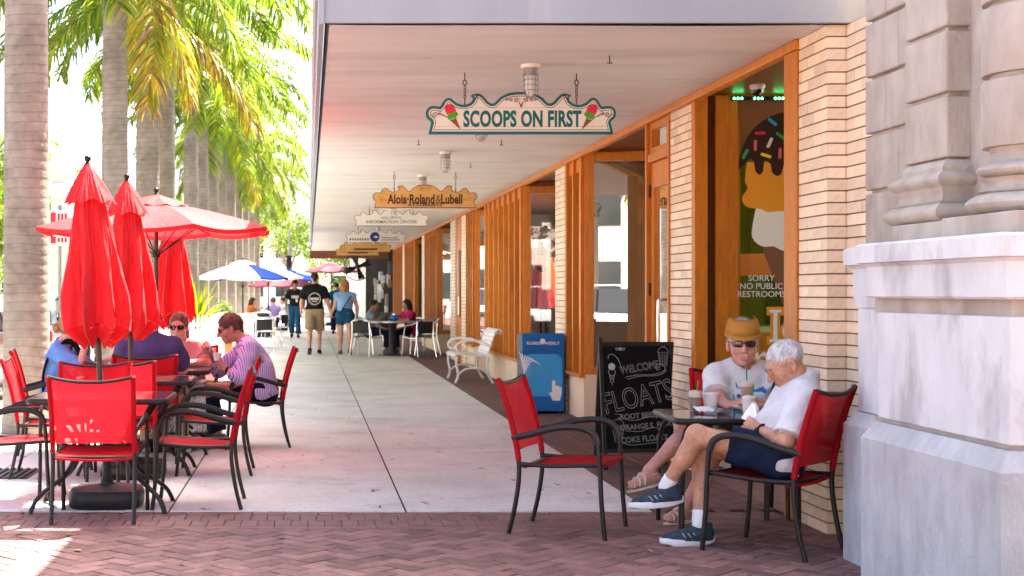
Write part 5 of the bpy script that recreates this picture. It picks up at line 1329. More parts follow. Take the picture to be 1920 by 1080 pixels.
pp, gp = pants_prims(J, 1.02, .012, .62, .018); sdf_obj('shorts', pp, .0065, M['navyshort'], om, wrinkle=.006, wf=26, gcuts=gp, seed=5)
hp_ = [el(P(0,-.018,.044), (.077,.0975,.0825), Rm, cuts=((P(0,.068,.060), Rm@nv((0,.85,-.53))), (P(0,-.03,-.03), Rm@nv((0,.35,-1)))), k=.008)]
hp_ += [el(P(sx*.082,.005,-.005), (.030,.034,.040), Rm, op='s', k=.01) for sx in (-1, 1)]
hc = sdf_obj('hair', hp_, .005, HAIR['white'], om); strands(om, hc, P, HAIR['white'], 5600, .030, .14, .0012, seed=1)
glasses(om, P, Rm, M['clear'], M['wire'], 1.0, w=.024, h=.017, thin=True, y=.104)
for s in 'LR':
    sdf_obj('sock', [rc(lerp(J[s+'a'], J[s+'k'], -.02), lerp(J[s+'a'], J[s+'k'], .17), .040, .041, k=.01, cuts=((lerp(J[s+'a'],J[s+'k'],.17), nv(J[s+'k'])-nv(J[s+'a'])),))], .006, M['sock'], om, wrinkle=.001, wf=60)
shoe(om, J['La'], (-.97,.0,-.10), M['shoeblue'], M['solew'], up=(-.1,.1,1), s=1.08, lace=M['lace']); shoe(om, J['Ra'], (-1,-.12,0), M['shoeblue'], M['solew'], s=1.10, lace=M['lace'])
wd = un(nv(J['Lw'])-nv(J['Le'])); wp = nv(J['Lw'])-wd*.012; o1 = un(np.cross(wd, nv((0,0,1)))); o2 = np.cross(o1, wd); R0 = nv(om.location)
b = MB(); b.tube([tuple(wp+(o1*math.cos(a)+o2*math.sin(a))*.0315-R0) for a in [2*math.pi*k/20 for k in range(20)]], .006, 6, closed=True, flat=(1.4,.45)); wf_ = wp-o1*.033*(1 if o1[1] > 0 else -1)-R0
b.ball(tuple(wf_), (.017,.008,.018), 10); b.build('wrist_watch', M['black'], om, smooth=50)
npk = thing('paper_napkin', 'white paper napkin bundled in the hands of person in polo', 'napkin', (2.41,7.835,.695))
b = MB(); rows = []
for i in range(7):
    u = i/6; rows.append([((.036*(1-u)**.7+.008)*(1+.3*math.sin(3*a+u*2))*math.cos(a)+.02*u, (.030*(1-u)**.7+.008)*(1+.25*math.sin(4*a))*math.sin(a)+.02*u, -.005+.085*u+.006*math.sin(5*a)) for a in [2*math.pi*k/18 for k in range(18)]])
b.grid(rows, closed=True); b.build('sheet', M['paperw'], npk, smooth=60)

# ------------------------------------------------------------------ woman with visor
J = dict(pel=(2.685,8.92,.50), neck=(2.69,8.925,.925), head=(2.675,8.865,1.062), hf=(-.22,-1,-.06), Ls=(2.872,8.92,.872), Rs=(2.515,8.90,.872),
    Le=(2.865,8.74,.735), Lw=(2.69,8.50,.72), Re=(2.475,8.72,.735), Rw=(2.47,8.47,.715), Lh=(2.775,8.87,.49), Rh=(2.595,8.86,.49), Lk=(2.45,8.52,.52), Rk=(2.265,8.50,.585), La=(2.26,8.63,.10), Ra=(2.015,8.50,.335), Lf=(-.85,-.45,0), Rf=(-.95,-.1,-.22), Rfu=(-.25,0,1),
    Lhand=((-.80,-.35,.35), (-.3,.2,-.6), .35), Rhand=((.75,-.15,.25), (.2,.25,-1), .35), fs=.93)
ow = person('person in tan visor, sunglasses and white printed t-shirt at the table', (2.68,8.9,0))
P, Rm, up, lat, fr_ = body(ow, J, 'pink', .0055, g=1.02, ag=1.05, lg=.98, hs=1.13, old=1, belly=.4, bust=1)
sp, gc, *_ = shirt_prims(J, 1.05, .016, .80, belly=.6, bust=1, hem=.08, loose=.022)
M['printed'] = painted('white_printed_cotton', .85, .15, 35)
ch = nv(J['neck'])-up*.12
def inpoly(u, v, poly):
    r_ = np.zeros(len(u), bool); n = len(poly)
    for i in range(n):
        x1, y1 = poly[i]; x2, y2 = poly[(i+1) % n]
        with np.errstate(divide='ignore', invalid='ignore'): r_ ^= ((y1 > v) != (y2 > v)) & (u < (x2-x1)*(v-y1)/((y2-y1) if y2 != y1 else 1e-9)+x1)
    return r_
def paint_shirt(v):
    c = np.full((len(v),3), .64, np.float32); d = v-ch; u = d@lat; w = d@up; f = (d@fr_) > .02
    # a camera-right positive u; bow and seaside shapes
    for poly, col in (([(-.085,.035),(-.07,-.01),(-.02,-.02),(0,-.012),(.03,-.018),(.085,.0),(.088,-.045),(.055,-.03),(.02,-.035),(-.02,-.035),(-.05,-.02),(-.085,-.01)],(.03,.16,.45)), ([(-.11,-.14),(-.10,-.11),(-.06,-.10),(-.03,-.105),(-.03,-.14)],(.02,.30,.36)), ([(-.115,-.05),(-.105,-.05),(-.105,-.14),(-.118,-.14)],(.05,.2,.5)), ([(.045,-.12),(.06,-.095),(.08,-.10),(.085,-.125),(.07,-.14),(.05,-.14)],(.03,.25,.5)), ([(-.03,-.05),(.06,-.055),(.07,-.10),(-.02,-.11)],(.42,.62,.70))):
        m_ = inpoly(u, w, poly) & f; c[m_] = col
    m_ = ((u+.078)**2+(w+.06)**2 < .014**2) & f; c[m_] = (.02,.10,.30)
    return c
sdf_obj('t_shirt', sp, .005, M['printed'], ow, paint=paint_shirt, wrinkle=.0055, wf=22, gcuts=gc, seed=4)
M['skort'] = cloth('pale_blue_shorts', (.45,.47,.66), col2=(.7,.7,.75), c2scale=18, c2lo=.45, c2hi=.55)
pp, gp = pants_prims(J, 1.03, .012, .72, .02); sdf_obj('shorts', pp, .0075, M['skort'], ow, wrinkle=.003, gcuts=gp)
hp_ = [el(P(0,-.018,.045), (.086,.106,.108), Rm, cuts=((P(0,.07,.06), Rm@nv((0,.9,-.45))), (P(0,0,-.055), Rm@nv((0,.5,-1)))), k=.01)]
hc = sdf_obj('hair', hp_, .006, HAIR['white'], ow); strands(ow, hc, P, HAIR['white'], 4200, .04, .5, .0015, seed=2, jit=.6)
M['visor'] = cloth('tan_straw_visor', (.42,.19,.04))
b = MB(); rows = []
R0 = nv(ow.location)
for (rr, yy, zz) in ((.74,-.004,.136),(.90,0,.120),(1.0,.003,.090),(1.05,.006,.056)):
    rows.append([tuple(P(.088*rr*math.sin(a), -.012+(.104*rr)*math.cos(a)+yy, zz+(-.012*math.cos(a)+.010))-R0) for a in [R(-115+230*k/24) for k in range(25)]])
b.grid(rows); rows2 = [rows[-1], [tuple(P(.098*math.sin(a), -.008+(.106+.042*max(0,math.cos(a)))*math.cos(a), .052-.022*max(0,math.cos(a)))-R0) for a in [R(-115+230*k/24) for k in range(25)]]]
b.grid(rows2); o = b.build('sun_visor', M['visor'], ow, smooth=180); o.modifiers.new('thick','SOLIDIFY').thickness = .004
glasses(ow, P, Rm, M['lens'], M['gframe'], w=.026, h=.0155, y=.106, z=.008)
M['strapw'] = mat('cream_sandal_leather', (.66,.60,.50), .5)
for s, upv in (('L',(0,0,1)),('R',(-.3,0,1))):
    f = un(J[s+'f']); u_ = un(nv(upv)-f*float(nv(upv)@f)); sd = np.cross(f, u_); a = nv(J[s+'a']); B = lambda x, y, z: tuple(a+(sd*x+f*y+u_*z)*.93-R0)
    b = MB(); rows = []
    for k in range(2): rows.append([B(.042*math.sin(q)*(1 if math.cos(q) > 0 else .85), .055+.125*math.cos(q), -.098-.012*k) for q in [2*math.pi*i/20 for i in range(20)]])
    b.grid(rows, closed=True); b.f.append(tuple(range(19,-1,-1))); b.m.append(0); b.f.append(tuple(range(20,40))); b.m.append(0); b.build('sandal_sole', M['strapw'], ow, smooth=40)
    b = MB()
    for (y, z, w_) in ((.135,-.062,.040),(.10,-.045,.040),(.065,-.026,.038)): b.tube([B(w_*math.cos(q), y+.012*math.sin(q*2), -.095+(z+.098)*max(0,math.sin(q))+.012) for q in [math.pi*i/10 for i in range(11)]], .007, 5, flat=(1.2,.4))
    b.tube([B(.040*math.cos(q), -.005+.038*math.sin(q), -.03) for q in [2*math.pi*i/14 for i in range(14)]], .005, 5, closed=True); b.tube([B(0,.065,-.024),B(0,.03,-.01),B(0,.03,-.03)], .006, 5)
    b.build('sandal_straps', M['strapw'], ow, smooth=50)
bag = thing('handbag', 'black handbag beside the person in tan visor', 'bag', (2.865,8.74,.62))
M['bagblk'] = mat('black_bag_leather', (.012,.013,.02), .4, bump=.1, bscale=60)
sdf_obj('bag_body', [el((2.885,8.70,.78), (.085,.06,.10)), rc((2.855,8.70,.69),(2.90,8.70,.69),.085, k=.06, flat=((0,1,0),1.5))], .007, M['bagblk'], bag, wrinkle=.003)
b = MB(); b.tube(spline([(-.06,0,.22),(-.05,0,.33),(.02,0,.37),(.07,0,.30),(.07,0,.2)],5), .008, 6); b.build('handle', M['bagblk'], bag, smooth=50); b = MB(); b.ball((-.02,-.065,.20),.009,8); b.build('clasp', M['alu'], bag)

# ------------------------------------------------------------------ man in striped shirt
m = cloth('purple_striped_cotton', (.42,.27,.66)); t_ = m.node_tree; N = t_.nodes; L = t_.links
tc = N.new('ShaderNodeTexCoord'); sx = N.new('ShaderNodeSeparateXYZ'); L.new(tc.outputs['Object'], sx.inputs[0])
ad = N.new('ShaderNodeMath'); ad.operation = 'MULTIPLY_ADD'; ad.inputs[1].default_value = .55; L.new(sx.outputs[1], ad.inputs[0]); L.new(sx.outputs[0], ad.inputs[2])
mu = N.new('ShaderNodeMath'); mu.operation = 'MULTIPLY'; mu.inputs[1].default_value = 1/.044; L.new(ad.outputs[0], mu.inputs[0])
fr = N.new('ShaderNodeMath'); fr.operation = 'FRACT'; L.new(mu.outputs[0], fr.inputs[0])
rp = N.new('ShaderNodeValToRGB'); rp.color_ramp.interpolation = 'CONSTANT'; e = rp.color_ramp.elements; e[0].color = (.55,.52,.80,1); e[1].position = .42; e[1].color = (.42,.16,.50,1); e2 = rp.color_ramp.elements.new(.62); e2.color = (.70,.66,.82,1); e3 = rp.color_ramp.elements.new(.82); e3.color = (.20,.15,.50,1)
L.new(fr.outputs[0], rp.inputs[0]); L.new(rp.outputs[0], N['Principled BSDF'].inputs['Base Color']); M['stripe'] = m
M['jeans'] = cloth('dark_navy_jeans', (.010,.013,.028)); M['greyshoe'] = mat('grey_shoe', (.12,.12,.12), .7); M['watchb'] = M['black']
GL = 'people seated at the left tables'
J = dict(pel=(-.40,12.95,.505), neck=(-.565,12.93,.945), head=(-.705,12.92,1.055), hf=(-.93,-.10,-.36), hup=(-.2,0,1), Ls=(-.525,12.735,.88), Rs=(-.565,13.115,.88), hunch=1,
    Le=(-.60,12.645,.635), Lw=(-.725,12.715,.70), Re=(-.815,13.11,.665), Rw=(-.87,12.97,.83), Lh=(-.43,12.86,.495), Rh=(-.43,13.04,.495), Lk=(-.90,12.84,.52), Rk=(-.92,13.06,.52), La=(-.80,12.84,.115), Ra=(-.93,13.08,.115), Lf=(-1,-.1,0), Rf=(-1,.05,0),
    Lhand=((-.72,.25,.62), (-.2,.8,.5), .45), Rhand=((-.25,-.45,.75), (-.6,-.3,.1), .85))
sm = person('person in purple striped shirt eating from a white cup', (-.5,12.95,0), GL)
P, Rm, up, lat, fr_ = body(sm, J, 'sun', .0075, g=1.06, ag=1.1, hs=1.07, feet=False, belly=.6)
sp, gc, *_ = shirt_prims(J, 1.09, .016, 1.62, belly=.9, ag=1.1, hem=.07, loose=.010); sdf_obj('striped_shirt', sp, .008, M['stripe'], sm, wrinkle=.007, wf=22, gcuts=gc)
pp, gp = pants_prims(J, 1.05, .012, 1.93, .02); sdf_obj('jeans', pp, .009, M['jeans'], sm, wrinkle=.006, gcuts=gp)
hc = sdf_obj('hair', hair_short(P, Rm, 1.07, .002, -.03, .062, .012)+[rc(P(0,-.08,-.05),P(0,-.09,.02),.026,.032,k=.03)]+[el(P(sx*.085,.01,-.01), (.032,.036,.042), Rm, op='s', k=.01) for sx in (-1,1)], .006, HAIR['bald'], sm); strands(sm, hc, P, HAIR['bald'], 3600, .036, .2, .0018, seed=3)
glasses(sm, P, Rm, M['lens'], M['gframe'], 1.07, w=.027, h=.019, wrap=.02, y=.102)
for s in 'LR': shoe(sm, J[s+'a'], J[s+'f'], M['greyshoe'], M['greyshoe'], res=.009)
b = MB(); wp = nv(J['Lw'])-.02*un(nv(J['Lw'])-nv(J['Le']))-nv(sm.location); b.lathe([(.032,-.012),(.034,0),(.032,.012)], tuple(wp), 14, rot=V(*(nv(J['Lw'])-nv(J['Le']))).to_track_quat('Z','Y').to_matrix()); b.build('wrist_watch', M['black'], sm)
wc = thing('paper_cup', 'small white paper cup in the hand of person in striped shirt', 'cup', (-.805,12.775,.775)); b = MB(); b.lathe([(.030,0),(.042,.065),(.044,.068),(.041,.068),(.03,.01)], n=18); b.build('cup', M['paperw'], wc, smooth=50)
sn = thing('plastic_spoon', 'white plastic spoon in the raised hand of person in stripes', 'spoon', (-.885,12.90,.885)); b = MB(); b.tube([(0,0,-.03),(.02,-.02,.06)], .004, 6); b.ball((.024,-.024,.075),(.011,.011,.016),8); b.build('spoon_body', M['paperw'], sn, smooth=50)

# ------------------------------------------------------------------ man in dark purple shirt, back to camera
M['purple'] = cloth('dark_purple_cotton', (.065,.045,.12)); M['khaki'] = cloth('khaki_cotton', (.28,.21,.13)); M['capblk'] = cloth('black_cap', (.012,.012,.016))
J = dict(pel=(-1.24,11.78,.51), neck=(-1.25,11.83,1.03), head=(-1.25,11.90,1.165), hf=(.1,1,-.15), Ls=(-1.455,11.83,.955), Rs=(-1.045,11.83,.955), Le=(-1.52,11.99,.74), Lw=(-1.36,12.22,.765), Re=(-.985,11.96,.765), Rw=(-1.10,12.20,.765), Lh=(-1.34,11.82,.495), Rh=(-1.15,11.82,.495), Lk=(-1.40,12.25,.52), Rk=(-1.08,12.25,.52), La=(-1.40,12.28,.115), Ra=(-1.05,12.28,.115), Lf=(0,1,0), Rf=(0,1,0), Lhand=((.6,.6,0),(0,0,-1),.4), Rhand=((-.6,.6,0),(0,0,-1),.4))
J = {k_: ((v_[0]-.055, v_[1], v_[2]-.02) if isinstance(v_, tuple) and k_ in ('pel','neck','head','Ls','Rs','Le','Re','Lh','Rh','Lw','Rw') else v_) for k_, v_ in J.items()}
pm = person('person in dark purple shirt seen from behind at left tables', (-1.25,11.8,0), GL)
P, Rm, up, lat, fr_ = body(pm, J, 'tan', .009, g=1.06, ag=1.08, hs=1.03, feet=False)
sp, gc, *_ = shirt_prims(J, 1.07, .014, .85, ag=1.08, hem=.08, loose=.02); sdf_obj('t_shirt', sp, .009, M['purple'], pm, wrinkle=.007, wf=20, gcuts=gc)
pp, gp = pants_prims(J, 1.06, .012, .9, .02); sdf_obj('shorts', pp, .011, M['khaki'], pm, wrinkle=.003, gcuts=gp)
sdf_obj('cap', [el(P(0,-.016,.045), (.086,.106,.090), Rm, cuts=((P(0,0,.01), Rm@nv((0,.1,-1))),)), rc(P(-.03,.09,.03),P(.03,.09,.03),.05,k=.02,flat=(Rm[:,2],5))], .007, M['capblk'], pm)
for s in 'LR': shoe(pm, J[s+'a'], J[s+'f'], M['greyshoe'], M['solew'], res=.01)

# ------------------------------------------------------------------ woman in pink shirt
M['pink'] = cloth('dusty_pink_cotton', (.52,.22,.24))
J = dict(pel=(-1.10,13.12,.50), neck=(-1.17,13.06,.90), head=(-1.195,12.985,1.035), hf=(-.12,-1,-.1), Ls=(-.99,13.05,.84), Rs=(-1.36,13.05,.84), Le=(-.915,12.90,.735), Lw=(-1.10,12.72,.755), Re=(-1.40,12.90,.735), Rw=(-1.24,12.72,.755), Lh=(-1.01,13.07,.49), Rh=(-1.19,13.07,.49), Lk=(-.98,12.68,.51), Rk=(-1.22,12.68,.51), La=(-.98,12.68,.11), Ra=(-1.22,12.68,.11), Lf=(0,-1,0), Rf=(0,-1,0), Lhand=((-.9,-.3,0),(0,.1,-1),.4), Rhand=((.9,-.3,0),(0,.1,-1),.4))
J = {k_: ((v_[0]+.03, v_[1], v_[2]+.03) if isinstance(v_, tuple) and k_ in ('neck','head','Ls','Rs') else v_) for k_, v_ in J.items()}
pw = person('person in pink shirt and black sunglasses facing the camera', (-1.15,13.05,0), GL)
P, Rm, up, lat, fr_ = body(pw, J, 'pink', .008, g=1.06, ag=1.22, hs=1.05, feet=False, belly=.5, bust=1)
sp, gc, *_ = shirt_prims(J, 1.09, .014, .62, belly=.6, bust=1, ag=1.2, hem=.08, loose=.01); sdf_obj('shirt', sp, .008, M['pink'], pw, wrinkle=.006, wf=20, gcuts=gc)
pp, gp = pants_prims(J, 1.05, .012, 1.9, .02); sdf_obj('trousers', pp, .012, M['sock'], pw, wrinkle=.003, gcuts=gp)
sdf_obj('hair', hair_short(P, Rm, 1.05, .004, -.07, .062)+[rc(P(.06,-.05,-.03),P(.065,-.045,-.15),.03,.018,k=.03), rc(P(-.05,-.06,-.03),P(-.055,-.055,-.11),.03,.02,k=.03)], .006, HAIR['grey'], pw); strands(pw, pw.children[-1], P, HAIR['grey'], 3000, .06, .1, .002, seed=4)
glasses(pw, P, Rm, M['lens'], M['gframe'], 1.05, w=.027, h=.020, y=.103)
for s in 'LR': shoe(pw, J[s+'a'], J[s+'f'], M['greyshoe'], M['solew'], res=.012)

# ------------------------------------------------------------------ woman in blue denim by the palm
M['denim'] = cloth('blue_denim_shirt', (.10,.22,.52), col2=(.16,.30,.60), c2scale=5)
J = dict(pel=(-2.13,12.42,.50), neck=(-2.065,12.42,.93), head=(-1.985,12.43,1.045), hf=(.97,.12,-.2), Ls=(-2.07,12.61,.865), Rs=(-2.07,12.24,.865), Le=(-1.85,12.62,.70), Lw=(-1.72,12.5,.80), Re=(-1.875,12.17,.72), Rw=(-1.835,12.24,.955), Lh=(-2.10,12.51,.49), Rh=(-2.10,12.33,.49), Lk=(-1.70,12.52,.51), Rk=(-1.70,12.32,.51), La=(-1.72,12.52,.11), Ra=(-1.72,12.32,.11), Lf=(1,0,0), Rf=(1,0,0), Lhand=((.9,-.2,0),(0,0,-1),.4), Rhand=((-.1,.3,1),(-.3,.9,0),.9))
J = {k_: ((v_[0]-.06, v_[1], v_[2]) if isinstance(v_, tuple) and k_ in ('pel','neck','head','Ls','Rs','Le','Re','Lh','Rh','Rw') else v_) for k_, v_ in J.items()}
bw = person('person in blue denim shirt with raised hand beside palm trunk', (-2.1,12.42,0), GL)
P, Rm, up, lat, fr_ = body(bw, J, 'pink', .0085, g=.98, ag=1.0, hs=1.02, feet=False, bust=1)
sp, gc, *_ = shirt_prims(J, 1.02, .016, 1.0, bust=1, hem=.08, loose=.012); sdf_obj('denim_shirt', sp, .0085, M['denim'], bw, wrinkle=.007, wf=22, gcuts=gc)
pp, gp = pants_prims(J, 1.0, .012, 1.92, .01); sdf_obj('trousers', pp, .012, M['jeans'], bw, wrinkle=.003, gcuts=gp)
sdf_obj('hair', hair_short(P, Rm, 1.03, .008, -.06, .05)+[el(P(0,-.125,-.0),(.04,.04,.045),Rm,k=.02)], .006, HAIR['blond'], bw); strands(bw, bw.children[-1], P, HAIR['blond'], 2600, .05, .3, .002, seed=5, jit=.6)
sdf_obj('sun_hat', [el(P(0,-.01,.055), (.088,.104,.085), Rm, cuts=((P(0,0,.05), Rm@nv((0,.15,-1))),)), el(P(0,.01,.05),(.12,.14,.012),Rm,k=.01)], .006, mat('straw_hat', (.45,.31,.13), .8, bump=.3, bscale=120), bw)
b = MB(); R0 = nv(bw.location); b.tube(spline([tuple(nv(q)-R0) for q in ((-2.02,12.20,.66),(-2.09,12.20,.80),(-2.10,12.29,.935),(-2.03,12.38,.95),(-1.95,12.36,.84),(-1.93,12.3,.72))],6), .028, 6, flat=(1,.3)); b.tube(spline([tuple(nv(q)-R0) for q in ((-2.10,12.24,.93),(-2.20,12.24,.84),(-2.255,12.26,.68),(-2.26,12.28,.52))],5), .012, 6); b.build('bag_strap', M['capblk'], bw, smooth=60)
for s in 'LR': shoe(bw, J[s+'a'], J[s+'f'], M['greyshoe'], M['solew'], res=.012)

# ------------------------------------------------------------------ pedestrians
def walker(x, y, h, face=1, stride=.22, ph=1, arms=None, wd=1.0):
    """joints of a walking person; face=+1 walks away from the camera (+Y)"""
    q = h/1.78; f = face
    Z = lambda z: z*q
    # left side of somebody facing +Y is -X
    lx = -f
    J = dict(pel=(x,y,Z(.98)), neck=(x,y+f*.02,Z(1.47)), head=(x,y+f*.045,Z(1.645)), hf=(0,f,-.05), Ls=(x+lx*.185*wd,y,Z(1.40)), Rs=(x-lx*.185*wd,y,Z(1.40)), Lh=(x+lx*.09*wd,y,Z(.93)), Rh=(x-lx*.09*wd,y,Z(.93)))
    for s, sg, st in (('L',lx,ph),('R',-lx,-ph)):
        J[s+'k'] = (x+sg*.10*wd, y+f*(st*stride*.55+.05), Z(.51)); J[s+'a'] = (x+sg*.10*wd, y+f*(st*stride-.02)*1.0, Z(.095) if st > 0 else Z(.13)); J[s+'f'] = (sg*.12, f, 0 if st > 0 else -.35); J[s+'fu'] = (0,0,1)
        J[s+'e'] = (x+sg*.27*wd, y-f*st*.06, Z(1.13)); J[s+'w'] = (x+sg*.27*wd, y-f*st*.02+f*.06, Z(.89)); J[s+'hand'] = ((0,f*.1,-1),(-sg,0,0),.35)
    if arms: J.update(arms)
    return J
GW = 'people walking along the pavement'
J = walker(.14, 32.0, 1.84, 1, .20, -1, dict(Re=(.43,32,1.17), Rw=(.50,31.98,.93), Rhand=((.1,0,-1),(1,0,0),.6)), 1.08)
w1_ = person('person in black t-shirt and khaki shorts walking away', (.14,32,0), GW); M['blacktee'] = cloth('black_cotton', (.011,.011,.012)); M['blueshort'] = cloth('dark_teal_blue_shorts', (.015,.07,.14)); M['bluetop'] = cloth('light_blue_cotton', (.20,.34,.58))
P, Rm, up, lat, fr_ = body(w1_, J, 'tan', .011, g=1.08, ag=1.1, hs=1.02, feet=False)
sp, gc, *_ = shirt_prims(J, 1.12, .018, .72, ag=1.1, hem=.02, loose=.03); sdf_obj('t_shirt', sp, .011, M['blacktee'], w1_, wrinkle=.004, wf=16, gcuts=gc)
pp, gp = pants_prims(J, 1.08, .014, .95, .035); sdf_obj('shorts', pp, .012, M['khaki'], w1_, wrinkle=.003, gcuts=gp)
sdf_obj('hair', hair_short(P, Rm, 1.02, .004, -.05, .06)+[rc(P(0,-.07,-.06),P(0,-.09,0),.035,k=.03)], .009, HAIR['black'], w1_)
b = MB()
for r_ in (.135,.12): b.tube([(r_*math.cos(a), -.155-.02*math.cos(a)**2*0, 1.235+r_*math.sin(a)) for a in [2*math.pi*k/28 for k in range(28)]], .004, 5, closed=True)
o = b.build('shirt_print_ring', M['signpale'], w1_); o.location = (0,.0,0)
o = text('HENRY\'S', .085, M['signpale'], w1_, (0,-.16,1.235), scale=(.85,1,1), extrude=.004, name='shirt_print_mark'); bpy.data.objects.remove(o)
b = MB()
for k in range(6): b.bb((-.095+.033*k,-.162,1.205),(-.072+.033*k,-.150,1.262))
for k in range(4): b.bb((-.05+.028*k,-.162,1.165),(-.032+.028*k,-.150,1.185))
b.build('shirt_print', M['signpale'], w1_)
for s in 'LR': shoe(w1_, J[s+'a'], J[s+'f'], M['blacktee'], M['greyshoe'], res=.012)
J = walker(.81, 31.8, 1.66, 1, .18, 1, dict(Le=(.59,31.8,1.08), Lw=(.52,31.93,.93), Lhand=((-.1,0.1,-1),(-1,0,0),.6)), 1.0)
w2_ = person('person in light blue top and dark blue shorts walking away', (.81,31.8,0), GW)
P, Rm, up, lat, fr_ = body(w2_, J, 'fair', .011, g=1.05, ag=1.02, lg=1.08, hs=1.0, feet=False)
sp, gc, *_ = shirt_prims(J, 1.08, .016, .12, hem=.04, loose=.01); sdf_obj('top', sp, .011, M['bluetop'], w2_, wrinkle=.003, wf=16, gcuts=gc)
pp, gp = pants_prims(J, 1.10, .014, .45, .02); sdf_obj('shorts', pp, .012, M['blueshort'], w2_, wrinkle=.002, gcuts=gp)
sdf_obj('hair', [el(P(0,-.02,.03),(.095,.105,.10),Rm,cuts=((P(0,.05,.05),Rm@nv((0,.9,-.4))),)), rc(P(-.05,-.04,-.04),P(-.055,-.05,-.12),.05,.04,k=.04), rc(P(.05,-.04,-.04),P(.055,-.05,-.12),.05,.04,k=.04), rc(P(0,-.06,-.02),P(0,-.08,-.12),.06,.045,k=.04)], .009, HAIR['auburn'], w2_, wrinkle=.005, wf=50)
b = MB(); b.tube([(.13,-.10,1.30),(.04,-.155,1.16),(-.07,-.15,.99),(-.16,-.08,.86)], .012, 6); b.build('bag_strap', M['capblk'], w2_)
for s in 'LR': shoe(w2_, J[s+'a'], J[s+'f'], M['greyshoe'], M['greyshoe'], res=.012)
J = walker(-.40, 43.6, 1.76, -1, .22, 1)
w3_ = person('person in dark t-shirt, cap and jeans walking towards the camera', (-.4,43.6,0), GW)
P, Rm, up, lat, fr_ = body(w3_, J, 'brown', .014, hs=1.02, feet=False)
sp, gc, *_ = shirt_prims(J, 1.06, .02, .75, hem=.02, loose=.03); sdf_obj('t_shirt', sp, .014, M['blacktee'], w3_, wrinkle=.004, gcuts=gc)
pp, gp = pants_prims(J, 1.05, .014, 1.9, .03); sdf_obj('jeans', pp, .014, M['blueshort'], w3_, gcuts=gp)
sdf_obj('cap', [el(P(0,-.016,.045), (.088,.106,.092), Rm, cuts=((P(0,0,.01), Rm@nv((0,.1,-1))),)), rc(P(-.03,.10,.03),P(.03,.10,.03),.05,k=.02,flat=(Rm[:,2],5))], .01, M['capblk'], w3_)
b = MB()
for k in range(4): b.bb((-.10+.055*k,-.155,1.20),(-.06+.055*k,-.145,1.28))
b.bb((.02,-.155,1.08),(.08,-.145,1.18)); b.build('shirt_print', M['signpale'], w3_)
for s in 'LR': shoe(w3_, J[s+'a'], J[s+'f'], M['blacktee'], M['greyshoe'], res=.014)

# ------------------------------------------------------------------ diners
def diner(label, x, y, ang, shirtm, hair, tone, res=.013, long=False, hs=1.0, grp='diners at the cafe tables', lean=.08, face=None):
    c, s_ = math.cos(R(ang)), math.sin(R(ang))
    T = lambda fx, ly, z: (x+fx*c-ly*s_, y+fx*s_+ly*c, z)        # fx forward, ly left
    D = lambda fx, ly, z: (fx*c-ly*s_, fx*s_+ly*c, z)
    J = dict(pel=T(0,0,.51), neck=T(lean,0,.95), head=T(lean+.05,0,1.09), hf=D(1,0,-.12), Ls=T(lean,.185,.885), Rs=T(lean,-.185,.885), Le=T(lean+.16,.24,.74), Re=T(lean+.16,-.24,.74), Lw=T(lean+.36,.12,.79), Rw=T(lean+.33,-.12,.85), Lh=T(.05,.09,.50), Rh=T(.05,-.09,.50), Lk=T(.46,.11,.52), Rk=T(.46,-.11,.52), La=T(.44,.11,.11), Ra=T(.44,-.11,.11), Lf=D(1,.1,0), Rf=D(1,-.1,0), Lhand=(D(.7,-.5,.2),D(0,-.3,-1),.5), Rhand=(D(.3,.3,.8),D(.2,.9,0),.7))
    t = person(label, (x,y,0), grp)
    P, Rm, up, lat, fr_ = body(t, J, tone, res, g=1.04, hs=hs, feet=False)
    sp, gc, *_ = shirt_prims(J, 1.07, .016, .7, hem=.08, loose=.015); sdf_obj('shirt', sp, res, shirtm, t, wrinkle=.003, gcuts=gc)
    pp, gp = pants_prims(J, 1.03, .012, 1.9, .01); sdf_obj('trousers', pp, res, M['jeans'], t, gcuts=gp)
    hp_ = hair_short(P, Rm, hs, .006, -.05, .055)
    if long: hp_ += [rc(P(0,-.06,-.02),P(0,-.10,-.26),.075,.055,k=.04), rc(P(.055,-.02,-.03),P(.06,-.06,-.2),.04,.03,k=.03), rc(P(-.055,-.02,-.03),P(-.06,-.06,-.2),.04,.03,k=.03)]
    sdf_obj('hair', hp_, res*.8, HAIR[hair], t, wrinkle=.003, wf=50)
    for s in 'LR': shoe(t, J[s+'a'], J[s+'f'], M['greyshoe'], M['greyshoe'], res=.014)
    return t
M['greytee'] = cloth('grey_blue_cotton', (.24,.28,.36)); M['magenta'] = cloth('magenta_cotton', (.52,.02,.11)); M['lav'] = cloth('lavender_cotton', (.42,.30,.66)); M['orangec'] = cloth('orange_cotton', (.55,.15,.04)); M['whitec'] = M['wcloth']
diner('person in grey t-shirt dining at the round table by wall', 1.36, 32.35, -20, M['greytee'], 'black', 'brown')
diner('person in magenta top dining at round table by the wall', 2.32, 32.35, 205, M['magenta'], 'black', 'tan', long=True)
diner('seated person in lavender shirt at the far cafe table', -1.05, 45.2, 120, M['lav'], 'grey', 'pink', .018)
diner('seated person in orange top at the far cafe table', -1.85, 44.9, -10, M['orangec'], 'dark', 'tan', .018, long=True)
diner('seated person in white shirt beyond the lavender diner', -.75, 49.5, 180, M['whitec'], 'black', 'tan', .02)

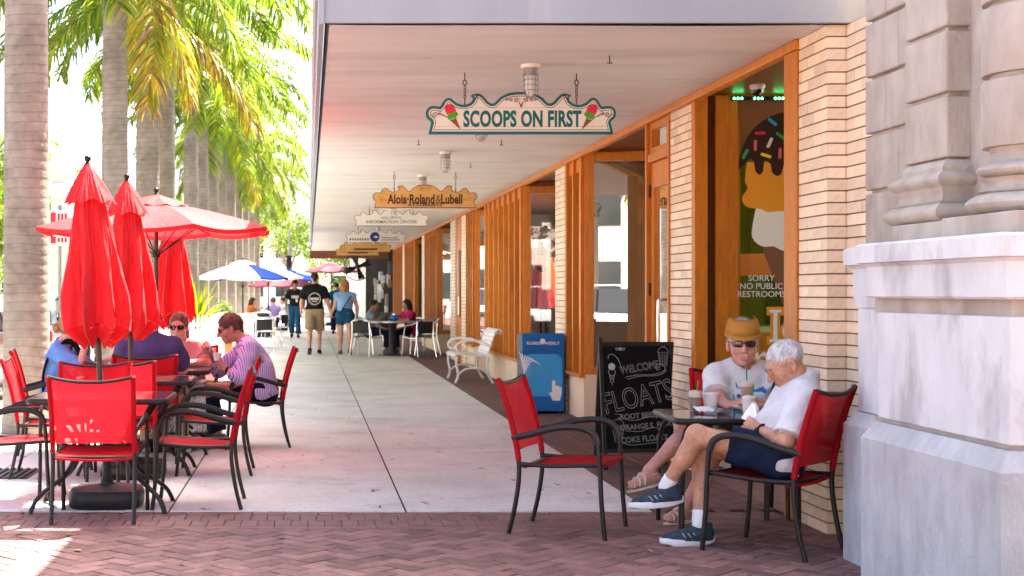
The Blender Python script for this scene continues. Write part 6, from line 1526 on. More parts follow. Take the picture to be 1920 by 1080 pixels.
def far_walker(label, x, y, h, face, ph, sm, pm, hair, tone):
    J = walker(x, y, h, face, .2, ph); w = person(label, (x,y,0), GW)
    P, Rm, up, lat, fr_ = body(w, J, tone, .018, hs=1.02, feet=False)
    sp, gc, *_ = shirt_prims(J, 1.06, .02, .75, hem=.02, loose=.03); sdf_obj('t_shirt', sp, .018, sm, w, wrinkle=.003, gcuts=gc)
    pp, gp = pants_prims(J, 1.05, .014, 1.9, .03); sdf_obj('trousers', pp, .018, pm, w, gcuts=gp); sdf_obj('hair', hair_short(P, Rm, 1.02, .006, -.06, .055), .014, HAIR[hair], w)
    for s in 'LR': shoe(w, J[s+'a'], J[s+'f'], M['blacktee'], M['greyshoe'], res=.016)
far_walker('distant person in dark blue top between the two walkers', .93, 47.5, 1.7, 1, 1, M['blueshort'], M['jeans'], 'dark', 'tan')
far_walker('distant person in grey top near the end of the canopy', .42, 60, 1.72, -1, -1, M['greytee'], M['khaki'], 'black', 'tan')
far_walker('distant person in white top left of the walkers', -.62, 56, 1.7, -1, 1, M['whitec'], M['blueshort'], 'blond', 'fair')
# ================================================================== WINDOW DECALS AND DISPLAY
def dec(px, py, Y=11.15): return (PX(px, Y), PZ(py, Y))
M['d_choc'] = mat('chocolate_print', (.035,.014,.012), .5); M['d_or'] = mat('orange_scoop_print', (.72,.30,.03), .5); M['d_ord'] = mat('dark_orange_print', (.62,.20,.03), .5); M['d_wh'] = mat('white_scoop_print', (.76,.76,.76), .5); M['d_cone'] = mat('cone_print', (.20,.09,.05), .5)
dc = thing('ice_cream_decal', 'giant ice cream cone picture stuck on the recessed window', 'decal', (0,0,0))
def decal(name, pts, y, m, sm=0):
    P_ = [dec(*p) for p in pts]
    if sm: P_ = [(q.x, q.z) for q in spline([(u, 0, v) for u, v in P_+[P_[0]]], sm)][:-1]
    b = MB(); b.prism(P_, lambda u, v, q: (u, q, v), y, y+.0015); return b.build(name, m, dc)
decal('cone', [(1425,455),(1540,455),(1490,600),(1478,600)], 11.144, M['d_cone'])
decal('vanilla_scoop', [(1418,385),(1412,415),(1410,445),(1428,462),(1450,462),(1468,470),(1490,462),(1512,470),(1535,460),(1552,435),(1548,395),(1530,370),(1440,370)], 11.141, M['d_wh'], 3)
decal('orange_scoop', [(1400,305),(1396,340),(1402,352),(1390,372),(1400,388),(1425,392),(1440,398),(1465,396),(1490,400),(1520,394),(1550,398),(1572,378),(1566,345),(1560,305)], 11.138, M['d_or'], 3)
decal('chocolate_coat', [(1384,318),(1386,296),(1394,270),(1408,246),(1430,226),(1458,213),(1488,209),(1520,216),(1545,236),(1560,265),(1568,300),(1570,320),(1556,306),(1545,312),(1538,330),(1528,330),(1522,310),(1505,308),(1496,322),(1486,308),(1470,306),(1464,326),(1455,330),(1446,322),(1444,308),(1432,302),(1430,320),(1423,328),(1415,320),(1412,302),(1402,300),(1394,312)], 11.135, M['d_choc'], 2)
for (x, y, a, c) in ((1447,229,-40,(.02,.28,.55)),(1424,250,0,(.55,.03,.06)),(1462,255,-38,(.02,.28,.08)),(1442,268,65,(.7,.65,.62)),(1415,273,88,(.62,.12,.2)),(1396,289,60,(.03,.35,.12)),(1435,292,-18,(.75,.6,.02)),(1461,288,86,(.6,.1,.2)),(1490,240,20,(.75,.6,.02)),(1510,270,60,(.02,.28,.55)),(1535,290,-30,(.55,.03,.06))):
    u, v = dec(x, y); pts = []
    for k in range(12):
        t_ = R(30*k); ex = .030 if math.cos(t_) > 0 else -.030; pts.append((ex+.013*math.cos(t_), .013*math.sin(t_)))
    ca_, sa_ = math.cos(R(a)), math.sin(R(a)); b = MB(); b.prism([(u+p*ca_-q*sa_, v+p*sa_+q*ca_) for p, q in pts], lambda u_, v_, q: (u_, q, v_), 11.131, 11.1335); b.build('sprinkle', mat('sprinkle', c, .5), dc)
M['vinyl'] = mat('white_vinyl', (.80,.80,.78), .5)
wl = thing('window_lettering', 'white vinyl words about restrooms on the ice cream window', 'lettering', (0,0,0))
for i, (tx, y) in enumerate((('SORRY',522),('NO PUBLIC',537),('RESTROOMS',552))):
    u, v = dec(1427, y); text(tx, .066, M['vinyl'], wl, (u, 11.143, v), scale=(1.0,1,1), extrude=.0008)
wi = thing('window_lettering', 'white letters with orange outline at the foot of the ice cream window', 'lettering', (0,0,0))
def serif_I(o, y, m):
    u, v = dec(1453, 611); b = MB(); h = .125; w_ = .016; sf = .045
    for (x0, x1, z0, z1) in ((-w_-o, w_+o, -h-o, h+o), (-sf-o, sf+o, h-.022-o, h+o), (-sf-o, sf+o, -h-o, -h+.022+o)): b.bb((u+x0, y+random.uniform(0,.0006), v+z0), (u+x1, y+.0015, v+z1))
    b.build('letter', m, wi)
serif_I(.022, 11.1425, M['d_or']); serif_I(0, 11.1395, M['vinyl'])
for (tx, px, py, sz) in (('ce',1492,617,.26),('Cream',1460,672,.30)):
    u, v = dec(px, py); text(tx, sz, M['d_or'], wi, (u, 11.1435, v), extrude=.0006, offset=.018); text(tx, sz, M['vinyl'], wi, (u, 11.1405, v), extrude=.0006)
M['led'] = mat('green_led', (.05,1.0,.25), .5, emit=6)
lr = thing('led_strip', 'green led lights along the top of the ice cream window', 'light strip', (0,11.09,0))
for cx in (1383,1421,1460):
    for k in (-1,0,1):
        b = MB(); b.ball((PX(cx+k*7,11.09), -.012, 2.872), .009, 8); b.build('led', M['led'], lr)
b = MB(); b.bb((3.25,-.008,2.858),(3.95,.004,2.888)); b.build('housing', M['black'], lr)
sc_ = thing('security_camera', 'small dome security camera above the ice cream window', 'camera', (PX(1420,10.6),10.6,SOF+.003))
b = MB(); b.lathe([(.055,0),(.055,-.02),(.046,-.035)], n=20); b.build('mount', M['signpale'], sc_, smooth=40); b = MB(); b.lathe([(.045,-.035),(.042,-.055),(.027,-.074),(.001,-.082)], n=18); b.build('dome', M['lens'], sc_, smooth=60)
# coral dress on a stand in the next display window
ds_ = thing('dress_form', 'coral dress on a dark dress form in the display window', 'dress form', (3.29, 20.35, .0))
M['coral'] = cloth('coral_dress_cloth', (.62,.075,.06)); M['coral2'] = cloth('orange_dress_cloth', (.62,.16,.04))
b = MB(); rows = []
for i in range(14):
    u = i/13; z = 1.90-.74*u; r_ = .10-.035*math.sin(min(1,u*3.2)*math.pi)*.6+.13*max(0,u-.28)
    rows.append([(r_*(1+.16*math.sin(9*a)*max(0,u-.25))*math.cos(a)*1.15, r_*.8*(1+.16*math.sin(9*a)*max(0,u-.25))*math.sin(a), z) for a in [2*math.pi*k/40 for k in range(40)]])
b.grid(rows, closed=True); b.build('dress', M['coral'], ds_, smooth=180)
b = MB(); b.lathe([(.085,1.66),(.088,1.70),(.086,1.74)], n=20); b.build('sash', M['capblk'], ds_)
b = MB(); b.lathe([(.10,1.9),(.06,2.0),(.035,2.03),(.035,2.08),(.02,2.1)], n=16); b.tube([(0,0,.02),(0,0,1.2)], .015); b.lathe([(.18,0),(.18,.02)], n=16); b.build('stand', M['capblk'], ds_, smooth=50)
d3 = thing('dress_form', 'orange dress on a dress form beside the coral one', 'dress form', (3.43, 20.75, 0))
b = MB(); rows = []
for i in range(12):
    u = i/11; z = 1.88-.66*u; r_ = .09+.10*u; rows.append([(r_*(1+.14*math.sin(8*a+1)*u)*math.cos(a), r_*.8*math.sin(a), z) for a in [2*math.pi*k/32 for k in range(32)]])
b.grid(rows, closed=True); b.build('dress', M['coral2'], d3, smooth=180); b = MB(); b.tube([(0,0,0),(0,0,2.0)], .02); b.build('stand', M['capblk'], d3)
po = thing('wall_poster', 'framed photograph of dark haired figures behind the dresses', 'poster', (3.42, 21.6, 2.05)); b = MB(); b.bb((-.32,0,-.32),(.32,.02,.32)); b.build('print', mat('photo_print', (.55,.55,.57), .5, col2=(.06,.035,.03), c2scale=4, c2lo=.48, c2hi=.52), po)
# shelves and counters inside the shops
M['counter'] = mat('orange_counter', (.62,.16,.03), .5)
mb_ = thing('menu_board', 'orange menu canopy inside the ice cream shop', 'menu board', (4.6, 14.6, 1.55)); b = MB(); b.bb((-.9,-.05,0),(1.4,.05,.22)); b.build('panel', M['counter'], mb_); b = MB(); b.tube([(-.5,0,.22),(-.5,0,1.33)], .02); b.tube([(.9,0,.22),(.9,0,1.33)], .02); b.build('hangers', M['black'], mb_)
cbn = thing('added_dark_cabinet', 'dark green cabinet added to darken the view into the ice cream shop', 'cabinet', (5.45, 16.0, .012)); b = MB(); b.bb((-.28,-.3,0),(.5,.3,2.75)); b.build('case', mat('dark_green_cabinet', (.01,.02,.01), .4), cbn); b = MB(); b.bb((-.2,-.31,.3),(.42,-.3,2.5)); b.build('glass_door', M['carglass'] if 'carglass' in M else M['lens'], cbn)  # made-up cabinet, put in as a dark area behind the glass
for _i, (_x, _y, _a) in enumerate(((3.98,12.5,200),(4.25,13.1,120))): dup(AC, (_x, _y, .016), R(_a), 'aluminium chair inside the ice cream shop '+('by the glass','behind the other'  )[_i])
co = thing('shop_counter', 'orange serving counter inside the ice cream shop', 'counter', (5.0, 13.6, .012)); b = MB(); b.bb((-1.2,-.35,0),(1.5,.35,1.0)); b.build('front', M['counter'], co); b = MB(); b.bb((-1.25,-.4,1.001),(1.55,.4,1.05)); b.build('worktop', M['alu'], co)

# ================================================================== ROYAL PALMS
def trunk_mat():
    m = mat('palm_bark', (.245,.21,.17), .85, var=.16, vscale=9, bump=.35, bscale=50, col2=(.16,.135,.105), c2scale=3.2, c2lo=.42, c2hi=.7)
    t = m.node_tree; N = t.nodes; L = t.links; b = N['Principled BSDF']
    tc = N.new('ShaderNodeTexCoord'); sx = N.new('ShaderNodeSeparateXYZ'); L.new(tc.outputs['Object'], sx.inputs[0])
    nz = N.new('ShaderNodeTexNoise'); nz.inputs['Scale'].default_value = 1.6; nz.inputs['Detail'].default_value = 4; L.new(tc.outputs['Object'], nz.inputs['Vector'])
    ad = N.new('ShaderNodeMath'); ad.operation = 'MULTIPLY_ADD'; ad.inputs[1].default_value = .16; L.new(nz.outputs[0], ad.inputs[0]); L.new(sx.outputs[2], ad.inputs[2])
    mu = N.new('ShaderNodeMath'); mu.operation = 'MULTIPLY'; mu.inputs[1].default_value = 1/.092; L.new(ad.outputs[0], mu.inputs[0])
    pp = N.new('ShaderNodeMath'); pp.operation = 'PINGPONG'; pp.inputs[1].default_value = .5; L.new(mu.outputs[0], pp.inputs[0])
    mr = N.new('ShaderNodeMapRange'); mr.inputs[1].default_value = .0; mr.inputs[2].default_value = .09; mr.inputs[3].default_value = .66; mr.inputs[4].default_value = 1; L.new(pp.outputs[0], mr.inputs[0])
    h = N.new('ShaderNodeMix'); h.data_type = 'RGBA'; h.blend_type = 'MULTIPLY'; h.inputs[0].default_value = 1; L.new(b.inputs['Base Color'].links[0].from_socket, h.inputs[6]); L.new(mr.outputs[0], h.inputs[7]); L.new(h.outputs[2], b.inputs['Base Color'])
    return m
M['bark'] = trunk_mat()
M['shaft'] = mat('green_crownshaft', (.13,.20,.035), .4, var=.15, vscale=3)
def leafm(n, c, tr=.45): return perobj(mat(n, c, .38, trans=tr, var=.25, vscale=1.5), .25)
M['leafA'] = leafm('palm_leaf_green', (.10,.19,.012), .5); M['leafB'] = leafm('palm_leaf_yellow_green', (.25,.29,.015), .5); M['leafC'] = leafm('palm_leaf_dying_gold', (.42,.30,.025)); M['leafD'] = leafm('palm_leaf_brown', (.22,.10,.035), .3)
def frond_mesh(L0, el0, bend, seed, n=130, ll=.60, mats=('leafA',), droop=.6):
    rnd = random.Random(seed); b = MB(); K = 22; pts = [Vector((0,0,0))]; a = R(el0)
    for i in range(K):
        u = i/K; pts.append(pts[-1]+Vector((math.cos(a), 0, math.sin(a)))*(L0/K)); a -= R(bend)/K*(.35+1.3*u)
    b.tube(pts, [.028*(1-i/(K+1.5))+.003 for i in range(K+1)], 5, mi=0)
    def at(u):
        f = u*K; i = min(int(f), K-1); return pts[i].lerp(pts[i+1], f-i), (pts[i+1]-pts[i]).normalized()
    for k in range(n):
        u = .10+.90*(k+rnd.uniform(-.3,.3))/n; u = min(max(u,.08),.995); p, t = at(u)
        sd = Vector((0,1,0)); up = sd.cross(t)*-1
        if up.z < 0 and abs(t.z) < .9: up = -up
        ln = ll*(.45+.75*math.sin(math.pi*min(1,(u*.85+.12)))**.8)*rnd.uniform(.8,1.1)
        for s in (-1, 1):
            rank = rnd.choice((-.15,.45,.15,-.4)); d = (t*.62+sd*s*.78+up*rank).normalized(); w = rnd.uniform(.012,.022)
            q = [p]; dd = d.copy()
            for j in range(3):
                dd = (dd+Vector((0,0,-droop*(.25+.35*j)*rnd.uniform(.7,1.3)))).normalized(); q.append(q[-1]+dd*ln/3)
            wv = dd.cross(Vector((rnd.uniform(-.5,.5),rnd.uniform(-.5,.5),1))).normalized()
            ws = (w*.6, w, w*.75, .002); vs = []
            for j in range(4): vs += [q[j]+wv*ws[j], q[j]-wv*ws[j]]
            b.add(vs, [(0,1,3,2),(2,3,5,4),(4,5,7,6)], rnd.choice(range(len(mats))))
    me = bpy.data.meshes.new('frond'); me.from_pydata(b.v, [], b.f)
    for q in mats: me.materials.append(M[q])
    me.polygons.foreach_set('material_index', b.m); me.update(); return me
FR = {'up': [frond_mesh(3.1, 62, 105, 1, mats=('leafA','leafA','leafB')), frond_mesh(3.3, 48, 105, 2, mats=('leafA','leafA','leafB'))],
      'mid': [frond_mesh(3.4, 25, 95, 3, mats=('leafA','leafB')), frond_mesh(3.2, 12, 88, 4, mats=('leafA','leafA','leafB')), frond_mesh(3.4, 30, 120, 5, mats=('leafA','leafB'))],
      'low': [frond_mesh(3.1, -12, 75, 6, mats=('leafA','leafB')), frond_mesh(3.0, -30, 55, 7, mats=('leafB','leafA'))],
      'dead': [frond_mesh(2.9, -38, 50, 8, n=120, ll=.68, mats=('leafB','leafC','leafC','leafB','leafD')), frond_mesh(2.7, -52, 36, 9, n=120, ll=.68, mats=('leafC','leafB','leafC','leafB','leafD'))]}
PI2 = 2*math.pi
def palm(label, x, y, h=6.0, r=.20, seed=0, dead=0, low=4, grp='royal palms along the kerb', rot=None, extra=()):
    rnd = random.Random(seed+100); t = thing('palm_tree', label, 'palm tree', (x, y, -.01), 0, grp)
    pr = []; z = 0
    while z < h:
        u = z/h; rr = r*(1.16-.3*min(1,u*4)+.24*math.sin(math.pi*min(1,u*1.15))*.8) if u > .02 else r*1.22
        rr = r*(.10*(1-u)**3+1.0+.06*math.sin(math.pi*u)-.12*u)*(1 if u > .015 else 1.05); rr = min(rr, r*1.35)
        pr += [(rr*.985+rnd.uniform(-.001,.001), z), (rr, z+.014), (rr*.995, z+.075)]; z += .092
    pr = [(q if q > .05 else .05, z_) for q, z_ in pr]
    b = MB(); b.lathe(pr, n=22); o = b.build('trunk', M['bark'], t, smooth=60)
    b = MB(); b.lathe([(pr[-1][0]*1.0,h-.02),(r*.98,h+.12),(r*.85,h+.6),(r*.62,h+1.1),(r*.42,h+1.45),(.03,h+1.75)], n=18); b.build('crownshaft', M['shaft'], t, smooth=60)
    a0 = rnd.uniform(0, PI2) if rot is None else rot; k = 0
    def fr(kind, a, z, sc=1):
        me = rnd.choice(FR[kind]); inst('frond', me, t, (.06*math.cos(a), .06*math.sin(a), z), (rnd.uniform(-.25,.25), rnd.uniform(-.08,.08), a), (sc, sc, sc))
    for i in range(5): fr('up', a0+i*PI2/5+rnd.uniform(-.2,.2), h+1.55, rnd.uniform(.9,1.05))
    for i in range(8): fr('mid', a0+.4+i*PI2/8+rnd.uniform(-.2,.2), h+1.35, rnd.uniform(.9,1.08))
    for i in range(low): fr('low', a0+.9+i*PI2/max(low,1)+rnd.uniform(-.3,.3), h+1.15, rnd.uniform(.9,1.05))
    for a in extra: fr('dead', a, h+.95)
    return t
names = ['nearest thick royal palm trunk at the left edge', 'second royal palm, its dying golden frond hanging over the umbrellas', 'third royal palm standing just behind the second', 'slim royal palm right behind the third trunk', 'fifth royal palm with pale trunk right of the open umbrella', 'sixth royal palm along the kerb', 'seventh royal palm along the kerb, green crownshaft visible', 'eighth royal palm along the kerb', 'ninth royal palm along the kerb', 'tenth royal palm along the kerb', 'eleventh royal palm along the kerb', 'twelfth royal palm along the kerb', 'thirteenth and farthest royal palm along the kerb']
spots = [(-2.76,14.1,6.6,.212),(-2.9,21.6,5.8,.20),(-2.9,26.0,5.6,.22),(-2.88,29.2,6.0,.19),(-2.9,35.6,6.2,.185),(-2.9,39.4,5.9,.18),(-2.9,43.6,5.7,.19),(-2.9,48.2,6.0,.18),(-2.9,54,5.8,.19),(-2.9,60,6.1,.18),(-2.9,66,5.8,.19),(-2.9,73,6.2,.18),(-2.9,81,5.8,.19)]
for i, ((x, y, h, r_), nm) in enumerate(zip(spots, names)):
    palm(nm, x, y, h, r_, i, low=5 if i > 1 else 4, extra=((.15, -.75, .9) if i == 1 else ((-.2,) if i in (2, 7) else ())))
for i, (x, y) in enumerate(((-13.5,22),(-13.5,33),(-13.5,47),(-13.5,62))): palm(('nearest','second','third','farthest')[i]+' royal palm on the far side of the street', x, y, 5.4+.3*(i % 2), .2, 40+i, grp='royal palms across the street')
for i, (x, y) in enumerate(((7.5,-9),(2.4,-12),(13,-8.5),(-2.6,-14),(-7,-10))): palm('royal palm behind the viewer, '+('nearest the corner','beside the white car','furthest right','deepest in the street','left of the square')[i], x, y, 4.6+.4*(i % 2), .2, 60+i, grp='royal palms behind the viewer')

# ================================================================== STREET FURNITURE, FENCE, PLANTERS
fe = thing('picket_fence', 'low white picket fence behind the left tables', 'fence', (-3.45, 24.0, .004))
for k in range(27):
    b = MB(); x = k*.07; b.prism([(x-.018,.05),(x+.018,.05),(x+.018,.96),(x,1.0),(x-.018,.96)], lambda u, v, q: (u, q, v), -.012, .012); b.build('picket', M['white'], fe)
for z in (.2,.8): b = MB(); b.bb((-.03,.013,z),(1.86,.04,z+.06)); b.build('rail', M['white'], fe)
fe2 = thing('picket_fence', 'white picket fence running back along the cafe terrace', 'fence', (-1.62, 24.1, .004))
for k in range(40):
    b = MB(); y = k*.09; b.prism([(y-.02,.05),(y+.02,.05),(y+.02,.96),(y,1.0),(y-.02,.96)], lambda u, v, q: (q, u, v), -.012, .012); b.build('picket', M['white'], fe2)
for z in (.2,.8): b = MB(); b.bb((-.04,-.03,z),(-.013,3.6,z+.06)); b.build('rail', M['white'], fe2)
M['terracotta'] = mat('terracotta', (.50,.17,.05), .8, var=.1)
def blades(n, l, w, seed, m, spread=1.0):
    rnd = random.Random(seed); b = MB()
    for k in range(n):
        a = rnd.uniform(0, PI2); e = rnd.uniform(.25,1.45); ln = l*rnd.uniform(.6,1.1); q = [Vector((0,0,0))]; d = Vector((math.cos(a)*math.cos(e)*spread, math.sin(a)*math.cos(e)*spread, math.sin(e))).normalized()
        for j in range(4): q.append(q[-1]+d*ln/4); d = (d+Vector((0,0,-.22))).normalized()
        wv = Vector((-math.sin(a), math.cos(a), 0)); ws = (w*.6,w,w,w*.6,.002); vs = []
        for j in range(5): vs += [q[j]+wv*ws[j], q[j]-wv*ws[j]]
        b.add(vs, [(2*j,2*j+1,2*j+3,2*j+2) for j in range(4)])
    return b
for i, (lb, x, y, s) in enumerate((('spiky yellow green plant in white planter right of closed umbrellas', -2.12, 27.6, 1.0), ('spiky green plant in white planter next to the fence', -2.75, 28.6, .9))):
    pl = thing('potted_plant', lb, 'plant', (x, y, .004)); b = MB(); b.bb((-.3,-.3,0),(.3,.3,.62)); b.bb((-.33,-.33,.62),(.33,.33,.68)); b.build('planter', M['white'], pl, bevel=.01)
    o = blades(110, 1.05*s, .022, i, None).build('leaves', M['leafB'], pl); o.location = (0,0,.66)
tp = thing('potted_plant', 'clipped round shrub in a terracotta pot beside white box', 'plant', (-1.77, 29.6, .004))
b = MB(); b.lathe([(.17,0),(.22,.38),(.25,.40),(.25,.45),(.2,.45)], n=20); b.build('pot', M['terracotta'], tp, smooth=40)
rnd = random.Random(5); b = MB()
for k in range(1400):
    d = Vector((rnd.gauss(0,1), rnd.gauss(0,1), rnd.gauss(0,1))).normalized(); r_ = .26*rnd.uniform(.75,1.05); p = Vector((d.x*r_, d.y*r_, .82+d.z*r_*1.5)); u = d.orthogonal().normalized(); v = d.cross(u)
    u, v = (u+d*rnd.uniform(-.6,.6))*.022, (v+d*rnd.uniform(-.6,.6))*.014; b.add([p-u, p+v, p+u, p-v], [(0,1,2,3)])
b.build('foliage', M['leafA'], tp)['kind'] = 'stuff'; b = MB(); b.tube([(0,0,.42),(0,0,.6)], .02); b.build('stem', M['bark'], tp)
wb = thing('planter_box', 'tall white planter box beside the clipped shrub', 'planter', (-1.45, 30.6, .004)); b = MB(); b.bb((-.28,-.28,0),(.28,.28,.86)); b.bb((-.31,-.31,.861),(.31,.31,.92)); b.build('box', M['white'], wb, bevel=.01); b = MB(); b.bb((-.25,-.25,.92),(.25,.25,.93)); b.build('soil', M['joint'], wb)
# street sign with red lettering behind the nearest umbrella
ss = thing('street_sign', 'white and red parking sign on a post by the nearest umbrella', 'sign', (PX(112,24), 24.0, -.12))
b = MB(); b.tube([(0,0,0),(0,0,2.95)], .03, 8); b.build('post', M['galv'], ss, smooth=50)
M['signred'] = mat('red_sign_print', (.55,.03,.03), .5)
for (z0, z1) in ((2.62,2.86),(2.28,2.46)):
    b = MB(); b.bb((-.16,-.045,z0),(.16,-.032,z1)); b.build('plate', M['white'], ss, bevel=.004)
    b = MB(); b.bb((-.145,-.0475,z0+.03),(-.055,-.0455,z1-.03))
    for k in range(3): b.bb((-.03+.058*k,-.0475,z0+.05),(.012+.058*k,-.0455,z1-.05))
    b.build('red_print', M['signred'], ss)
# pale monument column across the street
mc = thing('monument_column', 'pale stone column with urn top across the street', 'column', (PX(116,48), 48.0, -.12)); M['palest'] = mat('pale_limestone', (.70,.67,.62), .8, var=.06)
b = MB(); b.lathe([(.55,0),(.55,3.2),(.62,3.3),(.62,3.45),(.42,3.5),(.36,3.6),(.34,4.7),(.42,4.8),(.5,4.95),(.5,5.05),(.36,5.15)], n=28); b.build('shaft', M['palest'], mc, smooth=35)
b = MB(); b.lathe([(.36,5.15),(.44,5.35),(.46,5.6),(.40,5.85),(.22,6.1),(.10,6.25),(.12,6.35),(.06,6.5),(.01,6.6)], n=24); b.build('urn', M['palest'], mc, smooth=50)

# ================================================================== PARKED CARS
M['tyre'] = mat('tyre_rubber', (.015,.015,.015), .8); M['carglass'] = mat('car_glass', (.02,.03,.035), .05, spec=.8); M['lamp_red'] = mat('tail_lamp', (.4,.01,.01), .2); M['lamp_w'] = mat('head_lamp', (.7,.7,.72), .15)
def car(label, x, y, rz, col, suv=False):
    t = thing('parked_car', label, 'car', (x, y, -.13), rz, 'cars parked along the street')
    cm = mat('car_paint', col, .25, coat=1.0, spec=.6); L0 = 4.5; W = .9; zr = 1.68 if suv else 1.45
    prof = [(-2.25,.35),(-2.28,.62),(-2.2,.92),(-1.75,1.0),(-.0,.98),(1.1,.93),(2.0,.82),(2.24,.62),(2.25,.35)]
    b = MB(); rows = []
    for (x_, zt) in [(-2.27,.62),(-2.22,.86),(-2.05,.97),(-1.4,1.0),(-.4,1.0),(.6,.97),(1.2,.94),(1.8,.86),(2.12,.76),(2.25,.58)]:
        wv = W*(1-.10*(abs(x_)/2.25)**4); rows.append([(x_, -wv*.95, .28), (x_, -wv, .45), (x_, -wv, zt-.16), (x_, -wv*.93, zt-.03), (x_, -wv*.75, zt), (x_, 0, zt+.015), (x_, wv*.75, zt), (x_, wv*.93, zt-.03), (x_, wv, zt-.16), (x_, wv, .45), (x_, wv*.95, .28)])
    b.grid(rows); n = 11; b.f.append(tuple(range(n))); b.m.append(0); b.f.append(tuple((len(rows)-1)*n+i for i in range(n-1,-1,-1))); b.m.append(0); b.build('body', cm, t, smooth=50)
    xs_ = [(-2.0 if suv else -1.75,.98),(-1.75 if suv else -1.2,zr-.06),(-.9,zr),(.05,zr),(.42,zr-.05),(1.15,.95)]
    b = MB(); rows = [[(x_, -W*(.90-.16*(z_-.95)/.5), z_), (x_, -W*.62, z_+.02), (x_, 0, z_+.035), (x_, W*.62, z_+.02), (x_, W*(.90-.16*(z_-.95)/.5), z_)] for x_, z_ in xs_]; b.grid(rows); b.build('roof', cm, t, smooth=60)
    for s in (-1, 1):
        for (a, c) in (((-1.72,-1.28 if not suv else -1.62),(-.42,-.42)),((-.36,-.36),(.92,.40))):
            q = lambda x_, z_: (x_, s*(W*(.905-.16*(z_-.95)/.5)+.004), z_)
            b = MB(); b.add([q(a[0],1.0), q(c[0] if c[0] > 0 else -.42,1.0), q(c[1], zr-.08), q(a[1], zr-.08)], [(0,1,2,3)]); b.build('side_window', M['carglass'], t)
        b = MB()
        for x_ in (-1.38, 1.38):
            b = MB(); b.lathe([(.335,-.11),(.34,-.08),(.34,.08),(.335,.11),(.22,.112),(.20,.09),(.05,.09)], (x_, s*(W-.09), .335), 24, rot=Matrix.Rotation(R(-90*s),3,'X')); o = b.build('wheel', M['tyre'], t, smooth=40)
            b = MB(); b.lathe([(.20,.095),(.19,.113),(.04,.118)], (x_, s*(W-.09), .335), 18, rot=Matrix.Rotation(R(-90*s),3,'X')); b.build('rim', M['alu'], o, smooth=30)
            b = MB(); b.tube([(x_+.40*math.cos(a), s*(W+.003), .335+.40*math.sin(a)) for a in [math.pi*k/14 for k in range(15)]], .025, 6); b.build('wheel_arch', M['black'], t)
        b = MB(); b.box((2.16, s*.62, .66),(.16,.34,.14)); b.build('headlight', M['lamp_w'], t, bevel=.03); b = MB(); b.box((-2.2, s*.66, .80),(.14,.30,.18)); b.build('tail_light', M['lamp_red'], t, bevel=.03)
        b = MB(); b.box((.75, s*(W+.09), 1.03),(.12,.18,.12)); b.build('wing_mirror', cm, t, bevel=.03)
    for (x0, z0, x1, z1) in ((1.13,.965,.46,zr-.07),(xs_[0][0]-.01,1.0,xs_[1][0],zr-.10)):
        d = .012 if x0 > 0 else -.012; b = MB(); b.add([(x0+d,-.72,z0),(x0+d,.72,z0),(x1+d,.58,z1),(x1+d,-.58,z1)], [(0,1,2,3)]); o = b.build('windscreen' if x0 > 0 else 'rear_window', M['carglass'], t); o.location = (0,0,.025)
    return t
car('dark red car parked behind the nearest palm trunk', -4.95, 18.9, R(90), (.16,.012,.02), True); car('silver car parked second along the kerb', -4.95, 25.5, R(90), (.4,.41,.42)); car('white car parked third along the kerb', -4.95, 32.0, R(90), (.75,.75,.75)); car('blue car parked fourth along the kerb', -4.95, 38.5, R(90), (.02,.07,.25)); car('white car in the street behind the viewer', -.6, -7.0, R(0), (.78,.78,.78), True); car('silver car in the street behind the viewer', 12.8, -4.5, R(8), (.45,.46,.47))

# ================================================================== FAR BUILDINGS
def building(label, x0, x1, y0, y1, h, col, axis, nw, nf, cat='building'):
    t = thing('building', label, cat, (0,0,0), 0, 'pale buildings around the street'); cm = mat('pale_stucco', col, .8, var=.05, vscale=.4)
    b = MB(); b.bb((x0,y0,-.13),(x1,y1,h)); b.build('wall', cm, t); b = MB(); b.bb((x0-.2,y0-.2,h),(x1+.2,y1+.2,h+.4)); b.build('cornice', cm, t)
    fh = h/nf
    for f in range(nf):
        for k in range(nw):
            b = MB(); z0 = f*fh+fh*.28; z1 = f*fh+fh*.82
            if axis == 'x+': w_ = (y1-y0)/nw; c = y0+w_*(k+.5); b.bb((x1-.02,c-w_*.28,z0),(x1+.03,c+w_*.28,z1))
            elif axis == 'y-': w_ = (x1-x0)/nw; c = x0+w_*(k+.5); b.bb((c-w_*.28,y0-.03,z0),(c+w_*.28,y0+.02,z1))
            else: w_ = (x1-x0)/nw; c = x0+w_*(k+.5); b.bb((c-w_*.28,y1-.02,z0),(c+w_*.28,y1+.03,z1))
            b.build('window', M['carglass'], t)
building('cream block across the street behind the palms', -30, -18, 14, 44, 8, (.70,.66,.58), 'x+', 8, 2)
building('white block further along across the street', -30, -18, 47, 80, 11, (.76,.75,.72), 'x+', 8, 3)
building('pale blue tower far across the street', -34, -20, 95, 118, 22, (.55,.63,.70), 'y-', 5, 7)
building('white low building closing the far end of the street', -6, 14, 130, 142, 7, (.74,.72,.68), 'y-', 8, 2)
building('cream block right of the far street end', 3.2, 22, 76, 110, 7.5, (.68,.62,.52), 'y-', 5, 2)
building('white arcaded block behind the viewer', 2, 40, -40, -30, 9, (.74,.71,.65), 'y+', 12, 2)
building('cream block behind the viewer to the left', -40, -4, -42, -32, 10, (.70,.64,.55), 'y+', 10, 3)
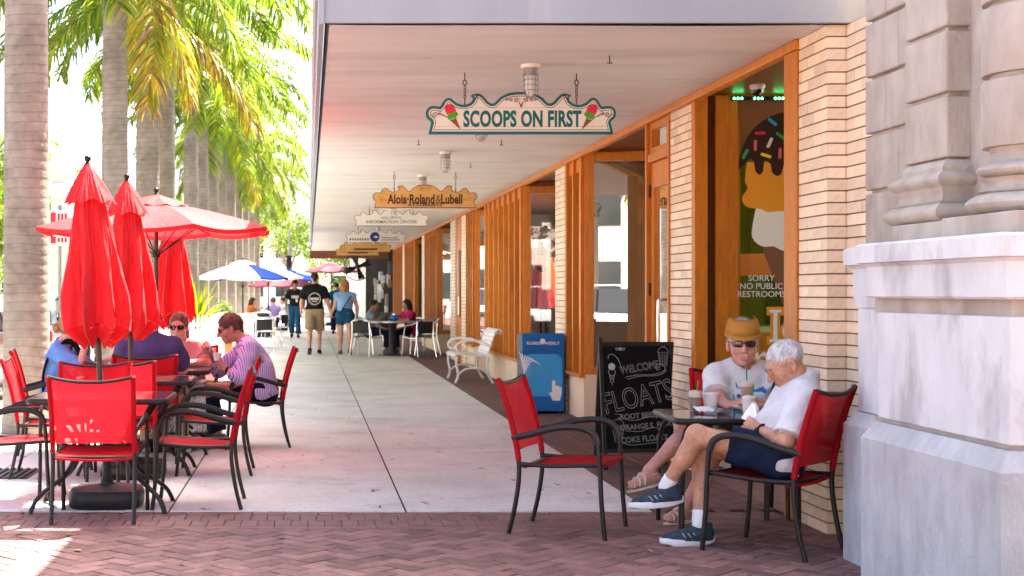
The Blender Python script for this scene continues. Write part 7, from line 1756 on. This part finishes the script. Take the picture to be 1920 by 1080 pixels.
# leafy street trees in the distance
def tree(label, x, y, h, r_, seed, col='leafA'):
    rnd = random.Random(seed); t = thing('leafy_tree', label, 'tree', (x,y,-.1), 0, 'leafy street trees in the distance')
    b = MB(); b.tube(spline([(0,0,0),(.1,0,h*.3),(-.05,.1,h*.55),(0,0,h*.8)],4), [.22-.014*i for i in range(13)], 8)
    for k in range(5): a = rnd.uniform(0,PI2); b.tube([(0,0,h*.4),(r_*.4*math.cos(a),r_*.4*math.sin(a),h*.62),(r_*.7*math.cos(a),r_*.7*math.sin(a),h*.75)], [.09,.06,.02], 6)
    b.build('trunk', M['bark'], t, smooth=60)
    b = MB(); cl = [(rnd.gauss(0,r_*.42), rnd.gauss(0,r_*.42), h*.72+rnd.gauss(0,h*.12), r_*rnd.uniform(.25,.5)) for _ in range(18)]
    for k in range(5200):
        c = rnd.choice(cl); d = Vector((rnd.gauss(0,1),rnd.gauss(0,1),rnd.gauss(0,1))).normalized()*c[3]*rnd.uniform(.5,1)**.5; p = Vector(c[:3])+d; u = Vector((rnd.uniform(-1,1),rnd.uniform(-1,1),rnd.uniform(-1,1))).normalized(); v = u.orthogonal().normalized(); s = rnd.uniform(.08,.16)
        b.add([p-u*s, p+v*s*.6, p+u*s, p-v*s*.6], [(0,1,2,3)], rnd.choice((0,0,1)))
    o = b.build('crown', [M['leafA'], M['leafB']], t); o['kind'] = 'stuff'
for i, (lb, x, y, h, r_) in enumerate((('round leafy tree at the far left of the street', -15.5, 55, 8, 3.2), ('leafy tree beyond the end of the palm row', -5, 96, 9, 4), ('leafy tree left of the far low building', -1.5, 118, 8, 4), ('leafy tree just past the canopy end', 3.4, 112, 7, 3.4), ('leafy tree at the left edge across the street', -11.2, 30, 7.5, 3.0), ('broad leafy tree between the palms across the street', -14.8, 40, 7.5, 3.4), ('dark leafy tree further along across the street', -16, 72, 8.5, 4), ('low leafy tree next to the pale column', -11.5, 52, 5.5, 2.6), ('leafy tree behind the viewer', 16, -18, 8, 4), ('bushy tree behind the viewer', 9, -20, 7, 4))): tree(lb, x, y, h, r_, 200+i)
tf = thing('traffic_light', 'dark traffic light hanging over the far crossing', 'traffic light', (PX(542,88), 88.0, PZ(508,88)))
b = MB(); b.bb((-.16,-.1,0),(.16,.1,.95)); b.build('housing', M['black'], tf, bevel=.03)
for k in range(3): b = MB(); b.lathe([(.11,0),(.11,.03)], (0,-.1,.18+.29*k), 14, rot=Matrix.Rotation(R(90),3,'X')); b.build('lens', M['lens'], tf)
b = MB(); b.tube([(0,0,.95),(0,0,4.2),(-6,0,4.3),(-6,0,-2.8)], .06, 8); b.build('mast', M['galv'], tf)

# dry leaves blown over the paving
rnd = random.Random(11); b = MB()
for k in range(170):
    x = rnd.uniform(-3.2, 2.9); y = 7.1+rnd.expovariate(.16)
    if y > 30: continue
    if x > 2.2 and y > 7.4 and rnd.random() < .5: continue
    a = rnd.uniform(0, PI2); l = rnd.uniform(.018,.05); w_ = l*rnd.uniform(.22,.45); c, s = math.cos(a), math.sin(a); z = .008
    pt = lambda u, v, dz: (x+u*c-v*s, y+u*s+v*c, z+dz)
    b.add([pt(-l,0,0), pt(-l*.2,w_,.006*rnd.random()), pt(l,0,.012*rnd.random()), pt(-l*.1,-w_,.006*rnd.random())], [(0,1,2,3)], rnd.choice((0,0,1)))
o = b.build('fallen_leaves', [mat('dry_leaf', (.20,.12,.05), .8), mat('yellow_leaf', (.35,.24,.06), .8)]); tag(o, 'dry leaves and litter scattered over the paving', 'leaf litter', kind='stuff')
